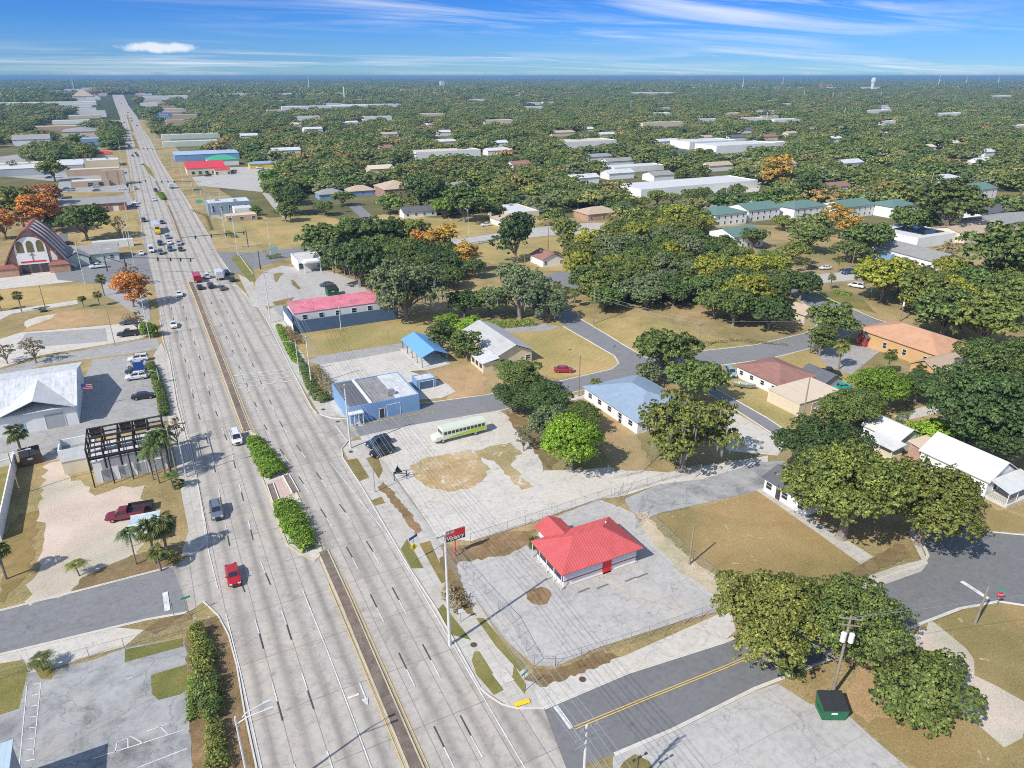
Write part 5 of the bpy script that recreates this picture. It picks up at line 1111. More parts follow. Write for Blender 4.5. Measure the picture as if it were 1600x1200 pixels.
for i in range(3): variant('bushM%d' % i, 93 + i, 2.2, 1.5, 1.3, 9, 2600, 0.13, low=-0.5, trunk=0.12)
GREEN = [(0.080, 0.100, 0.030), (0.065, 0.088, 0.028), (0.095, 0.112, 0.032), (0.072, 0.092, 0.034)]
COLS = {'dark': (0.105, 0.16, 0.055), 'green': (0.16, 0.22, 0.066), 'olive': (0.22, 0.25, 0.066), 'yellow': (0.33, 0.345, 0.055), 'bright': (0.19, 0.31, 0.045), 'grey': (0.2, 0.245, 0.125), 'orange': (0.6, 0.27, 0.075), 'gold': (0.52, 0.34, 0.07), 'rust': (0.46, 0.2, 0.08), 'brown': (0.3, 0.24, 0.14), 'lime': (0.26, 0.4, 0.045)}
CWORD = {'dark': 'dark green', 'green': 'green', 'olive': 'olive green', 'yellow': 'yellow green', 'bright': 'bright green', 'grey': 'mossy grey green', 'orange': 'orange leaved', 'gold': 'golden leaved', 'rust': 'rusty orange', 'brown': 'thin brownish', 'lime': 'lime green'}
trnd = random.Random(5); NTREE = [0]
def tree(x, y, r, colr, label, kind=None, name='oak_tree', sq=1.0, group='trees'):
    d = math.hypot(x, y)
    if kind is None: kind = ('oakN%d' % trnd.randrange(5)) if d < 135 else ('oakM%d' % trnd.randrange(6))
    me, tk, ms, r0 = TREES[kind]; s = r / r0
    t_ = thing(name, label, 'tree', (x, y, 0), trnd.uniform(0, 6.28), group); t_.scale = (s, s, s * sq)
    c = put('crown', me, t_); j = trnd.uniform(0.85, 1.15); cc = COLS[colr]; c.color = (cc[0] * j * trnd.uniform(.93, 1.07), cc[1] * j, cc[2] * j, 1)
    put('trunk', tk, t_)
    if ms: put('moss', ms, t_)['kind'] = 'stuff'
    NTREE[0] += 1
    return t_
def T(px, py, rpx, colr, label, kind=None, sq=1.0, name='oak_tree', hf=0.75, group=None):
    """crown centre and radius in photo pixels"""
    z = 5.0
    for _ in range(4):
        p = P(px, py, z); d = (p - Vector((0, 0, H))).length; r = rpx * d / FPX
        z = hf * r * sq
    return tree(p.x, p.y, r, colr, label, kind, name, sq, group)

# singles that the photograph shows one by one: (crown x, y, radius px, colour, label, kind, squash)
SINGLE = [
 (1205, 965, 92, 'olive', 'huge spreading oak overhanging the street beside the transformer pole, left crown', 'oakN0', .95), (1318, 975, 82, 'green', 'right crown of the huge oak behind the transformer pole', 'oakN1', .95),
 (1448, 1065, 60, 'green', 'low round leafy tree in the sandy field below the transformer pole', 'bushN0', 1.1),
 (1330, 770, 92, 'olive', 'big oak with a pale leaning trunk at the corner of the tan lawn', 'oakN2', 1.1), (1452, 790, 78, 'olive', 'big olive oak over the footpath, between the pale trunked oak and the cottage', 'oakN3', 1.05),
 (1285, 705, 70, 'dark', 'dark oak behind the charcoal roofed house', 'oakN1', 1), (1325, 642, 44, 'green', 'green oak between the beige garage and the small white cottage', 'oakN3', 1),
 (1530, 640, 80, 'dark', 'very large dark oak above the white cottage roof', 'oakN0', 1.1), (1590, 690, 60, 'dark', 'dark oak at the right edge behind the white cottage', 'oakN2', 1.0), (1575, 575, 62, 'green', 'broad oak at the right edge below the orange hall', 'oakN1', 1),
 (1462, 672, 36, 'lime', 'lime green leafy bush above the orange yard', 'bushN0', .8), (1378, 605, 40, 'bright', 'bright green tree in front of the orange hall, nearest the parked truck', 'oakN2', 1.1), (1345, 632, 34, 'green', 'green tree under the bright green one by the garage', 'oakN3', 1), (1435, 605, 32, 'dark', 'dark tree in the hedge below the orange hall', 'oakN1', 1), (1512, 618, 30, 'green', 'green tree between the orange hall wing and the huge dark oak', 'oakN0', .9),
 (1072, 678, 72, 'olive', 'moss hung weeping oak beside the blue roofed house', 'weepN0', 1.1),
 (893, 693, 56, 'lime', 'bright lime green tree at the end of the dark tree row', 'oakN3', 1.15),
 (812, 590, 42, 'green', 'green tree at the street end of the tree row, above the parked bus', 'oakN0', 1), (800, 620, 36, 'dark', 'dark tree in the row just right of the bus', 'oakN2', 1), (850, 628, 44, 'dark', 'dark tree in the middle of the row beside the sandy lot', 'oakN1', 1), (860, 668, 36, 'grey', 'grey green tree in the row, above the lime green tree', 'weepN1', 1), (910, 650, 34, 'green', 'green tree in the row nearest the blue roofed house', 'oakN0', 1), (818, 690, 22, 'grey', 'small grey shrub tree at the edge of the sandy lot', 'thinM', 1),
 (1040, 552, 46, 'green', 'tall leafy oak in the street junction, upper left crown', 'oakM0', 1.1), (1090, 598, 46, 'green', 'tall leafy oak in the street junction, lower right crown', 'oakM3', 1.0), (1015, 585, 24, 'grey', 'lower left limb tree of the junction oaks', 'oakM2', 1),
 (1300, 505, 36, 'green', 'round oak beside the palm across from the orange hall', 'oakM1', 1.1), (1283, 540, 22, 'green', 'smaller oak under the round oak by the palm', 'roundM0', 1),
 (632, 455, 62, 'grey', 'wide mossy weeping tree beside the pink roofed building', 'weepN0', 1), (688, 535, 24, 'dark', 'dark round tree behind the blue carport', 'roundM0', 1), (730, 548, 24, 'green', 'palmetto like green tree between carport and grey roofed house', 'roundM1', 1),
 (805, 383, 32, 'dark', 'dark oval tree in the golden field beside the maroon roofed house', 'roundM1', 1.15), (882, 374, 22, 'olive', 'olive tree with palms under it by the cross road', 'roundM2', 1), (920, 385, 20, 'yellow', 'yellow green shrubby tree behind the maroon roofed house', 'roundM0', 1), (930, 420, 26, 'green', 'green tree beside the street bend right of the maroon roofed house', 'oakM2', 1),
 (905, 430, 24, 'yellow', 'yellow green tree at the street bend', 'roundM2', 1), (812, 460, 50, 'grey', 'large grey moss hung oak at the top of the side street', 'weepN1', 1.05), (858, 478, 34, 'grey', 'grey oak overhanging the side street end', 'weepN0', 1), (765, 470, 32, 'green', 'green oak left of the large moss hung oak', 'oakM4', 1), (725, 475, 30, 'dark', 'dark oak above the bright green hedge', 'oakM0', 1), (735, 505, 24, 'lime', 'bright green rounded hedge tree beside the alley', 'bushN0', .9), (700, 500, 20, 'bright', 'smaller bright green hedge tree beside the alley', 'bushN0', .9),
 (500, 380, 38, 'green', 'oak at the left end of the wood behind the bank', 'oakM1', 1), (545, 372, 38, 'green', 'oak in the wood behind the bank, second from left', 'oakM2', 1), (590, 365, 38, 'dark', 'dark oak in the wood behind the bank, third from left', 'oakM0', 1), (640, 365, 32, 'olive', 'olive oak at the far edge of the wood behind the bank', 'oakM3', 1), (560, 410, 46, 'dark', 'large dark oak just behind the bank car park', 'oakM4', 1.1), (610, 420, 36, 'dark', 'dark oak right of the car park behind the bank', 'oakM1', 1), (520, 405, 24, 'grey', 'bare grey tree beside the white bank', 'thinM', 1.2),
 (660, 388, 20, 'orange', 'orange leaved tree, left of the three at the wood edge', 'roundM0', 1), (690, 390, 28, 'gold', 'tall golden orange tree, largest at the wood edge', 'tallM0', .8), (730, 412, 22, 'gold', 'golden tree at the right corner of the wood', 'tallM1', .9), (618, 402, 13, 'orange', 'small orange tree in the middle of the wood', 'roundM1', 1), (665, 425, 30, 'green', 'green tree in front of the golden trees', 'oakM2', 1), (705, 435, 22, 'dark', 'dark tree under the golden trees', 'oakM3', 1),
 (205, 462, 24, 'orange', 'bright orange tree at the roadside corner left of the highway', 'roundM2', .9), (213, 505, 16, 'brown', 'thin brown shrub tree behind the roadside hedge', 'thinM', 1), (198, 434, 16, 'brown', 'olive brown thin tree at the crossing corner', 'thinM', 1), (232, 512, 13, 'bright', 'round green bush at the roadside car park corner', 'bushN0', 1.3),
 (62, 342, 28, 'orange', 'orange tree directly behind the church roof', 'roundM0', .85), (70, 318, 20, 'rust', 'rusty orange tree right of the big green tree behind the church', 'roundM1', .9), (6, 358, 18, 'orange', 'orange tree left of the church at the picture edge', 'roundM2', .9), (28, 322, 32, 'olive', 'big olive green tree behind the church', 'oakM3', 1.1), (5, 318, 26, 'green', 'green tree at the left edge behind the church', 'oakM1', 1.1), (95, 345, 16, 'dark', 'dark shaded tree right of the church roof', 'oakM4', 1.1),
 (130, 346, 31, 'green', 'round live oak in the field in front of the brick row building', 'oakM0', 1.05), (186, 358, 15, 'brown', 'thin brown tree beside the highway near the live oak', 'thinM', 1.1), (82, 266, 18, 'olive', 'leafy tree between the two grey warehouses', 'oakM2', 1), (22, 262, 9, 'brown', 'small thin tree at the left edge before the warehouses', 'thinM', 1),
 (52, 552, 22, 'brown', 'bare brownish tree in front of the white metal warehouse', 'thinM', .8), (8, 556, 18, 'brown', 'bare tree at the left edge before the white metal warehouse', 'thinM', .8), (275, 678, 20, 'brown', 'thin bare tree beside the black steel frame', 'thinM', 1.2),
 (437, 300, 26, 'green', 'dark green oak at the field corner, upper of the clump', 'oakM1', 1), (455, 315, 24, 'dark', 'dark oak in the clump at the field corner, right of centre', 'oakM3', 1), (445, 332, 18, 'green', 'low green oak at the front of the field corner clump', 'oakM2', 1), (420, 285, 14, 'bright', 'bright round tree at the left of the field corner clump', 'roundM1', 1), (400, 328, 9, 'bright', 'bright round bush beside the beige office', 'bushM0', 1.2),
 (535, 310, 16, 'green', 'broad tree in front of the right blue walled house', 'oakM0', .9), (505, 325, 16, 'green', 'green tree in front of the left blue walled house', 'oakM4', .9), (616, 325, 11, 'green', 'round tree at the left end of the white bungalow', 'roundM0', .9),
 (658, 300, 34, 'dark', 'large dark oak between the brick hall and the pink house', 'oakM1', 1), (725, 318, 36, 'green', 'large green oak right of the white bungalow', 'oakM2', 1.05), (695, 325, 20, 'bright', 'bright oak at the right end of the white bungalow', 'oakM4', 1), (775, 330, 16, 'dark', 'dark oak at the corner of the white flat hall', 'oakM0', 1),
 (1180, 372, 22, 'green', 'green oak right of the nearest green roofed block', 'oakM1', .9), (1225, 348, 18, 'olive', 'olive oak at the gap between two green roofed blocks', 'oakM3', .8), (1240, 395, 24, 'olive', 'olive oak on the lawn below the green roofed row', 'oakM2', .9), (1205, 405, 20, 'green', 'green oak at the shaded car park', 'oakM5', .9), (1330, 392, 24, 'green', 'green oak behind the school car park', 'oakM4', .9),
 (1300, 350, 20, 'gold', 'golden tree in front of the green roofed row, left of two', 'tallM0', .8), (1325, 362, 20, 'gold', 'golden tree in front of the green roofed row, right of two', 'tallM1', .8), (1265, 372, 28, 'green', 'green oak left of the golden pair', 'oakM0', 1), (1360, 375, 34, 'green', 'green oak between the golden pair and the school wing', 'oakM3', 1), (1415, 345, 26, 'green', 'green oak before the cross gabled apartment block', 'oakM1', 1), (1485, 325, 46, 'green', 'big spreading oak in front of the farthest green roofed block', 'oakM2', 1), (1215, 280, 24, 'gold', 'big golden tree beside the white plaza', 'roundM0', 1), (1262, 300, 20, 'dark', 'dark tree right of the big golden tree', 'roundM1', 1),
 (1385, 435, 44, 'yellow', 'yellow green tree at the street side, left of the brown hall', 'oakM4', 1), (1440, 455, 40, 'olive', 'olive tree in front of the brown roofed hall', 'oakM3', 1), (1480, 490, 46, 'green', 'spreading green tree behind the orange hall roof', 'oakM1', 1), (1540, 505, 50, 'olive', 'olive tree behind the right end of the orange hall', 'oakM2', 1), (1590, 470, 40, 'green', 'green tree at the right edge above the orange hall', 'oakM0', 1), (1525, 445, 34, 'green', 'green tree right of the brown roofed hall', 'oakM4', 1), (1570, 395, 50, 'green', 'broad dark oak at the right edge before the school block', 'oakM1', 1), (1480, 400, 22, 'brown', 'thin brown trees beside the school wing', 'thinM', .9),
]
for a in SINGLE: T(*a)
# woods filled tree by tree: (ground polygon, spacing, radius range, colours, where)
FILLS = [
 ([(892, 478), (945, 492), (1060, 486), (1100, 505), (1110, 440), (1060, 385), (1010, 385), (960, 400), (915, 440)], 9.2, (4.2, 6.8), ['grey', 'green', 'olive', 'dark', 'grey', 'yellow'], 'in the mossy wood behind the junction oaks'),
 ([(1100, 508), (1180, 525), (1255, 528), (1262, 470), (1230, 440), (1180, 425), (1120, 390), (1070, 385), (1110, 445)], 9.4, (4.4, 7.0), ['dark', 'green', 'olive', 'green', 'yellow'], 'in the dark wood left of the cream gable house'),
 ([(480, 408), (520, 428), (575, 448), (640, 470), (720, 450), (750, 430), (720, 405), (640, 392), (540, 385)], 9.5, (4.5, 6.5), ['dark', 'green', 'green', 'olive'], 'in the wood behind the bank'),
 ([(860, 410), (960, 400), (960, 372), (990, 362), (1060, 350), (1100, 352), (1100, 380), (980, 392), (930, 425)], 9.5, (5.0, 7.0), ['green', 'yellow', 'olive'], 'between the cross road and the mossy wood'),
 ([(830, 310), (960, 318), (985, 330), (985, 345), (930, 336), (870, 322)], 9.0, (5.0, 6.5), ['grey', 'green'], 'between the white hall and brick porch house'),
 ([(985, 324), (1090, 314), (1190, 308), (1190, 314), (1090, 320), (990, 332)], 12.0, (4.5, 6.0), ['green', 'grey', 'olive'], 'along the car park of the white plaza'),
 ([(50, 255), (95, 258), (140, 255), (140, 240), (60, 236)], 9.5, (5.0, 7.5), ['dark', 'green', 'olive'], 'in the dark clump behind the long white store'),
 ([(163, 235), (186, 236), (184, 205), (172, 196), (160, 205)], 11, (5.0, 7.5), ['dark', 'green'], 'between the grey complex and the highway'),
 ([(1510, 615), (1570, 590), (1600, 590), (1600, 660), (1540, 660), (1510, 640)], 8.5, (4.5, 6), ['green', 'dark'], 'between the orange hall wing and the white cottage'),
 ([(1400, 430), (1480, 440), (1600, 430), (1600, 530), (1540, 540), (1460, 510), (1390, 480)], 10.5, (4.2, 6.0), ['olive', 'green', 'yellow'], 'behind the orange hall'),
]
def pts_in(poly, sp, seed, jit=0.32):
    xs = [p.x for p in poly]; ys = [p.y for p in poly]; rnd = random.Random(seed); o = []
    y = min(ys); k = 0
    while y < max(ys):
        x = min(xs) + (sp / 2 if k % 2 else 0)
        while x < max(xs):
            a, b = x + rnd.uniform(-jit, jit) * sp, y + rnd.uniform(-jit, jit) * sp
            if inpoly(a, b, [(p.x, p.y) for p in poly]): o.append((a, b))
            x += sp
        y += sp * 0.87; k += 1
    return o
BLD = [o for o in COL.objects if o.type == 'EMPTY' and o.get('category') not in ('tree',) and 'roof' in ' '.join(c.name for c in o.children)]
roadpolys = [[(p.x, p.y) for p in s_[4]] for s_ in SHEETS if s_[2] in ('side_street', 'highway_road', 'cross_road', 'alley_road', 'concrete_lot')]
fi = 0; FILLT = []
for poly, sp, rr_, cs, where in FILLS:
    W_ = wpts(poly); sel = [q for q in pts_in(W_, sp, 100 + fi) if not any(inpoly(q[0], q[1], p) for p in roadpolys) and not any(abs(q[0] - o.location.x) < 7 and abs(q[1] - o.location.y) < 8 for o in BLD)]
    sel.sort(key=lambda q: PX((q[0], q[1], 5))[0]); rnd = random.Random(fi); cnt = {}
    for i, (x, y) in enumerate(sel):
        c = cs[rnd.randrange(len(cs))]; cnt[c] = cnt.get(c, 0) + 1
        FILLT.append((x, y, rnd.uniform(*rr_), c, '%s oak, %s from left %s' % (CWORD[c], ordinal(cnt[c]), where), rnd.uniform(.9, 1.15)))
    fi += 1
FILLT.sort(key=lambda q: math.hypot(q[0], q[1])); NF = 300 - NTREE[0]
for q in FILLT[:NF]: tree(q[0], q[1], q[2], q[3], q[4], sq=q[5])
# wild cover to the horizon: the nearest 110 as trees of their own, the rest one mass
def wild_ok(x, y):
    px, py = PX((x, y, 4))
    if not (-60 < px < 1660) or py > 352 or py < 118: return False
    if y < 330 and x < 30: return False
    if 160 < px < 420 and py > 262: return False
    if py > 300 and px < 800 and not (560 < px): return False
    if px < 210 and py > 225: return False
    return not blocked(x, y)
rnd = random.Random(77); W = []
y = 150.0
while y < 2600:
    sp = 11.5 if y < 700 else 12.5 + (y - 700) * 0.005
    x = -900.0 if y > 500 else -300.0
    x = max(-0.18 * y - 120, -900)
    while x < y * 1.75 + 250 and x < 3200:
        a, b = x + rnd.uniform(-.45, .45) * sp, y + rnd.uniform(-.45, .45) * sp
        if wild_ok(a, b): W.append((a, b))
        x += sp
    y += sp * 0.9
def openness(a, b):   # thinner cover along the highway shops and in streets hidden in the trees
    v_ = math.sin(a * 0.021 + 1.3) * math.cos(b * 0.017) + 0.5 * math.sin(a * 0.05 + b * 0.043)
    return v_
W = [q for q in W if openness(*q) < 0.8 or rnd.random() < 0.3]
W = [q for q in W if not (-0.03 * q[1] - 60 < q[0] < 60 and q[1] > 650 and rnd.random() < 0.55)]
W.sort(key=lambda q: math.hypot(*q))
NW = max(0, 298 - NTREE[0]); near, far = W[:NW], W[NW:] + [(q[0], q[1]) for q in FILLT[NF:]]
GN = [('green', 5), ('dark', 4), ('olive', 4), ('grey', 3), ('yellow', 2), ('gold', 0.4), ('rust', 0.25)]
def pickc(): 
    u_ = rnd.random() * sum(k for _, k in GN)
    for c, k in GN:
        u_ -= k
        if u_ <= 0: return c
    return 'green'
LM = [(o.location.x, o.location.y, o['label']) for o in BLD]
SHORT = {}
def shortlm(lb):
    w_ = lb.split(); cut = [i for i, q in enumerate(w_) if q in ('with', 'in', 'among', 'beside', 'behind', 'near', 'at', 'on', 'before', 'facing', 'between', 'beyond', 'past', 'by', 'right', 'left', 'of', 'above', 'and', 'joined', 'across', 'from', 'alone', 'showing', 'over')]
    return ' '.join(w_[:max(3, cut[0])] if cut and cut[0] >= 2 else w_[:5]).rstrip(',')
by = {}
for (x, y) in near:
    best = min(LM, key=lambda l: (l[0] - x) ** 2 + (l[1] - y) ** 2); c = pickc()
    rel = 'behind' if y > best[1] + 6 else 'in front of' if y < best[1] - 6 else 'right of' if x > best[0] else 'left of'
    by.setdefault((c, rel, best[2]), []).append((x, y))
for (c, rel, lb), q in by.items():
    q.sort(key=lambda p: PX((p[0], p[1], 5))[0])
    for i, (x, y) in enumerate(q):
        lab = '%s oak %s the %s' % (CWORD[c], rel, shortlm(lb))
        if len(q) > 1: lab += ', %s from left' % ordinal(i + 1)
        tree(x, y, rnd.uniform(5.0, 8.2), c, ' '.join(lab.split()[:16]), sq=rnd.uniform(.85, 1.1))
# the rest: one object, crowns set on points
SRC = bpy.data.collections.new('far_crowns')   # not linked to the scene, only drawn through the points
FAR_ST = [(0.0, (0.105, 0.175, 0.058)), (0.25, (0.155, 0.235, 0.066)), (0.5, (0.215, 0.275, 0.078)), (0.72, (0.25, 0.29, 0.155)), (0.86, (0.31, 0.34, 0.085)), (0.955, (0.34, 0.31, 0.16)), (0.99, (0.50, 0.32, 0.12))]
M_far_leaf = leafmat('far_leaves', FAR_ST, True)
for i in range(4):
    me, B = crown('far_crown', 131 + i, 7.6, 5.4, 6.0, 15, 2600, 0.55, low=-0.6, mat_=M_far_leaf, brad=(0.3, 0.46))
    o = bpy.data.objects.new('far_crown', me); SRC.objects.link(o)
def points_obj(name, pts, scl, src, label, seed=3, flat=1.0):
    me = bpy.data.meshes.new(name); me.from_pydata([(p[0], p[1], p[2] if len(p) > 2 else -0.3) for p in pts], [], [])
    a = me.attributes.new('sc', 'FLOAT', 'POINT'); a.data.foreach_set('value', scl)
    o = bpy.data.objects.new(name, me); COL.objects.link(o); tag(o, label, None, None, 'stuff')
    g = bpy.data.node_groups.new(name, 'GeometryNodeTree')
    g.interface.new_socket('Geometry', in_out='INPUT', socket_type='NodeSocketGeometry'); g.interface.new_socket('Geometry', in_out='OUTPUT', socket_type='NodeSocketGeometry')
    gi = g.nodes.new('NodeGroupInput'); go = g.nodes.new('NodeGroupOutput'); ip = g.nodes.new('GeometryNodeInstanceOnPoints'); ci = g.nodes.new('GeometryNodeCollectionInfo')
    ci.inputs['Collection'].default_value = src; ci.inputs['Separate Children'].default_value = True; ci.inputs['Reset Children'].default_value = True
    ip.inputs['Pick Instance'].default_value = True
    rv = g.nodes.new('FunctionNodeRandomValue'); rv.data_type = 'FLOAT_VECTOR'; rv.inputs[0].default_value = (0, 0, 0); rv.inputs[1].default_value = (0, 0, 6.283); rv.inputs['Seed'].default_value = seed
    na = g.nodes.new('GeometryNodeInputNamedAttribute'); na.data_type = 'FLOAT'; na.inputs['Name'].default_value = 'sc'
    cx = g.nodes.new('ShaderNodeCombineXYZ'); ml = g.nodes.new('ShaderNodeMath'); ml.operation = 'MULTIPLY'; ml.inputs[1].default_value = flat
    g.links.new(gi.outputs[0], ip.inputs['Points']); g.links.new(ci.outputs[0], ip.inputs['Instance']); g.links.new(rv.outputs[0], ip.inputs['Rotation'])
    s_out = [q for q in na.outputs if q.enabled][0]
    g.links.new(s_out, cx.inputs[0]); g.links.new(s_out, cx.inputs[1]); g.links.new(s_out, ml.inputs[0]); g.links.new(ml.outputs[0], cx.inputs[2]); g.links.new(cx.outputs[0], ip.inputs['Scale'])
    g.links.new(ip.outputs[0], go.inputs[0])
    m = o.modifiers.new('scatter', 'NODES'); m.node_group = g; return o
points_obj('wooded_suburb', far, [rnd.uniform(0.6, 1.35) * (1 + max(0, math.hypot(*q) - 700) / 3500) for q in far], SRC, 'unbroken cover of oak crowns beyond the built up blocks', 3, 0.8)
# the farthest woods: clumps of many crowns
SRC2 = bpy.data.collections.new('far_clumps')
for i in range(3):
    me, B = crown('clump', 151 + i, 46, 9, 5.0, 46, 5200, 1.9, low=0.0, mat_=M_far_leaf, brad=(0.7, 1.3))
    o = bpy.data.objects.new('clump', me); SRC2.objects.link(o)
pts2 = []; y = 2300.0
while y < 9500:
    sp = 62 + (y - 2300) * 0.018; x = -0.15 * y - 200
    while x < y * 1.85:
        a, b = x + rnd.uniform(-.4, .4) * sp, y + rnd.uniform(-.4, .4) * sp; q = PX((a, b, 4))
        if -100 < q[0] < 1700 and not any(blocked(a + i_, b + j_) for i_ in (-50, 0, 50) for j_ in (-45, 45)) and not (-45 < a < 42 and b < 3300): pts2.append((a, b))
        x += sp
    y += sp * 0.8
a_ = 0.0
points_obj('distant_woods', pts2, [rnd.uniform(0.8, 1.25) * (1 + max(0, q[1] - 4000) / 9000) for q in pts2], SRC2, 'flat blue green woods reaching to the horizon', 9, 1.0)
print('trees', NTREE[0], 'far', len(far), 'clumps', len(pts2))
# ------------------------------------------------------------------ palms, hedges, shrubs
M_frond = leafmat('fronds')
def frond_mesh(name, seed, n, ln, droop, zc, kind='fan', w_=0.5):
    rnd = random.Random(seed); V = []; F = []
    for i in range(n):
        a = i * 2.399 + rnd.uniform(-.2, .2); el = rnd.uniform(-0.5, 1.25) if kind == 'fan' else rnd.uniform(0.1, 1.2); L = ln * rnd.uniform(0.8, 1.15)
        dx, dy = math.cos(a), math.sin(a); pts = []
        for k in range(7):
            t_ = k / 6; r = L * t_ * math.cos(el) * (1 - 0.12 * t_); z = L * t_ * math.sin(el) - droop * L * t_ * t_ * (0.9 + 0.3 * math.cos(el)); pts.append(Vector((dx * r, dy * r, zc + z)))
        side = Vector((-dy, dx, 0))
        if kind == 'fan':
            b = pts[3]; hd = (pts[4] - pts[3]).normalized()
            k = len(V); V += [tuple(pts[0] - side * .03), tuple(pts[0] + side * .03), tuple(b + side * .03), tuple(b - side * .03)]; F.append((k, k + 1, k + 2, k + 3))
            for j in range(11):
                an = (j - 5) / 5 * 1.45; dirv = hd * math.cos(an) + side * math.sin(an); tip = b + dirv * L * 0.52 * (1 - 0.18 * abs(an)) + Vector((0, 0, -0.16 * L * abs(an) * .5 - 0.08 * L)); q = dirv.cross(Vector((0, 0, 1))).normalized() * 0.085 * L / 2
                m_ = b.lerp(tip, 0.5) + Vector((0, 0, 0.04 * L)); k = len(V); V += [tuple(b), tuple(m_ + q), tuple(tip), tuple(m_ - q)]; F.append((k, k + 1, k + 2, k + 3))
        else:
            for k_ in range(6):
                for s2 in (-1, 1):
                    for h_ in (0.25, 0.75):
                        b = pts[k_].lerp(pts[k_ + 1], h_); dl = (pts[k_ + 1] - pts[k_]).normalized(); t_ = (k_ + h_) / 6
                        if t_ < 0.12: continue
                        wl = w_ * L * 0.55 * math.sin(min(1, t_ + 0.12) * math.pi * 0.86 + .25); tip = b + side * s2 * wl * 0.8 + dl * wl * 0.55 + Vector((0, 0, -wl * 0.55)); q = dl * 0.07 * L / 2.2
                        k = len(V); V += [tuple(b - q), tuple(b + q), tuple(tip)]; F.append((k, k + 1, k + 2))
    me = bpy.data.meshes.new(name); me.from_pydata(V, [], F); me.materials.append(M_frond); return me
def palm_trunk(h, r, seed, lean=0.3, boots=True):
    mb = MB(); rnd = random.Random(seed); pts = [(lean * (k / 8) ** 1.5 * .6, 0, h * k / 8 - (0.1 if k == 0 else 0)) for k in range(9)]
    mb.tube(pts, [r * (1.25 if k == 0 else 1.0 if k < 7 else 0.95) for k in range(9)], 8)
    return mb.mesh('trunk', M_bark)
PAL = {}
for k in range(2):
    PAL['sabal%d' % k] = (frond_mesh('fronds', 5 + k, 34, 2.3, 0.55, 6.2), palm_trunk(6.0, 0.2, k), frond_mesh('dead_fronds', 40 + k, 12, 1.7, 1.25, 5.9))
    PAL['queen%d' % k] = (frond_mesh('fronds', 15 + k, 20, 3.4, 0.75, 7.2, 'feather', 0.5), palm_trunk(7.0, 0.14, 5 + k, .5), None)
    PAL['low%d' % k] = (frond_mesh('fronds', 25 + k, 26, 2.0, 0.5, 0.9), palm_trunk(0.9, 0.2, 9 + k, .1), None)
for k in ('sabal0', 'sabal1'):
    PAL[k][2].materials.clear(); PAL[k][2].materials.append(M_dead)
def palm(bx, by, h, kind, label, col=(0.13, 0.165, 0.05), world=None, sc=None, name='palm_tree'):
    p = Vector(world) if world else P(bx, by); nom = {'sabal': 6.2, 'queen': 7.2, 'low': 2.2}[kind[:-1]]; s = h / nom
    r = thing(name, label, 'palm', (p.x, p.y, 0), trnd.uniform(0, 6.28), 'palms'); r.scale = (sc or max(s, 0.75),) * 2 + (s,) if True else (s, s, s)
    f, t_, dd = PAL[kind]; c = put('crown', f, r); j = trnd.uniform(.85, 1.2); c.color = (col[0] * j, col[1] * j, col[2] * j, 1); put('trunk', t_, r)
    if dd: put('dead_fronds', dd, r)
Q_ = (0.115, 0.175, 0.05); YG = (0.22, 0.24, 0.06)
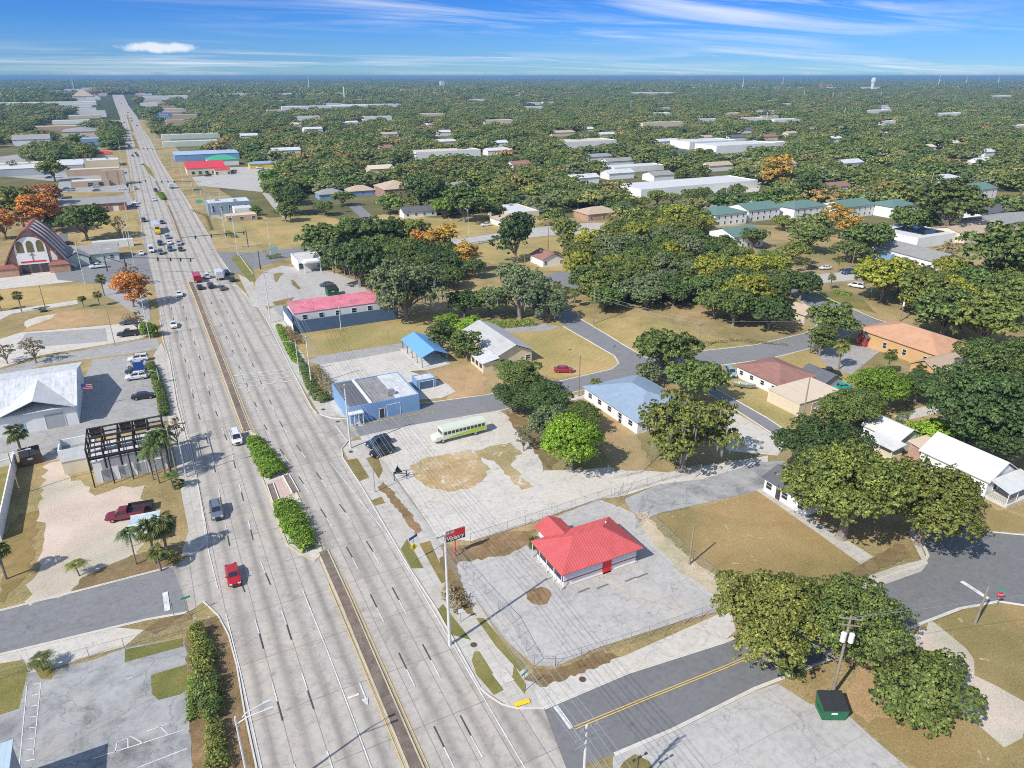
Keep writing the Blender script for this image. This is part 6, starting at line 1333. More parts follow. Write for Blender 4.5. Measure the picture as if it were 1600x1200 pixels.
PALMS = [(38, 722, 6.5, 'sabal0', 'sabal palm beside the brown dumpster and the white wall'), (10, 905, 5.5, 'sabal1', 'sabal palm at the left edge below the white wall'), (243, 880, 6.2, 'sabal0', 'left of two thick sabal palms beside the pickup truck'), (263, 872, 6.6, 'sabal1', 'right of two thick sabal palms beside the pickup truck'), (252, 892, 3.6, 'sabal1', 'short sabal palm under the pair of thick ones'),
 (213, 882, 5.6, 'queen0', 'feathery palm leaning over the gravel lot, left of the thick pair'), (124, 900, 2.2, 'queen1', 'small yellow palm at the bottom of the gravel lot'), (249, 755, 7.5, 'queen0', 'tall feather palm in front of the steel frame, nearest'), (258, 742, 8.2, 'queen1', 'tall feather palm in front of the steel frame, second from the garages'), (266, 738, 7.2, 'queen0', 'slim feather palm between steel frame and sidewalk'), (240, 750, 5.6, 'queen1', 'short feather palm before the garage doors'), (279, 760, 1.6, 'low0', 'low green palmetto beside the sidewalk bench', ), (272, 765, 3.0, 'queen1', 'small feather palm by the sidewalk curve'),
 (67, 1048, 1.8, 'queen0', 'tiny bright green palm beside the striped parking path'), (836, 852, 1.7, 'low1', 'bushy green palmetto at the corner of the red roofed restaurant'),
 (930, 617, 3.4, 'sabal1', 'small palm at the corner of the blue roofed house'), (1310, 577, 6.6, 'sabal0', 'tall yellow green palm with pale trunk before the black pickup'), (1297, 452, 4.6, 'sabal1', 'palm on the grass island by the side street'), (1309, 425, 5.0, 'sabal0', 'palm behind the grass island palm'), (1243, 425, 5.0, 'sabal1', 'left palm of the pair by the orange dirt'), (1257, 430, 5.4, 'sabal0', 'right palm of the pair by the orange dirt'),
 (1430, 612, 5.6, 'sabal0', 'green palm in front of the orange hall wing'), (1385, 585, 5.6, 'sabal1', 'palm in front of the orange hall wall'), (584, 432, 7.5, 'sabal0', 'tall palm at the edge of the wood behind the bank'), (703, 432, 6.0, 'sabal1', 'palm below the golden trees'), (870, 470, 5.5, 'sabal1', 'palm at the top of the side street, left'), (885, 476, 5.0, 'sabal0', 'palm at the top of the side street, middle'), (898, 480, 5.2, 'sabal1', 'palm at the top of the side street, right'),
 (34, 487, 5.4, 'sabal0', 'sabal palm standing in the field below the cross road'), (2, 486, 4.8, 'sabal1', 'sabal palm at the left picture edge below the cross road'), (163, 462, 6.0, 'sabal0', 'tall sabal palm behind the crossing corner'), (156, 478, 4.0, 'sabal1', 'short palm under the tall one behind the crossing corner'), (131, 480, 3.0, 'sabal0', 'stubby palm beside the roadside path'), (68, 487, 1.7, 'low0', 'low palmetto bush on the roadside path'), (455, 348, 4.5, 'sabal0', 'palm at the foot of the field corner clump'), (1330, 1035, 3.6, 'sabal1', 'bright green palm growing under the huge oak'), (1235, 1050, 2.4, 'low0', 'palmetto under the front of the huge oak'),
 (535, 332, 4.0, 'sabal1', 'palm in the yard of the blue walled house'), (720, 556, 2.6, 'low1', 'spiky palmetto beside the grey metal roofed house'), (1470, 475, 3.5, 'sabal0', 'palm under the olive trees behind the orange hall')]
for a in PALMS: palm(a[0], a[1], a[2], a[3], a[4], Q_ if 'feather' in a[4] else (YG if 'yellow' in a[4] else (0.145, 0.175, 0.055)))
def hedge(pts, wd, ht, colr, label, seed=1, dens=420, name='hedge', cat='hedge', group=None):
    """clipped leafy mass along a line of photo pixels, uneven on top"""
    rng = np.random.default_rng(seed); W_ = wpts(pts); L = sum((b - a).length for a, b in zip(W_, W_[1:])); C = []; N = []
    wds = wd if isinstance(wd, (list, tuple)) else [wd] * len(pts)
    for i, (a, b) in enumerate(zip(W_, W_[1:])):
        l = (b - a).length; n = int(l * dens * (wds[i] + wds[i + 1]) / 2 / 2.5); d = (b - a).normalized(); s_ = np.array([-d.y, d.x, 0])
        t_ = rng.uniform(0, 1, n); ang = rng.uniform(-0.15, math.pi + 0.15, n); ww = (wds[i] * (1 - t_) + wds[i + 1] * t_) / 2
        base = np.outer(1 - t_, np.array(a)) + np.outer(t_, np.array(b)); al = t_ * l
        lump = 1 + 0.22 * np.sin(al * 2.4 + i) * np.cos(al * 1.1 + seed) + 0.12 * np.sin(al * 5.3 + ang * 3); rr = lump * (1 - np.abs(rng.normal(0, 0.13, n)))
        ex = np.sign(np.cos(ang)) * np.abs(np.cos(ang)) ** 0.7; ez = np.abs(np.sin(ang)) ** 0.6
        rc = rng.uniform(0, 1, n) < 0.35; ex = np.where(rc, ex * rng.uniform(0, 1, n), ex); ez = np.where(rc, 1.0, ez)
        p = base + s_[None, :] * (ex * ww * rr)[:, None]; p[:, 2] = ez * ht * rr * 0.95; C.append(p); N.append(s_[None, :] * ex[:, None] + np.array([0, 0, 1]) * (ez[:, None] + .3) + rng.normal(0, .5, (n, 3)))
    C = np.vstack(C); N = np.vstack(N); me = quads_mesh(name, C, N, rng.uniform(0.6, 1.3, len(C)) * 0.15, rng, M_leaf)
    core = MB()
    o = bpy.data.objects.new(name, me); COL.objects.link(o); tag(o, label, cat, group); c = COLS[colr]; o.color = (c[0], c[1], c[2], 1); return o
hedge([(396, 690), (410, 712), (425, 735), (435, 745)], [2.4, 3.6, 4.2, 4.0], 1.5, 'bright', 'dense green hedge on the median island above the brick refuge', 1)
hedge([(443, 788), (456, 812), (470, 838), (484, 862)], [3.4, 4.0, 3.8, 2.0], 1.5, 'bright', 'dense green hedge on the median island below the brick refuge', 2)
hedge([(249, 303), (257, 313)], [3.5, 3.0], 1.6, 'bright', 'small round hedge on the far median island', 3, 200)
hedge([(236, 572), (243, 590), (250, 612), (256, 635), (258, 652)], 2.0, 1.4, 'green', 'row of clipped bushes between the car park and the highway', 4)
hedge([(308, 988), (318, 1030), (322, 1065)], [1.6, 2.9, 2.2], 1.7, 'olive', 'upper stretch of the tall hedge along the old parking lot', 5)
hedge([(323, 1068), (331, 1110), (333, 1130)], [3.2, 2.4, 1.4], 1.6, 'green', 'middle stretch of the tall hedge along the old parking lot', 6)
hedge([(335, 1135), (342, 1210)], [1.5, 2.9], 1.5, 'olive', 'lowest stretch of the tall hedge along the old parking lot', 26, 300)
hedge([(300, 1060), (298, 1130)], [1.0, 1.2], 0.7, 'bright', 'low leafy plants at the edge of the old parking lot', 27, 120, 'shrub', 'shrub')
hedge([(436, 512), (448, 535), (462, 562), (470, 568)], [1.8, 2.2, 2.4, 2.0], 1.2, 'bright', 'curved roadside hedge beside the field of the navy wall', 7, 300)
hedge([(473, 572), (485, 600), (498, 620), (512, 628)], [2.0, 2.6, 3.2, 3.0], 1.3, 'green', 'curved roadside hedge beside the blue corner shop', 8, 300)
hedge([(452, 515), (462, 540)], [3.5, 3.5], 1.6, 'brown', 'brown twiggy shrubs behind the roadside hedge', 9, 120, 'shrub', 'shrub')
hedge([(492, 580), (505, 600), (520, 620)], [3, 4, 4], 1.8, 'brown', 'bare twiggy shrubs in front of the blue corner shop', 10, 110, 'shrub', 'shrub')
hedge([(700, 925), (712, 938), (726, 955)], [2.2, 3.2, 2.6], 1.3, 'brown', 'bare brown shrub at the foot of the tall concrete pole', 11, 130, 'shrub', 'shrub')
hedge([(1278, 730), (1300, 735)], 2, 1.5, 'green', 'low green shrub beside the charcoal roofed house', 12, 150, 'shrub', 'shrub')
hedge([(640, 396), (700, 388), (765, 378)], 1.2, 0.9, 'green', 'clipped hedge along the cross road', 13, 90)
hedge([(1300, 457), (1330, 462)], 3.0, 0.9, 'bright', 'oval clipped hedge on the grass island', 14, 160)
hedge([(700, 520), (760, 512), (835, 508)], [2.6, 4, 2.2], 2.0, 'bright', 'bright green hedge row along the alley', 15, 160)
hedge([(1080, 540), (1150, 532), (1230, 540)], [1.0, 1.6, 1.0], 0.5, 'brown', 'long pile of cut brown brush beside the street', 16, 70, 'brush_pile', 'brush pile')
hedge([(416, 405), (440, 402)], 2.4, 1.5, 'green', 'green bush beside the bank sign', 17, 150, 'shrub', 'shrub')
hedge([(355, 365), (368, 372)], 2.4, 1.4, 'green', 'round bush by the roadside beyond the crossing', 18, 120, 'shrub', 'shrub')
hedge([(300, 330), (322, 338), (330, 360)], 1.4, 1.0, 'brown', 'straggly roadside shrubs before the blue shopfront', 19, 90, 'shrub', 'shrub')
hedge([(255, 880), (275, 872)], 2.0, 1.3, 'olive', 'low shrubs under the thick sabal palms', 20, 150, 'shrub', 'shrub')
hedge([(1385, 690), (1420, 640)], 2.0, 1.2, 'green', 'shrubs beside the pale alley', 21, 90, 'shrub', 'shrub')

# ------------------------------------------------------------------ vehicles (forward = +Y)
M_paint = bpy.data.materials.new('car_paint'); M_paint.use_nodes = True; t = M_paint.node_tree; b_ = t.nodes['Principled BSDF']; oi = t.nodes.new('ShaderNodeObjectInfo')
t.links.new(oi.outputs['Color'], b_.inputs['Base Color']); b_.inputs['Roughness'].default_value = 0.32; b_.inputs['Coat Weight'].default_value = 0.7; b_.inputs['Coat Roughness'].default_value = 0.08; b_.inputs['Specular IOR Level'].default_value = 0.5
M_tyre = mat('tyre_rubber', (0.025, 0.025, 0.026), 0.9, 0.2, 4); M_rim = mat('alloy_rim', (0.48, 0.49, 0.50), 0.3, 0.05, 4, metal=0.8)
M_head = mat('headlamp', (0.72, 0.73, 0.74), 0.15, 0.03, 2); M_tail = mat('tail_lamp', (0.45, 0.015, 0.015), 0.25, 0.05, 2); M_black2 = mat('black_plastic', (0.03, 0.03, 0.032), 0.6, 0.1, 2)
def loft(mb, st):
    """stations (y, half width, z bottom, z top, shoulder drop) joined into a body"""
    R_ = []
    for y, w_, zb, zt, sh in st:
        R_.append([(-w_ * .90, y, zb), (-w_, y, zb + .16), (-w_, y, zt - sh - .08), (-w_ * .93, y, zt - sh * .3), (-w_ * .70, y, zt), (w_ * .70, y, zt), (w_ * .93, y, zt - sh * .3), (w_, y, zt - sh - .08), (w_, y, zb + .16), (w_ * .90, y, zb)])
    vs = [p for r in R_ for p in r]; n = 10; fs = []
    for i in range(len(R_) - 1):
        for k in range(n): fs.append((i * n + k, i * n + (k + 1) % n, (i + 1) * n + (k + 1) % n, (i + 1) * n + k))
    fs.append(tuple(range(n))); e = (len(R_) - 1) * n; fs.append(tuple(range(e + n - 1, e - 1, -1))); mb.add(vs, fs)
def frustum(mb, lo, hi):
    """lo, hi = (y rear, y front, half width, z)"""
    a = [(-lo[2], lo[0], lo[3]), (lo[2], lo[0], lo[3]), (lo[2], lo[1], lo[3]), (-lo[2], lo[1], lo[3]), (-hi[2], hi[0], hi[3]), (hi[2], hi[0], hi[3]), (hi[2], hi[1], hi[3]), (-hi[2], hi[1], hi[3])]
    mb.add(a, [(0, 3, 2, 1), (4, 5, 6, 7), (0, 1, 5, 4), (1, 2, 6, 5), (2, 3, 7, 6), (3, 0, 4, 7)]); return [Vector(p) for p in a]
def glasspanel(a, b, c, d, m0=0.08, m1=0.10):
    """pane inset within the quad a b (low) c d (high), 1.5 cm proud"""
    n = (b - a).cross(d - a).normalized(); q = lambda u_, v_: (a.lerp(b, u_)).lerp(d.lerp(c, u_), v_) + n * 0.015
    g = MB(); g.add([q(m0, m1), q(1 - m0, m1), q(1 - m0, 1 - m1), q(m0, 1 - m1)], [(0, 1, 2, 3)]); return g
CAR = {}
def wheelset():
    ty = MB(); ty.bar((-.11, 0, 0), (.11, 0, 0), .33, 16); rm = MB(); rm.bar((-.115, 0, 0), (.115, 0, 0), .2, 10)
    return ty.mesh('wheel', M_tyre), rm.mesh('rim', M_rim)
WH = wheelset()
def make_car(kind):
    parts = []; L, W, Hh = {'sedan': (4.8, 1.84, 1.46), 'suv': (4.9, 1.96, 1.78), 'pickup': (5.8, 2.02, 1.88), 'van': (5.2, 2.02, 1.9), 'cargo': (5.9, 2.05, 2.5)}[kind]; w_ = W / 2; b = MB()
    if kind == 'sedan':
        loft(b, [(-L / 2, w_ * .82, .38, .86, .1), (-L / 2 + .25, w_ * .95, .26, 1.0, .1), (-1.1, w_, .22, 1.04, .1), (.9, w_, .22, 1.0, .1), (1.75, w_ * .97, .24, .86, .1), (L / 2 - .12, w_ * .86, .28, .70, .1), (L / 2, w_ * .74, .36, .60, .06)]); V = frustum(b, (-1.75, 1.15, w_ * .88, .98), (-1.05, .35, w_ * .68, Hh))
    elif kind == 'suv':
        loft(b, [(-L / 2, w_ * .86, .45, 1.05, .1), (-L / 2 + .2, w_ * .97, .34, 1.12, .1), (.9, w_, .3, 1.12, .1), (1.8, w_ * .97, .32, 1.04, .1), (L / 2 - .1, w_ * .88, .36, .92, .1), (L / 2, w_ * .8, .44, .8, .06)]); V = frustum(b, (-2.3, 1.25, w_ * .9, 1.1), (-1.95, .45, w_ * .74, Hh))
    elif kind == 'van':
        loft(b, [(-L / 2, w_ * .88, .4, 1.1, .1), (-L / 2 + .2, w_ * .98, .3, 1.15, .1), (1.2, w_, .26, 1.12, .1), (2.0, w_ * .95, .28, .98, .1), (L / 2, w_ * .8, .4, .76, .08)]); V = frustum(b, (-2.5, 1.75, w_ * .92, 1.1), (-2.25, .75, w_ * .76, Hh))
    elif kind == 'cargo':
        loft(b, [(-L / 2, w_ * .94, .4, 1.3, .02), (1.4, w_, .34, 1.3, .06), (2.3, w_ * .95, .34, 1.12, .1), (L / 2, w_ * .84, .42, .86, .08)]); V = frustum(b, (-L / 2 + .02, 1.85, w_ * .94, 1.25), (-L / 2 + .1, 1.1, w_ * .86, Hh))
    else:
        loft(b, [(-L / 2, w_ * .94, .5, 1.08, .03), (-.55, w_ * .97, .42, 1.1, .05), (.3, w_, .36, 1.14, .08), (1.5, w_, .36, 1.14, .1), (2.5, w_ * .96, .38, 1.04, .1), (L / 2, w_ * .86, .46, .9, .08)]); V = frustum(b, (-.55, 1.55, w_ * .9, 1.1), (-.4, .75, w_ * .76, Hh))
    body = b.mesh('body', M_paint)
    g = [('windscreen', glasspanel(V[2], V[3], V[7], V[6])), ('rear_window', glasspanel(V[0], V[1], V[5], V[4]))]
    if kind != 'cargo':
        for a, c, d, e in ((1, 2, 6, 5), (3, 0, 4, 7)):
            g.append(('side_window', glasspanel(V[a], V[a].lerp(V[c], .49), V[e].lerp(V[d], .49), V[e], .06, .14))); g.append(('side_window', glasspanel(V[a].lerp(V[c], .51), V[c], V[d], V[e].lerp(V[d], .51), .06, .14)))
    else:
        for a, c, d, e in ((1, 2, 6, 5), (0, 3, 7, 4)):
            q_ = glasspanel(V[a].lerp(V[c], .78), V[c], V[d], V[e].lerp(V[d], .78), .1, .16) if a == 1 else glasspanel(V[3], V[3].lerp(V[0], .22), V[7].lerp(V[4], .22), V[7], .1, .16); g.append(('side_window', q_))
    gl = [(nme, q.mesh(nme, M_glass)) for nme, q in g]
    hl = MB(); hl.box(-.2, -.05, -.08, .2, .04, .08); tl = MB(); tl.box(-.14, -.03, -.1, .14, .05, .1)
    extra = []
    if kind == 'pickup':
        x = MB(); x.box(-w_ * .8, -L / 2 + .12, 1.06, w_ * .8, -.68, 1.12); extra.append(('truck_bed', x.mesh('truck_bed', M_black2)))
        for a in ((-w_ * .94, -L / 2, -w_ * .80), (w_ * .80, -L / 2, w_ * .94)): x = MB(); x.box(a[0], a[1], 1.0, a[2], -.6, 1.30); extra.append(('bed_rail', x.mesh('bed_rail', M_paint)))
        x = MB(); x.box(-w_ * .8, -L / 2, 1.0, w_ * .8, -L / 2 + .1, 1.30); extra.append(('tailgate', x.mesh('tailgate', M_paint)))
    x = MB(); x.box(-w_ * .42, L / 2 - .06, .5, w_ * .42, L / 2 + .012, .68 if kind == 'sedan' else .84); extra.append(('grille', x.mesh('grille', M_black2)))
    for sx in (-1, 1): x = MB(); x.box(min(sx * w_ * .92, sx * (w_ + .16)), V[3].y - .45, 1.0, max(sx * w_ * .92, sx * (w_ + .16)), V[3].y - .28, 1.16); extra.append(('mirror', x.mesh('mirror', M_paint)))
    if kind in ('suv', 'van'):
        for sx in (-1, 1): x = MB(); x.bar((sx * w_ * .62, V[4].y + .2, Hh + .05), (sx * w_ * .62, V[7].y - .2, Hh + .05), .03, 4); extra.append(('roof_rail', x.mesh('roof_rail', M_black2)))
    CAR[kind] = (L, w_, body, gl, hl.mesh('headlight', M_head), tl.mesh('taillight', M_tail), extra)
for k in ('sedan', 'suv', 'pickup', 'van', 'cargo'): make_car(k)
def car(kind, px, py, rz, col, label, world=None, group=None, sc=1.0):
    """px, py = photo pixel at mid height of the vehicle"""
    L, w_, body, gl, hl, tl, ex = CAR[kind]; p = Vector(world) if world else P(px, py, 0.7)
    nm = {'sedan': 'car', 'suv': 'car', 'pickup': 'pickup_truck', 'van': 'minivan', 'cargo': 'delivery_van'}[kind]
    r = thing(nm, label, {'sedan': 'car', 'suv': 'car', 'pickup': 'pickup truck', 'van': 'van', 'cargo': 'van'}[kind], (p.x, p.y, 0.09), R(rz), group)
    o = put('body', body, r); o.color = (*col, 1)
    for nme, q in gl: put(nme, q, r)
    for sx in (-1, 1):
        put('headlight', hl, r, (sx * w_ * .62, L / 2 - .02, .72 if kind == 'sedan' else .85)); put('taillight', tl, r, (sx * w_ * .72, -L / 2 + .0, .85 if kind == 'sedan' else 1.0))
        for yy in (-L * .29, L * .31): wh = put('wheel', WH[0], r, (sx * (w_ - .10), yy, .33)); put('rim', WH[1], wh)
    for nme, q in ex:
        e = put(nme, q, r); e.color = (*col, 1)
    return r
WHT, SIL, BLK, GRY, RED, BLU, MAR = (.72, .72, .72), (.42, .43, .45), (.015, .016, .02), (.10, .11, .13), (.42, .012, .02), (.03, .07, .18), (.20, .012, .025)
g1 = 'cars on the highway'
CARS = [('van', 369, 684, 180, WHT, 'white minivan coming down the highway beside the median hedge'), ('suv', 338, 798, 180, (.13, .16, .20), 'slate grey car with roof rails on the near highway lanes'), ('sedan', 364, 898, 180, RED, 'bright red car at the left street junction on the highway'), ('sedan', 271, 507, 182, WHT, 'white car on the highway beside the black parked pickup'), ('sedan', 280, 459, 182, WHT, 'small white car just past the traffic lights'),
 ('suv', 251, 394, 183, GRY, 'dark grey car first in the queue beside the white van'), ('suv', 266, 389, 183, BLU, 'dark blue car waiting at the lights, front row, middle'), ('sedan', 282, 389, 183, BLK, 'black car waiting at the lights, front row, by the median'), ('sedan', 264, 379, 183, WHT, 'white car second in the middle queue at the lights'), ('suv', 279, 380, 183, SIL, 'silver car second in the queue by the median'), ('suv', 250, 380, 183, BLK, 'black car second in the queue behind the dark grey car'), ('sedan', 262, 370, 183, (.10, .16, .26), 'blue car third in the queue beside the yellow truck'), ('sedan', 221, 395, 180, WHT, 'white car in the turning lane at the crossing corner'), ('suv', 225, 344, 184, BLK, 'black car in the outer lane behind the yellow truck'), ('sedan', 253, 347, 184, BLK, 'black car near the median behind the yellow truck'), ('sedan', 240, 312, 184, WHT, 'white car beside the small median hedge'), ('suv', 212, 294, 184, SIL, 'silver car by the roadside next to the tan tower'), ('sedan', 212, 316, 240, WHT, 'white car turning out beside the brick row building'), ('sedan', 210, 321, 250, SIL, 'silver car just below the turning white car'), ('suv', 243, 297, 184, BLK, 'black car above the small median hedge'), ('sedan', 220, 256, 184, WHT, 'white car beside the far grass island'),
 ('sedan', 207, 243, 184, BLK, 'black car queueing at the second lights, outer lane'), ('suv', 215, 243, 184, BLK, 'black car queueing at the second lights, inner lane'), ('sedan', 212, 239, 184, BLU, 'blue car queueing behind the inner black car'), ('suv', 202, 228, 184, BLK, 'dark car beyond the second lights, outer lane'), ('sedan', 203, 219, 184, SIL, 'silver car beyond the second lights'), ('sedan', 194, 191, 184, BLK, 'dark car far down the highway, oncoming'), ('sedan', 205, 185, 4, BLK, 'dark car far down the highway, upper of two going away'), ('suv', 206, 189, 4, GRY, 'grey car far down the highway, lower of two going away'), ('sedan', 214, 196, 4, BLK, 'dark car going away near the roadside poles'), ('suv', 200, 176, 184, BLK, 'dark speck of a car at the highway bend'), ('sedan', 190, 162, 184, BLK, 'tiny dark car farthest down the highway'),
 ('suv', 323, 431, 2, WHT, 'white car stopped between the red truck and white box truck'), ('suv', 354, 426, 2, BLK, 'black car stopped right of the white box truck'), ('suv', 362, 436, 2, (.03, .03, .035), 'black car in the turn lane by the bank corner'), ('sedan', 312, 448, 2, BLK, 'black car stopped behind the red truck'), ('suv', 329, 446, 2, BLK, 'black car stopped behind the white car'), ('sedan', 347, 449, 2, GRY, 'grey car stopped behind the white box truck')]
for a in CARS: car(*a, group=g1)
PARK = [('pickup', 196, 804, 80, MAR, 'maroon pickup truck hitched to a black trailer on the gravel'), ('suv', 591, 691, 98, (.02, .035, .06), 'dark blue off-road car with a spare wheel, upper of two at the corner'), ('suv', 597, 705, 100, BLK, 'black car, lower of two at the street corner'), ('sedan', 881, 577, 242, (.35, .01, .03), 'crimson car parked on the dry lawn'), ('pickup', 1294, 582, 235, BLK, 'black pickup truck on the dirt below the pale trunked palm'), ('pickup', 1281, 634, 112, SIL, 'silver grey pickup truck beside the beige garage'), ('suv', 1142, 582, 152, (.26, .36, .42), 'light blue car beside the brown roofed house'), ('sedan', 1313, 604, 70, (.02, .36, .34), 'teal car under the trees behind the beige garage'),
 ('suv', 216, 560, 83, WHT, 'white car, topmost in the roadside car park row'), ('sedan', 213, 569, 83, SIL, 'silver car second in the roadside car park row'), ('sedan', 212, 578, 83, (.03, .03, .06), 'dark car third in the roadside car park row'), ('suv', 213, 588, 83, WHT, 'white car fourth in the roadside car park row, before the gap'), ('sedan', 224, 618, 263, BLK, 'black car alone below the gap in the car park row'), ('sedan', 201, 503, 83, (.05, .06, .07), 'dark green grey car beside the roadside hedge'), ('pickup', 201, 521, 83, BLK, 'black pickup truck below the dark green grey car'), ('pickup', 153, 416, 86, WHT, 'white pickup truck in front of the grey roofed corner house'), ('sedan', 105, 378 + 2, 86, BLK, 'black car in the shade left of the corner house'),
 ('sedan', 510, 444, 85, GRY, 'grey car alone in the bank car park'), ('suv', 584, 352, 86, BLU, 'blue car in front of the brick hall'), ('sedan', 759, 351, 86, WHT, 'white car beside the grey hip roofed bungalow'), ('suv', 102, 296, 80, (.06, .14, .24), 'blue car parked right of the white store, left of two'), ('suv', 111, 297, 80, (.25, .3, .34), 'pale blue car parked right of the white store, right of two'), ('sedan', 128, 287, 86, WHT, 'white car outside the tan shop'), ('suv', 150, 291, 86, SIL, 'silver car behind the tan tower, upper'), ('sedan', 150, 297, 86, GRY, 'grey car behind the tan tower, lower'), ('sedan', 190, 295, 86, WHT, 'white car at the highway edge below the tan tower'), ('sedan', 76, 277, 86, BLK, 'dark car before the left grey warehouse'), ('sedan', 91, 276, 86, WHT, 'white car under the tree between the warehouses'), ('suv', 325, 274, 86, BLK, 'black car before the red roofed restaurant'), ('van', 365, 268, 86, (.4, .2, .16), 'brown van beside the red roofed restaurant'), ('sedan', 352, 330, 86, WHT, 'white car between the white block and beige office'), ('sedan', 308, 295, 60, GRY, 'grey car behind the right mast arm pole'), ('suv', 405, 262, 86, WHT, 'white car beside the yellow kiosk'), ('sedan', 420, 252, 86, BLK, 'dark car by the yellow kiosk'), ('sedan', 683, 443, 10, (.2, .3, .5), 'pale blue vehicle parked in the wood behind the bank'), ('van', 1338, 446, 20, WHT, 'white and blue van beside the red post by the grass island'), ('sedan', 935, 362, 86, BLK, 'black car on the cross road by the wood'), ('suv', 1190, 460 - 40, 80, SIL, 'silver car on the shaded car park'), ('suv', 1325, 425, 80, BLU, 'blue car in the school car park'), ('sedan', 1290, 418, 80, WHT, 'white car in the school car park'),
 ('sedan', 1268, 418, 80, BLK, 'black car in the school car park'), ('sedan', 1500, 345, 80, GRY, 'grey car before the blue roofed bungalow')]
for a in PARK: car(*a, group='parked vehicles')
# white delivery van first in the outer queue, box trucks, yellow semi, red truck
car('cargo', 236, 391, 183, WHT, 'tall white van first in the outer queue at the lights', group=g1)
def boxtruck(px, py, rz, cabc, boxc, label, L=7.2, world=None, bw=1.22, bh=3.2):
    p = P(px, py, 1.2); r = thing('box_truck', label, 'truck', (p.x, p.y, .09), R(rz), g1); b = MB(); loft(b, [(L / 2 - 2.0, 1.0, .45, 1.4, .02), (L / 2 - .9, 1.02, .42, 1.35, .08), (L / 2, .92, .5, 1.15, .1)]); V = frustum(b, (L / 2 - 2.0, L / 2 - .75, .96, 1.35), (L / 2 - 1.95, L / 2 - 1.15, .84, 2.2))
    o = b.build('cab', M_paint, r); o.color = (*cabc, 1); g = glasspanel(V[2], V[3], V[7], V[6]); g.build('windscreen', M_glass, r)
    b = MB(); b.box(-bw, -L / 2, .85, bw, L / 2 - 2.1, bh); o = b.build('cargo_box', M_paint, r); o.color = (*boxc, 1)
    b = MB(); b.box(-bw + .1, -L / 2 - .03, .95, bw - .1, -L / 2 - .005, bh - .15); o = b.build('rear_door', M_paint, r); o.color = (boxc[0] * .8, boxc[1] * .82, boxc[2] * .86, 1)
    b = MB(); b.box(-.5, -L / 2 + .1, .5, .5, L / 2 - 1.5, .84); b.build('chassis', M_black2, r)
    for sx in (-1, 1):
        for yy in (-L / 2 + 1.3, L / 2 - 1.0): w = put('wheel', WH[0], r, (sx * .95, yy, .42)); w.scale = (1.3, 1.28, 1.28); put('rim', WH[1], w)
    return r
boxtruck(342, 430, 2, WHT, WHT, 'white box truck stopped at the lights, rear door facing back')
boxtruck(267, 291, 3, WHT, (.66, .66, .67), 'white box truck leaving beyond the crossing')
tr_ = boxtruck(307, 433, 1, RED, (.48, .012, .02), 'bright red truck stopped beside the median at the lights', L=8.5, bh=2.6)
p = P(245, 358, 1.5); ye = thing('semi_truck', 'yellow nosed lorry with a pale blue white trailer waiting at the lights', 'truck', (p.x, p.y, .09), R(183), g1)
b = MB(); loft(b, [(2.6, 1.15, .6, 2.1, .02), (4.4, 1.15, .55, 2.1, .1), (4.5, 1.05, .55, 1.75, .1), (6.6, .92, .6, 1.5, .1)]); V = frustum(b, (2.6, 4.5, 1.1, 2.0), (2.6, 3.9, 1.0, 3.3)); o = b.build('cab', M_paint, ye); o.color = (.75, .52, .01, 1); glasspanel(V[2], V[3], V[7], V[6]).build('windscreen', M_glass, ye)
b = MB(); b.box(-1.28, -9.5, 1.1, 1.28, 2.2, 3.9); o = b.build('trailer', M_paint, ye); o.color = (.62, .66, .74, 1); b = MB(); b.box(-.5, -9.3, .6, .5, 5.5, 1.09); b.build('chassis', M_black2, ye)
for sx in (-1, 1):
    for yy in (-8.4, -7.2, 1.2, 2.4, 5.4): w = put('wheel', WH[0], ye, (sx * 1.05, yy, .48)); w.scale = (1.4, 1.45, 1.45); put('rim', WH[1], w)
# the parked bus
p = (P(678, 694) + P(762, 679)) / 2; bu = thing('bus', 'old white bus with lime green swooshes parked on the sandy lot', 'bus', (p.x, p.y + 1.2, .05), R(92))
L = 11.4; b = MB(); b.box(-1.2, -L / 2, .75, 1.2, L / 2 - 1.7, 2.55); b.add([(-1.2, -L / 2, 2.55), (1.2, -L / 2, 2.55), (1.2, L / 2 - 1.7, 2.55), (-1.2, L / 2 - 1.7, 2.55), (-1.0, -L / 2 + .1, 2.95), (1.0, -L / 2 + .1, 2.95), (1.0, L / 2 - 1.9, 2.95), (-1.0, L / 2 - 1.9, 2.95)], [(4, 5, 6, 7), (0, 1, 5, 4), (1, 2, 6, 5), (2, 3, 7, 6), (3, 0, 4, 7)])
loft(b, [(L / 2 - 1.72, 1.1, .55, 1.75, .1), (L / 2 - .5, 1.05, .55, 1.55, .1), (L / 2, .9, .6, 1.3, .12)]); o = b.build('body', M_paint, bu); o.color = (.66, .70, .55, 1)
for s2 in (-1, 1):
    for k in range(11):
        b = MB(); yy = -L / 2 + .5 + k * .82; x = s2 * 1.2; b.box(min(x, x + s2 * .02), yy, 1.75, max(x, x + s2 * .02), yy + .62, 2.35); b.build('window', M_glass, bu)
    g = MB(); x = s2 * 1.215
    pts_ = [(x, -5.6, .85), (x, 3.0, .85), (x, 1.9, 1.2), (x, -1.0, 1.4), (x, -2.6, 1.7), (x, -5.6, 1.72)]; g.poly(pts_ if s2 < 0 else pts_[::-1]); g.build('green_swoosh', mat('lime_paint', (.42, .58, .06), .4, .1, .8), bu)
    for yy in (-3.2, 3.9): w = put('wheel', WH[0], bu, (s2 * 1.02, yy, .48)); w.scale = (1.3, 1.45, 1.45); put('rim', WH[1], w)
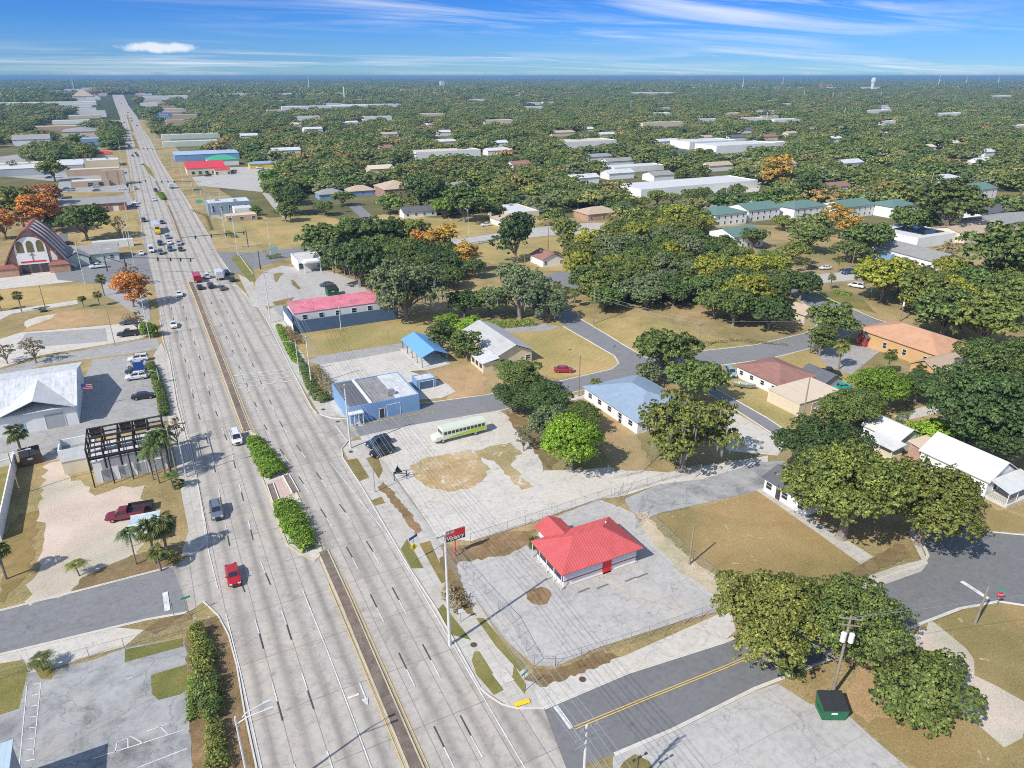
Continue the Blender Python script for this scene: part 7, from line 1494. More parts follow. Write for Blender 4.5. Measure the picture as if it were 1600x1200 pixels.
b = MB(); b.box(-1.0, L / 2 - 1.71, 1.8, 1.0, L / 2 - 1.68, 2.5); b.build('windscreen', M_glass, bu); b = MB(); b.box(-.9, -L / 2 - .02, 1.8, .9, -L / 2 - .005, 2.4); b.build('rear_window', M_glass, bu)
for s2 in (-1, 1): put('headlight', CAR['suv'][4], bu, (s2 * .6, L / 2 - .02, 1.0))
# trailer behind the maroon pickup, boat, pale awning
p = P(221, 796); tl_ = thing('flatbed_trailer', 'black open trailer behind the maroon pickup', 'trailer', (p.x, p.y, 0), R(82))
b = MB(); b.box(-1.0, -1.9, .55, 1.0, 1.9, .65); b.build('deck', M_black2, tl_)
for a in ((-1.0, -1.9, -.94, 1.9), (.94, -1.9, 1.0, 1.9), (-.94, 1.84, .94, 1.9), (-.94, -1.9, .94, -1.84)): b = MB(); b.box(a[0], a[1], .65, a[2], a[3], 1.05); b.build('side_rail', M_dsteel, tl_)
for sx in (-1.08, 1.08): w = put('wheel', WH[0], tl_, (sx, 0, .33)); put('rim', WH[1], w)
p = P(226, 822, 1.6); aw = thing('glass_canopy', 'pale blue white glass topped canopy beside the thick palms', 'canopy', (p.x, p.y, 0), R(-6)); b = MB(); b.box(-2.1, -2.8, 2.0, 2.1, 2.8, 2.1); b.build('roof', mat('frosted_sheet', (.50, .60, .62), .3, .2, 1.2), aw)
for a in ((-2.2, -2.9, 2.2, -2.78), (-2.2, 2.78, 2.2, 2.9), (-2.2, -0.05, 2.2, .07)): b = MB(); b.box(a[0], a[1], 2.05, a[2], a[3], 2.22); b.build('frame', M_trim, aw)
for sx in (-2.1, 2.0):
    for sy in (-2.8, 2.7): b = MB(); b.box(sx, sy, 0, sx + .1, sy + .1, 2.0); b.build('post', M_trim, aw)
p = P(1162, 606); bt = thing('boat', 'small grey green open boat on a trailer in the dry yard', 'boat', (p.x, p.y, .35), R(215))
b = MB(); R_ = []
for y, w_, zb, zt in ((-2.4, .75, .1, .75), (-1, .9, .05, .78), (.6, .85, .08, .82), (1.8, .5, .2, .9), (2.6, .06, .5, 1.0)): R_.append([(-w_, y, zt), (-w_ * .6, y, zb), (w_ * .6, y, zb), (w_, y, zt), (w_ * .85, y, zt), (w_ * .5, y, zb + .12), (-w_ * .5, y, zb + .12), (-w_ * .85, y, zt)])
vs = [q for r_ in R_ for q in r_]; fs = [(i * 8 + k, i * 8 + (k + 1) % 8, (i + 1) * 8 + (k + 1) % 8, (i + 1) * 8 + k) for i in range(4) for k in range(8)]; fs.append(tuple(range(8))); b.add(vs, fs); b.build('hull', mat('boat_hull', (.28, .32, .26), .5, .2, 1), bt)
for yy in (-1.2, .4): b = MB(); b.box(-.75, yy, .6, .75, yy + .3, .66); b.build('seat', M_trim, bt)
for sx in (-.9, .9): w = put('wheel', WH[0], bt, (sx, -.4, -.05)); w.scale = (.8,) * 3
# ------------------------------------------------------------------ poles, wires, signals, signs, fences
def hgt(b, t_):
    """height of a pole from the photo pixels of its foot and top (taken as upright)"""
    B = P(*b); Tt = P(*t_); return H * (1 - math.hypot(B.x, B.y) / math.hypot(Tt.x, Tt.y))
POLES = {}
def pole(b, t_, label, kind='utility', m=None, r=0.17, arms=1, h=None, rz=0.0, group='utility poles', trans=0, name=None, world=None):
    p = Vector(world) if world else P(*b); h = h or max(4.0, min(22, hgt(b, t_)))
    nm = name or {'utility': 'utility_pole', 'lamp': 'street_lamp', 'lamp2': 'street_lamp', 'plain': 'utility_pole'}[kind]
    o = thing(nm, label, 'street lamp' if 'lamp' in kind else 'pole', (p.x, p.y, 0), R(rz), 'street lamps' if 'lamp' in kind else group)
    mb = MB(); mb.bar((0, 0, -.1), (0, 0, h), r, 8, r * .6); mb.build('pole', m or M_woodp, o)
    if kind == 'utility':
        for i in range(arms):
            a = MB(); z = h - .35 - i * .9; a.box(-1.2, -.18, z, 1.2, -.06, z + .12); a.build('crossarm', M_woodp if m is None else M_steel, o)
        for x in (-1.1, -.45, .45, 1.1):
            a = MB(); a.bar((x, -.12, h - .23), (x, -.12, h - .02), .05, 6); a.build('insulator', M_steel, o)
    if kind == 'lamp' or kind == 'lamp2':
        for s_ in ((1,) if kind == 'lamp' else (1, 1)):
            off = 0 if kind == 'lamp' or s_ is None else 0
        k = 1 if kind == 'lamp' else 2
        for i in range(k):
            yy = (i - (k - 1) / 2) * .9; a = MB(); a.tube([(0, 0, h - .9), (1.0, yy * .6, h - .25), (2.6, yy, h)], [.07, .06, .05], 6); ar = a.build('arm', m or M_steel, o)
            a = MB(); a.box(2.5, yy - .14, h - .1, 3.3, yy + .14, h + .06); a.build('lamp_head', M_lamp, ar)
    for i in range(trans):
        a = MB(); x = -.42 + .84 * i; a.bar((x, -.35, h - 3.3), (x, -.35, h - 2.2), .30, 12); a.build('transformer', M_trim, o)
    POLES[label] = (p.x, p.y, h); return o
UP = [((703, 1008), (697, 832), 'tall white concrete pole beside the highway by the red sign', M_cpole, .22), ((548, 700), (539, 600), 'tall pale pole at the corner by the two dark parked cars', M_cpole, .2), ((487, 602), (482, 525), 'pale pole in the hedge before the blue corner shop', M_cpole, .18), ((423, 504), (418, 424), 'pale pole at the corner left of the navy wall', M_cpole, .18)]
for b, t_, lb, m, r in UP: pole(b, t_, lb, 'utility', m, r, rz=8)
pole((925, 1215), (926, 1135), 'white pole rising from the bottom edge below the stop bar', 'utility', M_cpole, .2, arms=3, world=(25.6, 36.0, 0), h=15.5, rz=4)
pole((1077, 882), (1076, 818), 'short grey wooden pole beside the fence of the tan lawn', 'plain')
pole((1300, 1087), (1329, 962), 'wooden pole with two white transformers by the green dumpster', 'utility', None, .2, arms=2, rz=-38, trans=2)
o_ = pole((1523, 975), (1548, 907), 'leaning dark wooden pole stub at the street corner', 'plain', None, .19, h=6.0); o_.rotation_euler = (0, R(4), 0)
pole((904, 619), (904, 555), 'wooden pole beside the crimson car lawn', 'plain'); pole((927, 506), (928, 438), 'wooden pole at the top of the side street', 'utility'); pole((1091, 548), (1091, 505), 'wooden pole beside the brush pile', 'utility'); pole((1252, 665), (1269, 584), 'tall wooden pole beside the silver pickup', 'plain'); pole((1265, 552), (1272, 486), 'wooden pole left of the yellow green palm', 'plain')
pole((1406, 502), (1412, 460), 'wooden pole with transformer behind the orange hall', 'utility', trans=1); pole((1331, 417), (1338, 388), 'wooden pole by the grass island palms', 'plain'); pole((33, 772), (18, 706), 'grey pole with side arm by the white wall', 'lamp', None, .12)
pole((72, 486), (60, 446), 'bare wooden pole in the field below the cross road', 'plain'); pole((180, 540), (168, 482), 'thin pole beside the black parked pickup', 'plain', None, .1); pole((133, 444), (124, 382), 'pale lamp pole on the cross road, right of the palms', 'lamp', M_cpole, .13, rz=90)
pole((167, 427), (163, 388), 'lamp pole in front of the grey roofed corner house', 'lamp', M_steel, .12, rz=-20); pole((234, 529), (222, 458), 'highway lamp beside the round green bush', 'lamp', M_cpole, .13, rz=12); pole((250, 601), (248, 576), 'short lamp in the clipped bushes of the car park', 'lamp', M_cpole, .1, rz=180)
pole((291, 746), (282, 682), 'white lamp pole right of the feather palms', 'lamp', M_cpole, .13, rz=0); pole((276, 742), (263, 664), 'white lamp pole behind the feather palms', 'lamp', M_cpole, .13, rz=200)
pole((358, 1212), (333, 1066), 'tall double headed highway lamp at the bottom left hedge', 'lamp2', M_cpole, .17, h=12.5, world=(-0.9, 53.5, 0)); pole((468, 586), (466, 551), 'highway lamp with long arms at the curved hedge', 'lamp', M_cpole, .12, rz=180, h=9); pole((586, 769), (583, 728), 'thin signal post beside the bent black frame', 'plain', M_steel, .08, h=6.5)
pole((195, 378), (190, 345), 'pair lamp beside the highway, upper', 'lamp', M_cpole, .12, rz=10); pole((201, 385), (193, 353), 'pair lamp beside the highway, lower', 'lamp', M_cpole, .12, rz=10); pole((366, 364), (362, 325), 'white pole right of the crossing arm', 'utility', M_cpole, .15); pole((348, 333), (344, 285), 'white pole beside the blue shopfront', 'utility', M_cpole, .15); pole((330, 290), (328, 205), 'tall pole behind the bright green roof', 'utility', M_cpole, .2, world=tuple(P(331, 238)), h=26)
pole((424, 400), (416, 343), 'pale pole in the golden field across the crossing', 'utility', M_cpole, .15); pole((407, 420), (405, 390), 'dark pole stub on the bank corner', 'plain', M_dsteel, .25); pole((706, 377), (706, 342), 'lamp on the cross road, left of two', 'lamp', M_cpole, .12, rz=90); pole((732, 367), (732, 327), 'lamp on the cross road, right of two', 'lamp', M_cpole, .12, rz=90); pole((582, 460), (582, 420), 'dark pole beside the tall palm behind the car park', 'plain', None, .12); pole((682, 465), (681, 420), 'dark pole beside the pale blue parked vehicle', 'plain', None, .12); pole((533, 548), (531, 520), 'thin pole at the foot of the navy wall', 'plain', M_cpole, .12, world=tuple(P(533, 516)), h=7)
pole((856, 403), (859, 355), 'wooden pole in the field behind the maroon roofed house', 'plain'); pole((820, 418), (820, 392), 'short pole left of the maroon roofed house', 'plain'); pole((918, 365), (918, 330), 'pole beside the cross road before the brick porch house', 'plain', M_cpole, .12); pole((1164, 700 - 40), (1164, 655), 'thin street pole', 'plain') if False else None
for i, (b, t_, w) in enumerate([((1376, 306), (1378, 280), 'lamp left of the cross gabled apartments'), ((1268, 307), (1270, 289), 'lamp behind the middle green roof'), ((1453, 295), (1457, 278), 'lamp above the big spreading oak'), ((1578, 290), (1580, 260), 'lamp at the far right edge of the woods'), ((1132, 325), (1134, 303), 'lamp in the plaza car park'), ((1088, 278), (1090, 258), 'pole behind the white plaza')]): pole(b, t_, w, 'lamp', M_cpole, .14, h=10)
k = 0
for y in (300, 340, 385, 430, 480, 540, 610, 690, 780, 880, 1000, 1140):
    k += 1; x = interp(y, RT) + 6.5 - (0.006 * (y - 300)); pole(None, None, '%s roadside pole right of the highway, counted from the crossing' % ordinal(k), 'utility', M_cpole, .16, world=(x, y, 0), h=14)
k = 0
for y in (300, 350, 405, 465, 535, 615, 705, 810, 930, 1070):
    k += 1; x = interp(y, LT) - 5.0; pole(None, None, '%s roadside pole left of the highway, counted from the crossing' % ordinal(k), 'lamp' if k % 2 else 'utility', M_cpole, .15, world=(x, y, 0), h=12)
# skyline masts
for i, (x, y, h_, w) in enumerate([(116, 136, 60, 'thin mast left of the far highway'), (484, 140, 70, 'thin mast left of the chimney'), (1160, 134, 60, 'mast above the long white warehouse, left'), (1222, 132, 62, 'mast above the long white warehouse, middle'), (1465, 133, 70, 'mast right of the water tower'), (1508, 130, 60, 'broad mast near the right skyline'), (1558, 130, 75, 'tall mast near the right skyline'), (1255, 152, 28, 'lattice mast in the far woods, left of the water tower'), (1300, 153, 24, 'mast in the far woods beside the lattice mast'), (1318, 180, 18, 'white mast in the woods right of centre'), (985, 172, 24, 'white mast in the central far woods'), (1197, 187, 16, 'brick red mast in the far woods'), (1375, 152, 24, 'mast beside the water tower')]):
    p = P(x, y + 6); o = thing('radio_mast', w, 'mast', (p.x, p.y, 0), 0, 'masts on the skyline'); mb = MB(); r_ = 0.0007 * p.length
    mb.bar((0, 0, 0), (0, 0, h_), r_, 5, r_ * .4); mb.build('pole', M_cpole, o); mb = MB(); mb.bar((-r_ * 2.5, 0, h_ * .86), (r_ * 2.5, 0, h_ * .86), r_ * .5, 4); mb.build('antenna', M_steel, o)
p = P(1362, 142); o = thing('water_tower', 'slim white water tower on the skyline, right of centre', 'water tower', (p.x, p.y, 0)); d_ = p.length * 0.72
mb = MB(); mb.bar((0, 0, 0), (0, 0, d_ * .015), d_ * .0026, 12); mb.build('column', M_trim, o); mb = MB(); mb.tube([(0, 0, d_ * .012), (0, 0, d_ * .014), (0, 0, d_ * .018), (0, 0, d_ * .020)], [d_ * .003, d_ * .0036, d_ * .0036, d_ * .001], 14); mb.build('tank', M_trim, o)
p = P(691, 138); o = thing('grain_silo', 'white block silo on the skyline above the central woods', 'silo', (p.x, p.y, 0)); d_ = p.length; mb = MB(); mb.box(-d_ * .0028, -d_ * .002, 0, d_ * .0028, d_ * .002, d_ * .0085); mb.build('tower', M_trim, o); mb = MB(); mb.box(d_ * .003, -d_ * .002, 0, d_ * .012, d_ * .002, d_ * .0022); mb.build('annex', M_trim, o)
p = P(539, 160); o = thing('chimney', 'tall white factory chimney with a dark top, left of centre', 'chimney', (p.x, p.y, 0)); mb = MB(); mb.bar((0, 0, 0), (0, 0, 41), 2.6, 12, 1.9); mb.build('stack', M_cpole, o); mb = MB(); mb.bar((0, 0, 41), (0, 0, 43), 2.3, 12); mb.build('cap', M_dsteel, o)
# wires along the right-hand poles and two across side streets
def wire(pts, label, r=0.024, sag=0.5):
    mb = MB(); L = []
    for a, b in zip(pts, pts[1:]):
        a, b = Vector(a), Vector(b); n = 6
        for k in range(n): t_ = k / n; q = a.lerp(b, t_); q.z -= 4 * sag * t_ * (1 - t_) * min(1, (b - a).length / 40); L.append(q)
    L.append(Vector(pts[-1])); mb.tube(L, r, 3); return mb.build('power_line', M_steel, label=label, cat='power line', group='overhead power lines')
base = [(25.6, 36, 15.2), (24.6, 65.5, 16.4), (27.4, 122, 13.0), (28.6, 165, 11.8), (31.8, 202, 12.6), (interp(300, RT) + 6.5, 300, 13.6), (interp(340, RT) + 6.3, 340, 13.6), (interp(430, RT) + 5.7, 430, 13.6)]
base = [(26.2, -10, 15)] + base
for i, (dx, dz) in enumerate([(-1.1, 0), (-.45, 0), (.45, 0), (1.1, 0), (0.1, -2.2), (0.1, -2.9), (.2, -3.6)]):
    wire([(x + dx, y, z + dz) for x, y, z in base], '%s of the wires strung along the right side of the highway, counted from the road' % ordinal(i + 1))
e1 = POLES['wooden pole with two white transformers by the green dumpster']
wire([(e1[0], e1[1], e1[2] - .3), (120, 20, 12)], 'wire running from the transformer pole to the bottom right'); wire([(e1[0], e1[1], e1[2] - .3), (POLES['leaning dark wooden pole stub at the street corner'][0], POLES['leaning dark wooden pole stub at the street corner'][1], 6)], 'wire from the transformer pole to the leaning stub')
wire([(P(927, 506).x, P(927, 506).y, 9), (P(1091, 548).x, P(1091, 548).y, 8.3), (P(1265, 552).x, P(1265, 552).y, 9)], 'upper wire crossing before the mossy wood'); wire([(P(927, 506).x, P(927, 506).y, 8), (P(1091, 548).x, P(1091, 548).y, 7.4), (P(1252, 665).x, P(1252, 665).y, 9)], 'lower wire crossing before the mossy wood')
# traffic signals: a post, a long arm, heads
M_sig = mat('signal_black', (0.02, 0.02, 0.02), 0.5, 0.1, 2)
def signal(b, e, h, heads, label, hz=None):
    B, E = P(*b), P(e[0], e[1], h); o = thing('traffic_signal', label, 'traffic light', (B.x, B.y, 0), 0, 'traffic signals on mast arms')
    mb = MB(); mb.bar((0, 0, -.05), (0, 0, h + .6), .2, 8, .16); mb.build('post', M_dsteel, o)
    d = Vector((E.x - B.x, E.y - B.y, 0)); mb = MB(); mb.bar((0, 0, h - .2), (d.x, d.y, h), .15, 8, .09); ar = mb.build('arm', M_dsteel, o)
    for f in heads:
        q = d * f; s_ = MB(); s_.box(q.x - .25, q.y - .2, h - 1.15, q.x + .25, q.y + .2, h + .15); hd = s_.build('signal_head', M_sig, ar)
    return o
signal((199, 428), (304, 404), 6.2, (.48, .66, .80, .94), 'signal arm over the near side of the crossing, from the left'); signal((388, 386), (284, 371), 6.5, (.04, .32, .55, .80), 'signal arm over the far side of the crossing, from the right'); signal((203, 300), (229, 282), 6.2, (.6, .95), 'left signal arm at the second crossing'); signal((302, 299), (250, 283), 6.2, (.55, .75, .95), 'right signal arm at the second crossing'); signal((258, 246), (222, 231), 6.5, (.5, .75, .95), 'signal arm at the third crossing')
signal((168, 424), (205, 414), 5.5, (.8,), 'short signal arm at the left corner of the crossing')
# text
def text(s_, size, m, parent, loc, rot, name='lettering', ext_=0.01, shear=0.0, bold=0.0):
    cu = bpy.data.curves.new(name, 'FONT'); cu.body = s_; cu.size = size; cu.extrude = ext_; cu.align_x = 'CENTER'; cu.align_y = 'CENTER'; cu.shear = shear; cu.offset = bold
    tmp = bpy.data.objects.new('tmp', cu); COL.objects.link(tmp); dg = bpy.context.evaluated_depsgraph_get(); me = bpy.data.meshes.new_from_object(tmp.evaluated_get(dg)); bpy.data.objects.remove(tmp); me.materials.clear(); me.materials.append(m)
    o = bpy.data.objects.new(name, me); COL.objects.link(o); o.parent = parent; o.location = loc; o.rotation_euler = rot; return o
p = P(712, 869); vs_ = thing('business_sign', 'red and black panel sign on a red post beside the tall white pole', 'sign', (p.x, p.y, 0), R(2))
mb = MB(); mb.bar((0, 0, -.05), (0, 0, 3.0), .09, 8); mb.build('post', M_redP, vs_)
mb = MB(); mb.box(-1.55, -.12, 3.0, 1.55, .12, 3.75); pn = mb.build('lower_panel', M_sig, vs_); mb = MB(); mb.box(-1.55, -.13, 3.75, 1.55, .13, 4.65); mb.build('upper_panel', M_redP, vs_)
mb = MB(); mb.box(-1.62, -.16, 4.65, 1.62, .16, 4.73); mb.box(1.551, -.16, 3.0, 1.62, .16, 4.65); mb.build('frame', mat('brown_frame', (.3, .06, .05), .6, .1, 2), vs_)
text('Victory', 0.95, M_trim, vs_, (-.05, -.15, 3.52), (math.pi / 2, 0, 0), shear=.25, bold=.012)
def panelsign(b, h, w_, hh, m, label, txt=None, tm=None, ts=.2, z=None, yaw=0.0, name='street_sign', back=None, postm=None, world=None, group=None, th=.03):
    p = Vector(world) if world else P(*b); o = thing(name, label, 'sign', (p.x, p.y, 0), R(yaw), group); mb = MB(); mb.bar((0, 0, -.05), (0, 0, h), .045, 6); mb.build('post', postm or M_steel, o)
    z = (h - hh) if z is None else z; mb = MB(); mb.box(-w_ / 2, -.06 - th, z, w_ / 2, -.05, z + hh); pp = mb.build('panel', m, o)
    if txt: text(txt, ts, tm or M_trim, o, (0, -.075 - th, z + hh / 2), (math.pi / 2, 0, 0), ext_=.004)
    return o
M_signG = mat('sign_green', (.03, .32, .22), .5, .08, 2); M_signB = mat('sign_blue', (.03, .10, .38), .5, .08, 2); M_signY = mat('sign_yellow', (.80, .58, .02), .5, .06, 2); M_stop = mat('stop_red', (.60, .015, .03), .5, .08, 2)
# pedestrian warning with a blue street name above
p = P(648, 876); o = thing('pedestrian_sign', 'yellow diamond pedestrian sign with a blue street name blade above', 'sign', (p.x, p.y, 0)); mb = MB(); mb.bar((0, 0, 0), (0, 0, 4.2), .05, 6); mb.build('post', M_steel, o)
mb = MB(); c_ = 2.55; a_ = .62; mb.add([(0, -.09, c_ - a_), (a_, -.09, c_), (0, -.09, c_ + a_), (-a_, -.09, c_), (0, -.06, c_ - a_), (a_, -.06, c_), (0, -.06, c_ + a_), (-a_, -.06, c_)], [(0, 1, 2, 3), (7, 6, 5, 4), (0, 4, 5, 1), (1, 5, 6, 2), (2, 6, 7, 3), (3, 7, 4, 0)]); mb.build('warning_panel', M_signY, o)
mb = MB(); mb.tube([(0, -.1, 2.5), (0, -.1, 2.75)], .07, 5); mb.tube([(-.02, -.1, 2.5), (-.16, -.1, 2.2)], .035, 4); mb.tube([(.02, -.1, 2.5), (.12, -.1, 2.2)], .035, 4); mb.tube([(-.18, -.1, 2.6), (.16, -.1, 2.68)], .03, 4); mb.bar((0, -.14, 2.9), (0, -.08, 2.9), .07, 8); mb.build('walker_symbol', M_sig, o)
mb = MB(); mb.add([(-.75, -.35, 3.95), (.75, .35, 3.95), (.75, .35, 4.4), (-.75, -.35, 4.4), (-.76, -.33, 3.95), (.74, .37, 3.95), (.74, .37, 4.4), (-.76, -.33, 4.4)], [(0, 1, 2, 3), (7, 6, 5, 4), (3, 2, 6, 7), (0, 4, 5, 1)]); mb.build('street_name_blade', M_signB, o)
panelsign((819, 1080), 3.0, 1.1, .28, M_signG, 'green street name sign at the lower street corner', yaw=20); panelsign((296, 962), 3.2, 1.15, .28, M_signG, 'green street name sign at the left street corner', yaw=5); panelsign((306, 975), 1.1, .35, .3, M_trim, 'short white crossing button post at the left corner', yaw=0, name='button_post'); panelsign((328, 975), 1.3, .3, .3, M_trim, 'second short white crossing post at the left kerb', name='button_post')
panelsign((273, 967), 2.6, .08, .6, M_dsteel, 'stop sign seen edge on at the left stop bar', yaw=90)
p = P(1556, 949); o = thing('stop_sign', 'red octagonal stop sign under a green street name blade at the right corner', 'sign', (p.x, p.y, 0), R(-35)); mb = MB(); mb.bar((0, 0, 0), (0, 0, 3.1), .045, 6); mb.build('post', M_steel, o)
mb = MB(); mb.poly([(.42 * math.cos(math.pi / 8 + i * math.pi / 4), -.07, 2.2 + .42 * math.sin(math.pi / 8 + i * math.pi / 4)) for i in range(8)]); mb.poly([(.42 * math.cos(math.pi / 8 + i * math.pi / 4), -.05, 2.2 + .42 * math.sin(math.pi / 8 + i * math.pi / 4)) for i in range(8)][::-1]); mb.build('stop_panel', M_stop, o); text('STOP', .3, M_trim, o, (0, -.085, 2.2), (math.pi / 2, 0, 0), ext_=.004)
mb = MB(); mb.box(-.55, -.03, 2.75, .55, .0, 3.0); mb.build('street_name_blade', M_signG, o)
panelsign((1036, 1205), 2.6, .62, .62, M_trim, 'white and black route sign at the bottom edge of the street', yaw=25, world=(32.3, 37.6, 0))
panelsign((720, 972), 2.2, .7, .55, M_trim, 'small white sign leaning below the bare shrub', yaw=-10); panelsign((890, 560), 2.6, 1.0, .25, M_signG, 'green street name sign at the far end of the side street', yaw=15) ; panelsign((959, 556), 2.8, 1.0, .25, M_signG, 'green street name sign where the side streets meet', yaw=15)
panelsign((224, 606), 6.4, 2.0, 1.9, M_signB, 'blue and purple shop sign on a post in the car park row', yaw=8, th=.1, name='business_sign'); panelsign((430, 405), 5.0, 3.2, 1.6, mat('sea_green_panel', (.30, .52, .50), .5, .06, 2), 'sea green bank sign on a post', yaw=0, th=.15, name='business_sign'); panelsign((313, 327), 5, 3.4, 1.8, mat('mint_panel', (.12, .50, .38), .5, .06, 2), 'mint green roadside sign below the blue shopfront', th=.15, name='business_sign'); panelsign((335, 452 - 6), 2.4, .5, .5, M_signY, 'tiny yellow sign at the bank corner', world=(P(398, 455).x, P(398, 455).y, 0))
p = P(249, 194); o = thing('billboard', 'large blue billboard on a post above the trees right of the highway', 'billboard', (p.x + 10, p.y, 0)); mb = MB(); mb.bar((0, .6, 0), (0, .6, 13), .5, 8); mb.build('post', M_dsteel, o); mb = MB(); mb.box(-9.5, -.3, 9, 9.5, .3, 15); mb.build('panel', mat('billboard_blue', (.10, .26, .55), .6, .12, .3), o); mb = MB(); mb.box(-7.5, -.36, 12.6, 4, -.31, 13.4); mb.box(-7, -.36, 10.6, 6, -.31, 11.2); mb.build('pale_bands', M_trim, o)
# lamp with three heads at the bottom street
p = Vector((33.4, 38.0, 0)); o = thing('street_lamp', 'dark three headed lamp at the bottom edge beside the street', 'street lamp', p, 0, 'street lamps'); mb = MB(); mb.bar((0, 0, 0), (0, 0, 5.0), .06, 6); mb.build('pole', M_dsteel, o)
for k in (-1, 0, 1): mb = MB(); mb.bar((k * .75, .05 * k, 4.95), (k * .75 + .3, .05 * k, 5.0), .12, 6); mb.bar((0, 0, 4.95), (k * .75, .05 * k, 4.95), .03, 4); mb.build('lamp_head', M_dsteel, o)
# bent black sign frame on the sandy lot
p = P(628, 750); o = thing('bent_sign_frame', 'bent black metal sign frame standing on the sandy lot', 'sign frame', (p.x, p.y, 0), R(-12)); mb = MB()
for x in (-1.3, .9): mb.bar((x, 0, 0), (x + .05, .1, 1.7), .07, 4); mb.bar((x, .9, 0), (x, .9, 1.3), .06, 4)
mb.bar((-1.3, 0, 1.5), (1.0, .1, 1.1), .08, 4); mb.bar((-1.3, 0, 1.5), (-.5, .9, 2.6), .07, 4); mb.bar((1.5, .5, 1.6), (-1.3, .9, 1.3), .07, 4); mb.build('frame', M_dsteel, o)
mb = MB(); mb.add([(-1.3, .1, 1.5), (.3, .5, 1.25), (-.2, .9, 1.9), (-.6, .9, 2.5), (-1.3, .14, 1.46), (.3, .54, 1.2), (-.2, .94, 1.86), (-.6, .94, 2.46)], [(0, 1, 2, 3), (7, 6, 5, 4), (0, 4, 5, 1), (1, 5, 6, 2), (2, 6, 7, 3), (3, 7, 4, 0)]); mb.build('torn_panel', M_sig, o)
# dumpsters
def dumpster(px, py, rz, col, label, s_=1.0):
    p = P(px, py, .6); o = thing('dumpster', label, 'dumpster', (p.x, p.y, .02), R(rz)); o.scale = (s_,) * 3; mb = MB(); mb.add([(-.95, -.75, 0), (.95, -.75, 0), (.95, .75, 0), (-.95, .75, 0), (-1.05, -.9, 1.15), (1.05, -.9, 1.15), (1.05, .85, 1.55), (-1.05, .85, 1.55)], [(0, 3, 2, 1), (4, 5, 6, 7), (0, 1, 5, 4), (1, 2, 6, 5), (2, 3, 7, 6), (3, 0, 4, 7)]); mb.box(-1.1, -.5, .55, 1.1, .4, .68); mb.build('bin', col, o)
    for sx in (-.53, .53): mb = MB(); z0, z1 = 1.19, 1.6; x0, x1 = sx - .5, sx + .5; mb.add([(x0, -.92, z0), (x1, -.92, z0), (x1, .86, z1), (x0, .86, z1), (x0, -.92, z0 + .05), (x1, -.92, z0 + .05), (x1, .86, z1 + .05), (x0, .86, z1 + .05)], [(0, 3, 2, 1), (4, 5, 6, 7), (0, 1, 5, 4), (1, 2, 6, 5), (2, 3, 7, 6), (3, 0, 4, 7)]); mb.build('lid', M_black2, o)
    mb = MB(); mb.add([(-.35, -.868, .75), (.15, -.868, .75), (.15, -.888, .98), (-.35, -.888, .98)], [(0, 1, 2, 3)]); mb.build('notice', M_trim, o); return o
dumpster(1298, 1108, -28, mat('dumpster_green', (.015, .14, .06), .5, .15, 2), 'green dumpster with black lids beside the transformer pole', 1.35); dumpster(49, 718, 10, mat('dumpster_brown', (.12, .085, .07), .7, .2, 2), 'dark brown dumpster beside the white wall', 1.6); dumpster(519, 458, 5, mat('dumpster_green', (.015, .14, .06), .5, .15, 2), 'green dumpster in the bank car park', 1.8)
# fences
def fence(pts, h, label, step=3.0, name='chain_link_fence', gate=False, rot=None):
    W_ = wpts(pts); o = thing(name, label, 'fence', (W_[0].x, W_[0].y, 0), 0, 'chain link fences'); base_ = W_[0]; ps = MB(); rl = MB(); ms = MB()
    me_ = MB(); me_.bar((0, 0, 0), (0, 0, h + .05), .035, 6); me_ = me_.mesh('post', M_steel)
    for a, b in zip(W_, W_[1:]):
        l = (b - a).length; n = max(1, round(l / step))
        for i in range(n + 1):
            if i == n and b is not W_[-1]: continue
            q = a.lerp(b, i / n) - base_; put('post', me_, o, (q.x, q.y, 0))
        A, B = a - base_, b - base_; rl.bar((A.x, A.y, h), (B.x, B.y, h), .028, 5)
        for z in (.08, h * .5): rl.bar((A.x, A.y, z), (B.x, B.y, z), .008, 3)
        m_ = int(l / .45)
        for i in range(m_):
            q = A.lerp(B, i / m_); q2 = A.lerp(B, min(1, (i + h / .45) / m_)); q0 = A.lerp(B, max(0, (i - h / .45) / m_)); ms.bar((q.x, q.y, .05), (q2.x, q2.y, h * min(1, (m_ - i) * .45 / h)), .0055, 3); ms.bar((q.x, q.y, .05), (q0.x, q0.y, h * min(1, i * .45 / h + .001)), .0055, 3)
    rl.build('rail', M_steel, o); ms.build('wire_mesh', M_steel, o); return o
fence([(735, 849), (848, 812), (955, 776)], 1.8, 'chain link fence between the sandy lot and the restaurant lot'); fence([(1012, 812), (1060, 858), (1132, 918)], 1.8, 'chain link fence along the tan lawn'); fence([(868, 1041), (985, 1006), (1122, 957)], 1.8, 'chain link fence along the front of the restaurant lot'); fence([(709, 872), (740, 908), (800, 975), (835, 1041), (868, 1041)], 1.6, 'chain link fence between restaurant lot and footpath')
fence([(960, 776), (1035, 752), (1095, 738)], 1.6, 'chain link fence behind the cracked slab'); fence([(993, 826), (1006, 800)], 2.4, 'open chain link gate at the lawn fence end', 1.5, 'chain_link_gate'); fence([(962, 793), (973, 770)], 2.0, 'open chain link gate beside the cracked slab', 1.5, 'chain_link_gate')
fence([(82, 1047), (140, 1028), (195, 1014), (285, 991)], 1.7, 'chain link fence of the old parking lot'); fence([(0, 1062), (42, 1050), (36, 1036)], 1.3, 'low fence round the green corner lawn'); fence([(1035, 705), (1000, 740), (960, 748)], 1.2, 'low fence under the weeping oak')
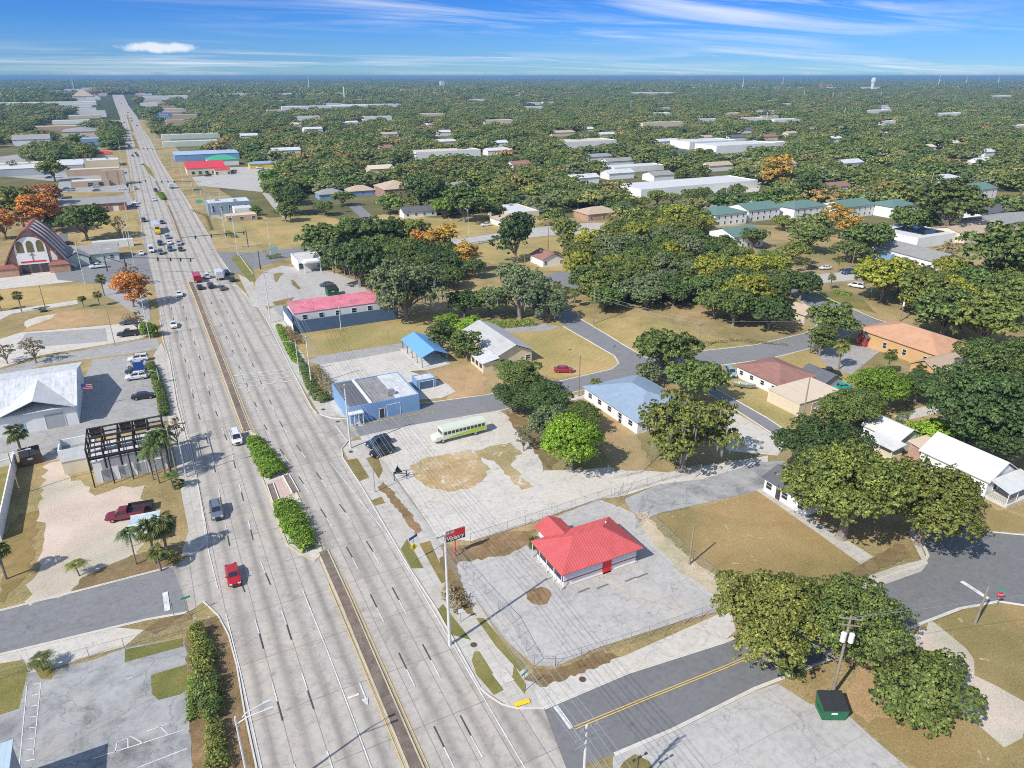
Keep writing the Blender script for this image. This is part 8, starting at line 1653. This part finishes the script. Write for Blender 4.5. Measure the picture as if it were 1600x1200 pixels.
o = thing('boundary_wall', 'long white boundary wall at the left edge of the gravel lot', 'wall', (P(27, 722).x, P(27, 722).y, 0)); A = P(27, 724) - P(27, 722); B = P(2, 845) - P(27, 722); mb = MB(); d = (B - A).normalized(); n_ = Vector((-d.y, d.x, 0)) * .1
mb.add([A - n_, B - n_ , B + n_, A + n_] + [q + Vector((0, 0, 2.6)) for q in (A - n_, B - n_, B + n_, A + n_)], [(4, 5, 6, 7), (0, 1, 5, 4), (1, 2, 6, 5), (2, 3, 7, 6), (3, 0, 4, 7)]); mb.build('panel', M_wW, o); C_ = P(-40, 740) - P(27, 722); mb = MB(); mb.bar((A.x, A.y, 1.3), (C_.x, C_.y, 1.3), .05, 4); mb.add([A, C_, C_ + Vector((0, 0, 2.4)), A + Vector((0, 0, 2.4)), A + Vector((0, .12, 0)), C_ + Vector((0, .12, 0)), C_ + Vector((0, .12, 2.4)), A + Vector((0, .12, 2.4))], [(0, 1, 2, 3), (7, 6, 5, 4), (3, 2, 6, 7)]); mb.build('return_panel', M_wW, o)
# flag on the warehouse front
p = P(136, 640); o = thing('flag', 'striped national flag on a slanted staff at the warehouse corner', 'flag', (p.x, p.y, 0)); mb = MB(); mb.bar((0, 0, 0), (0, 0, 6.2), .05, 6); mb.build('staff', M_steel, o)
for k in range(7): mb = MB(); mb.add([(0.05, 0, 6.0 - k * .2), (2.0, .3, 5.7 - k * .2), (2.0, .3, 5.5 - k * .2), (.05, 0, 5.8 - k * .2)], [(0, 3, 2, 1)]); mb.build('stripe', M_redP if k % 2 == 0 else M_trim, o)
mb = MB(); mb.add([(.05, -.015, 6.01), (.85, .1, 5.89), (.85, .1, 5.2), (.05, -.015, 5.3)], [(0, 3, 2, 1)]); mb.build('canton', M_signB, o)
# small things on the ground
for i, (x, y) in enumerate([(912, 923), (941, 917), (985, 906), (1003, 900)]):
    p = P(x, y); mb = MB(); mb.box(-.95, -.08, 0, .95, .08, .13); o = mb.build('wheel_stop', mat('old_concrete', (.22, .21, .19), .9, .2, 3)); o.location = (p.x, p.y, .045); o.rotation_euler = (0, 0, R(2)); tag(o, '%s dark parking block from the left below the restaurant front' % ordinal(i + 1), 'parking block', 'parking blocks')
for i, (x, y, w) in enumerate([(740, 1008, 'manhole cover on the footpath below the white sign'), (910, 1062, 'rusty manhole cover on the verge of the lower street'), (548, 706, 'manhole cover at the foot of the pale corner pole'), (505, 640, 'manhole cover at the rounded kerb of the upper street'), (528, 659, 'manhole cover in the mouth of the upper street'), (415, 695, 'round cover at the tip of the upper hedge')]):
    p = P(x, y); mb = MB(); mb.prism([(.42 * math.cos(a * math.pi / 8), .42 * math.sin(a * math.pi / 8)) for a in range(16)], 0, .02); o = mb.build('manhole_cover', mat('rusty_iron', (.10, .07, .055), .8, .3, 4)); o.location = (p.x, p.y, .06); tag(o, w, 'manhole cover', 'manhole covers')
for i, (a, b, w) in enumerate([((422, 757), (432, 785), 'long stone planter on the left side of the brick refuge'), ((447, 743), (462, 770), 'long stone planter on the right side of the brick refuge')]):
    A, B = P(*a), P(*b); o = thing('stone_planter', w, 'planter', A, 0, 'planters on the median'); d = B - A; mb = MB(); kerb(mb, [Vector((-.55, 0, 0)), Vector((-.55, 0, 0)) + d], .16, .25); kerb(mb, [Vector((.55, 0, 0)), Vector((.55, 0, 0)) + d], .16, .25); mb.build('rim', M_trim, o)
    mb = MB(); mb.add([(-.5, 0, .15), (.5, 0, .15), (.5 + d.x, d.y, .15), (-.5 + d.x, d.y, .15)], [(0, 1, 2, 3)] if d.y > 0 else [(3, 2, 1, 0)]); mb.build('soil', M_gravel, o)
p = P(812, 1101); mb = MB(); mb.box(-.95, -.3, 0, .95, .3, .02); o = mb.build('tactile_ramp', M_signY, kind='structure'); o.location = (p.x + .3, p.y, .15); o.rotation_euler = (0, 0, R(-6))
p = P(786, 1058); mb = MB(); mb.box(-.9, -1.1, 0, .9, 1.1, .03); o = mb.build('pale_slab', M_pale, kind='structure'); o.location = (p.x, p.y, .045); o.rotation_euler = (0, 0, R(4))
# car park lines
pk = MB()
for i in range(9):
    a = P(52 - i * 1.6, 1070 + i * 17, 0); b = P(63 + 0 - i * 1.2, 1068 + i * 17, 0); ribbon(pk, [a, b], .12, .05)
ribbon(pk, wpts([(42, 1072), (30, 1200)]), .1, .05); ribbon(pk, wpts([(64, 1066), (52, 1180)]), .1, .05)
for pts in ([(145, 1186), (290, 1140)], [(180, 1176), (183, 1160), (205, 1151), (224, 1162)], [(200, 1152), (200, 1168)], [(197, 1062), (208, 1058)], [(230, 1143), (265, 1130)], [(215, 1200), (292, 1170)], [(250, 1135), (262, 1148)]): ribbon(pk, wpts(pts), .12, .05)
for i in range(10):
    y = 595 + i * 6.2; ribbon(pk, wpts([(205 + i * 1.2, y), (236 + i * 1.2, y - 2.5)]), .11, .05)
pk.build('parking_markings', M_white, kind='structure')
# corner building at the bottom left with its blue grey roof
c_ = P(24, 1163, 6.0); bld('corner_building', 'pale blue metal roofed building cut off at the bottom left', 'building', None, 6.0, 14, 14, ('sx', .6), M_wGrey, roofmat('ice_blue_roof', (.42, .52, .60), var=.08, seam=.5), over=.2, ref='ne', world=(c_.x, c_.y, 0))
# ------------------------------------------------------------------ haze: the air between here and the horizon
mb = MB(); mb.box(-52000, -52000, -1.5, 52000, 52000, 78)
hm = bpy.data.materials.new('haze'); hm.use_nodes = True; t = hm.node_tree; t.nodes.clear()
o_ = t.nodes.new('ShaderNodeOutputMaterial'); pv = t.nodes.new('ShaderNodeVolumePrincipled')
pv.inputs['Color'].default_value = (0.27, 0.50, 0.80, 1); pv.inputs['Density'].default_value = 0.00012; pv.inputs['Anisotropy'].default_value = 0.0
t.links.new(pv.outputs[0], o_.inputs['Volume'])
mb.build('haze', hm, kind='stuff')
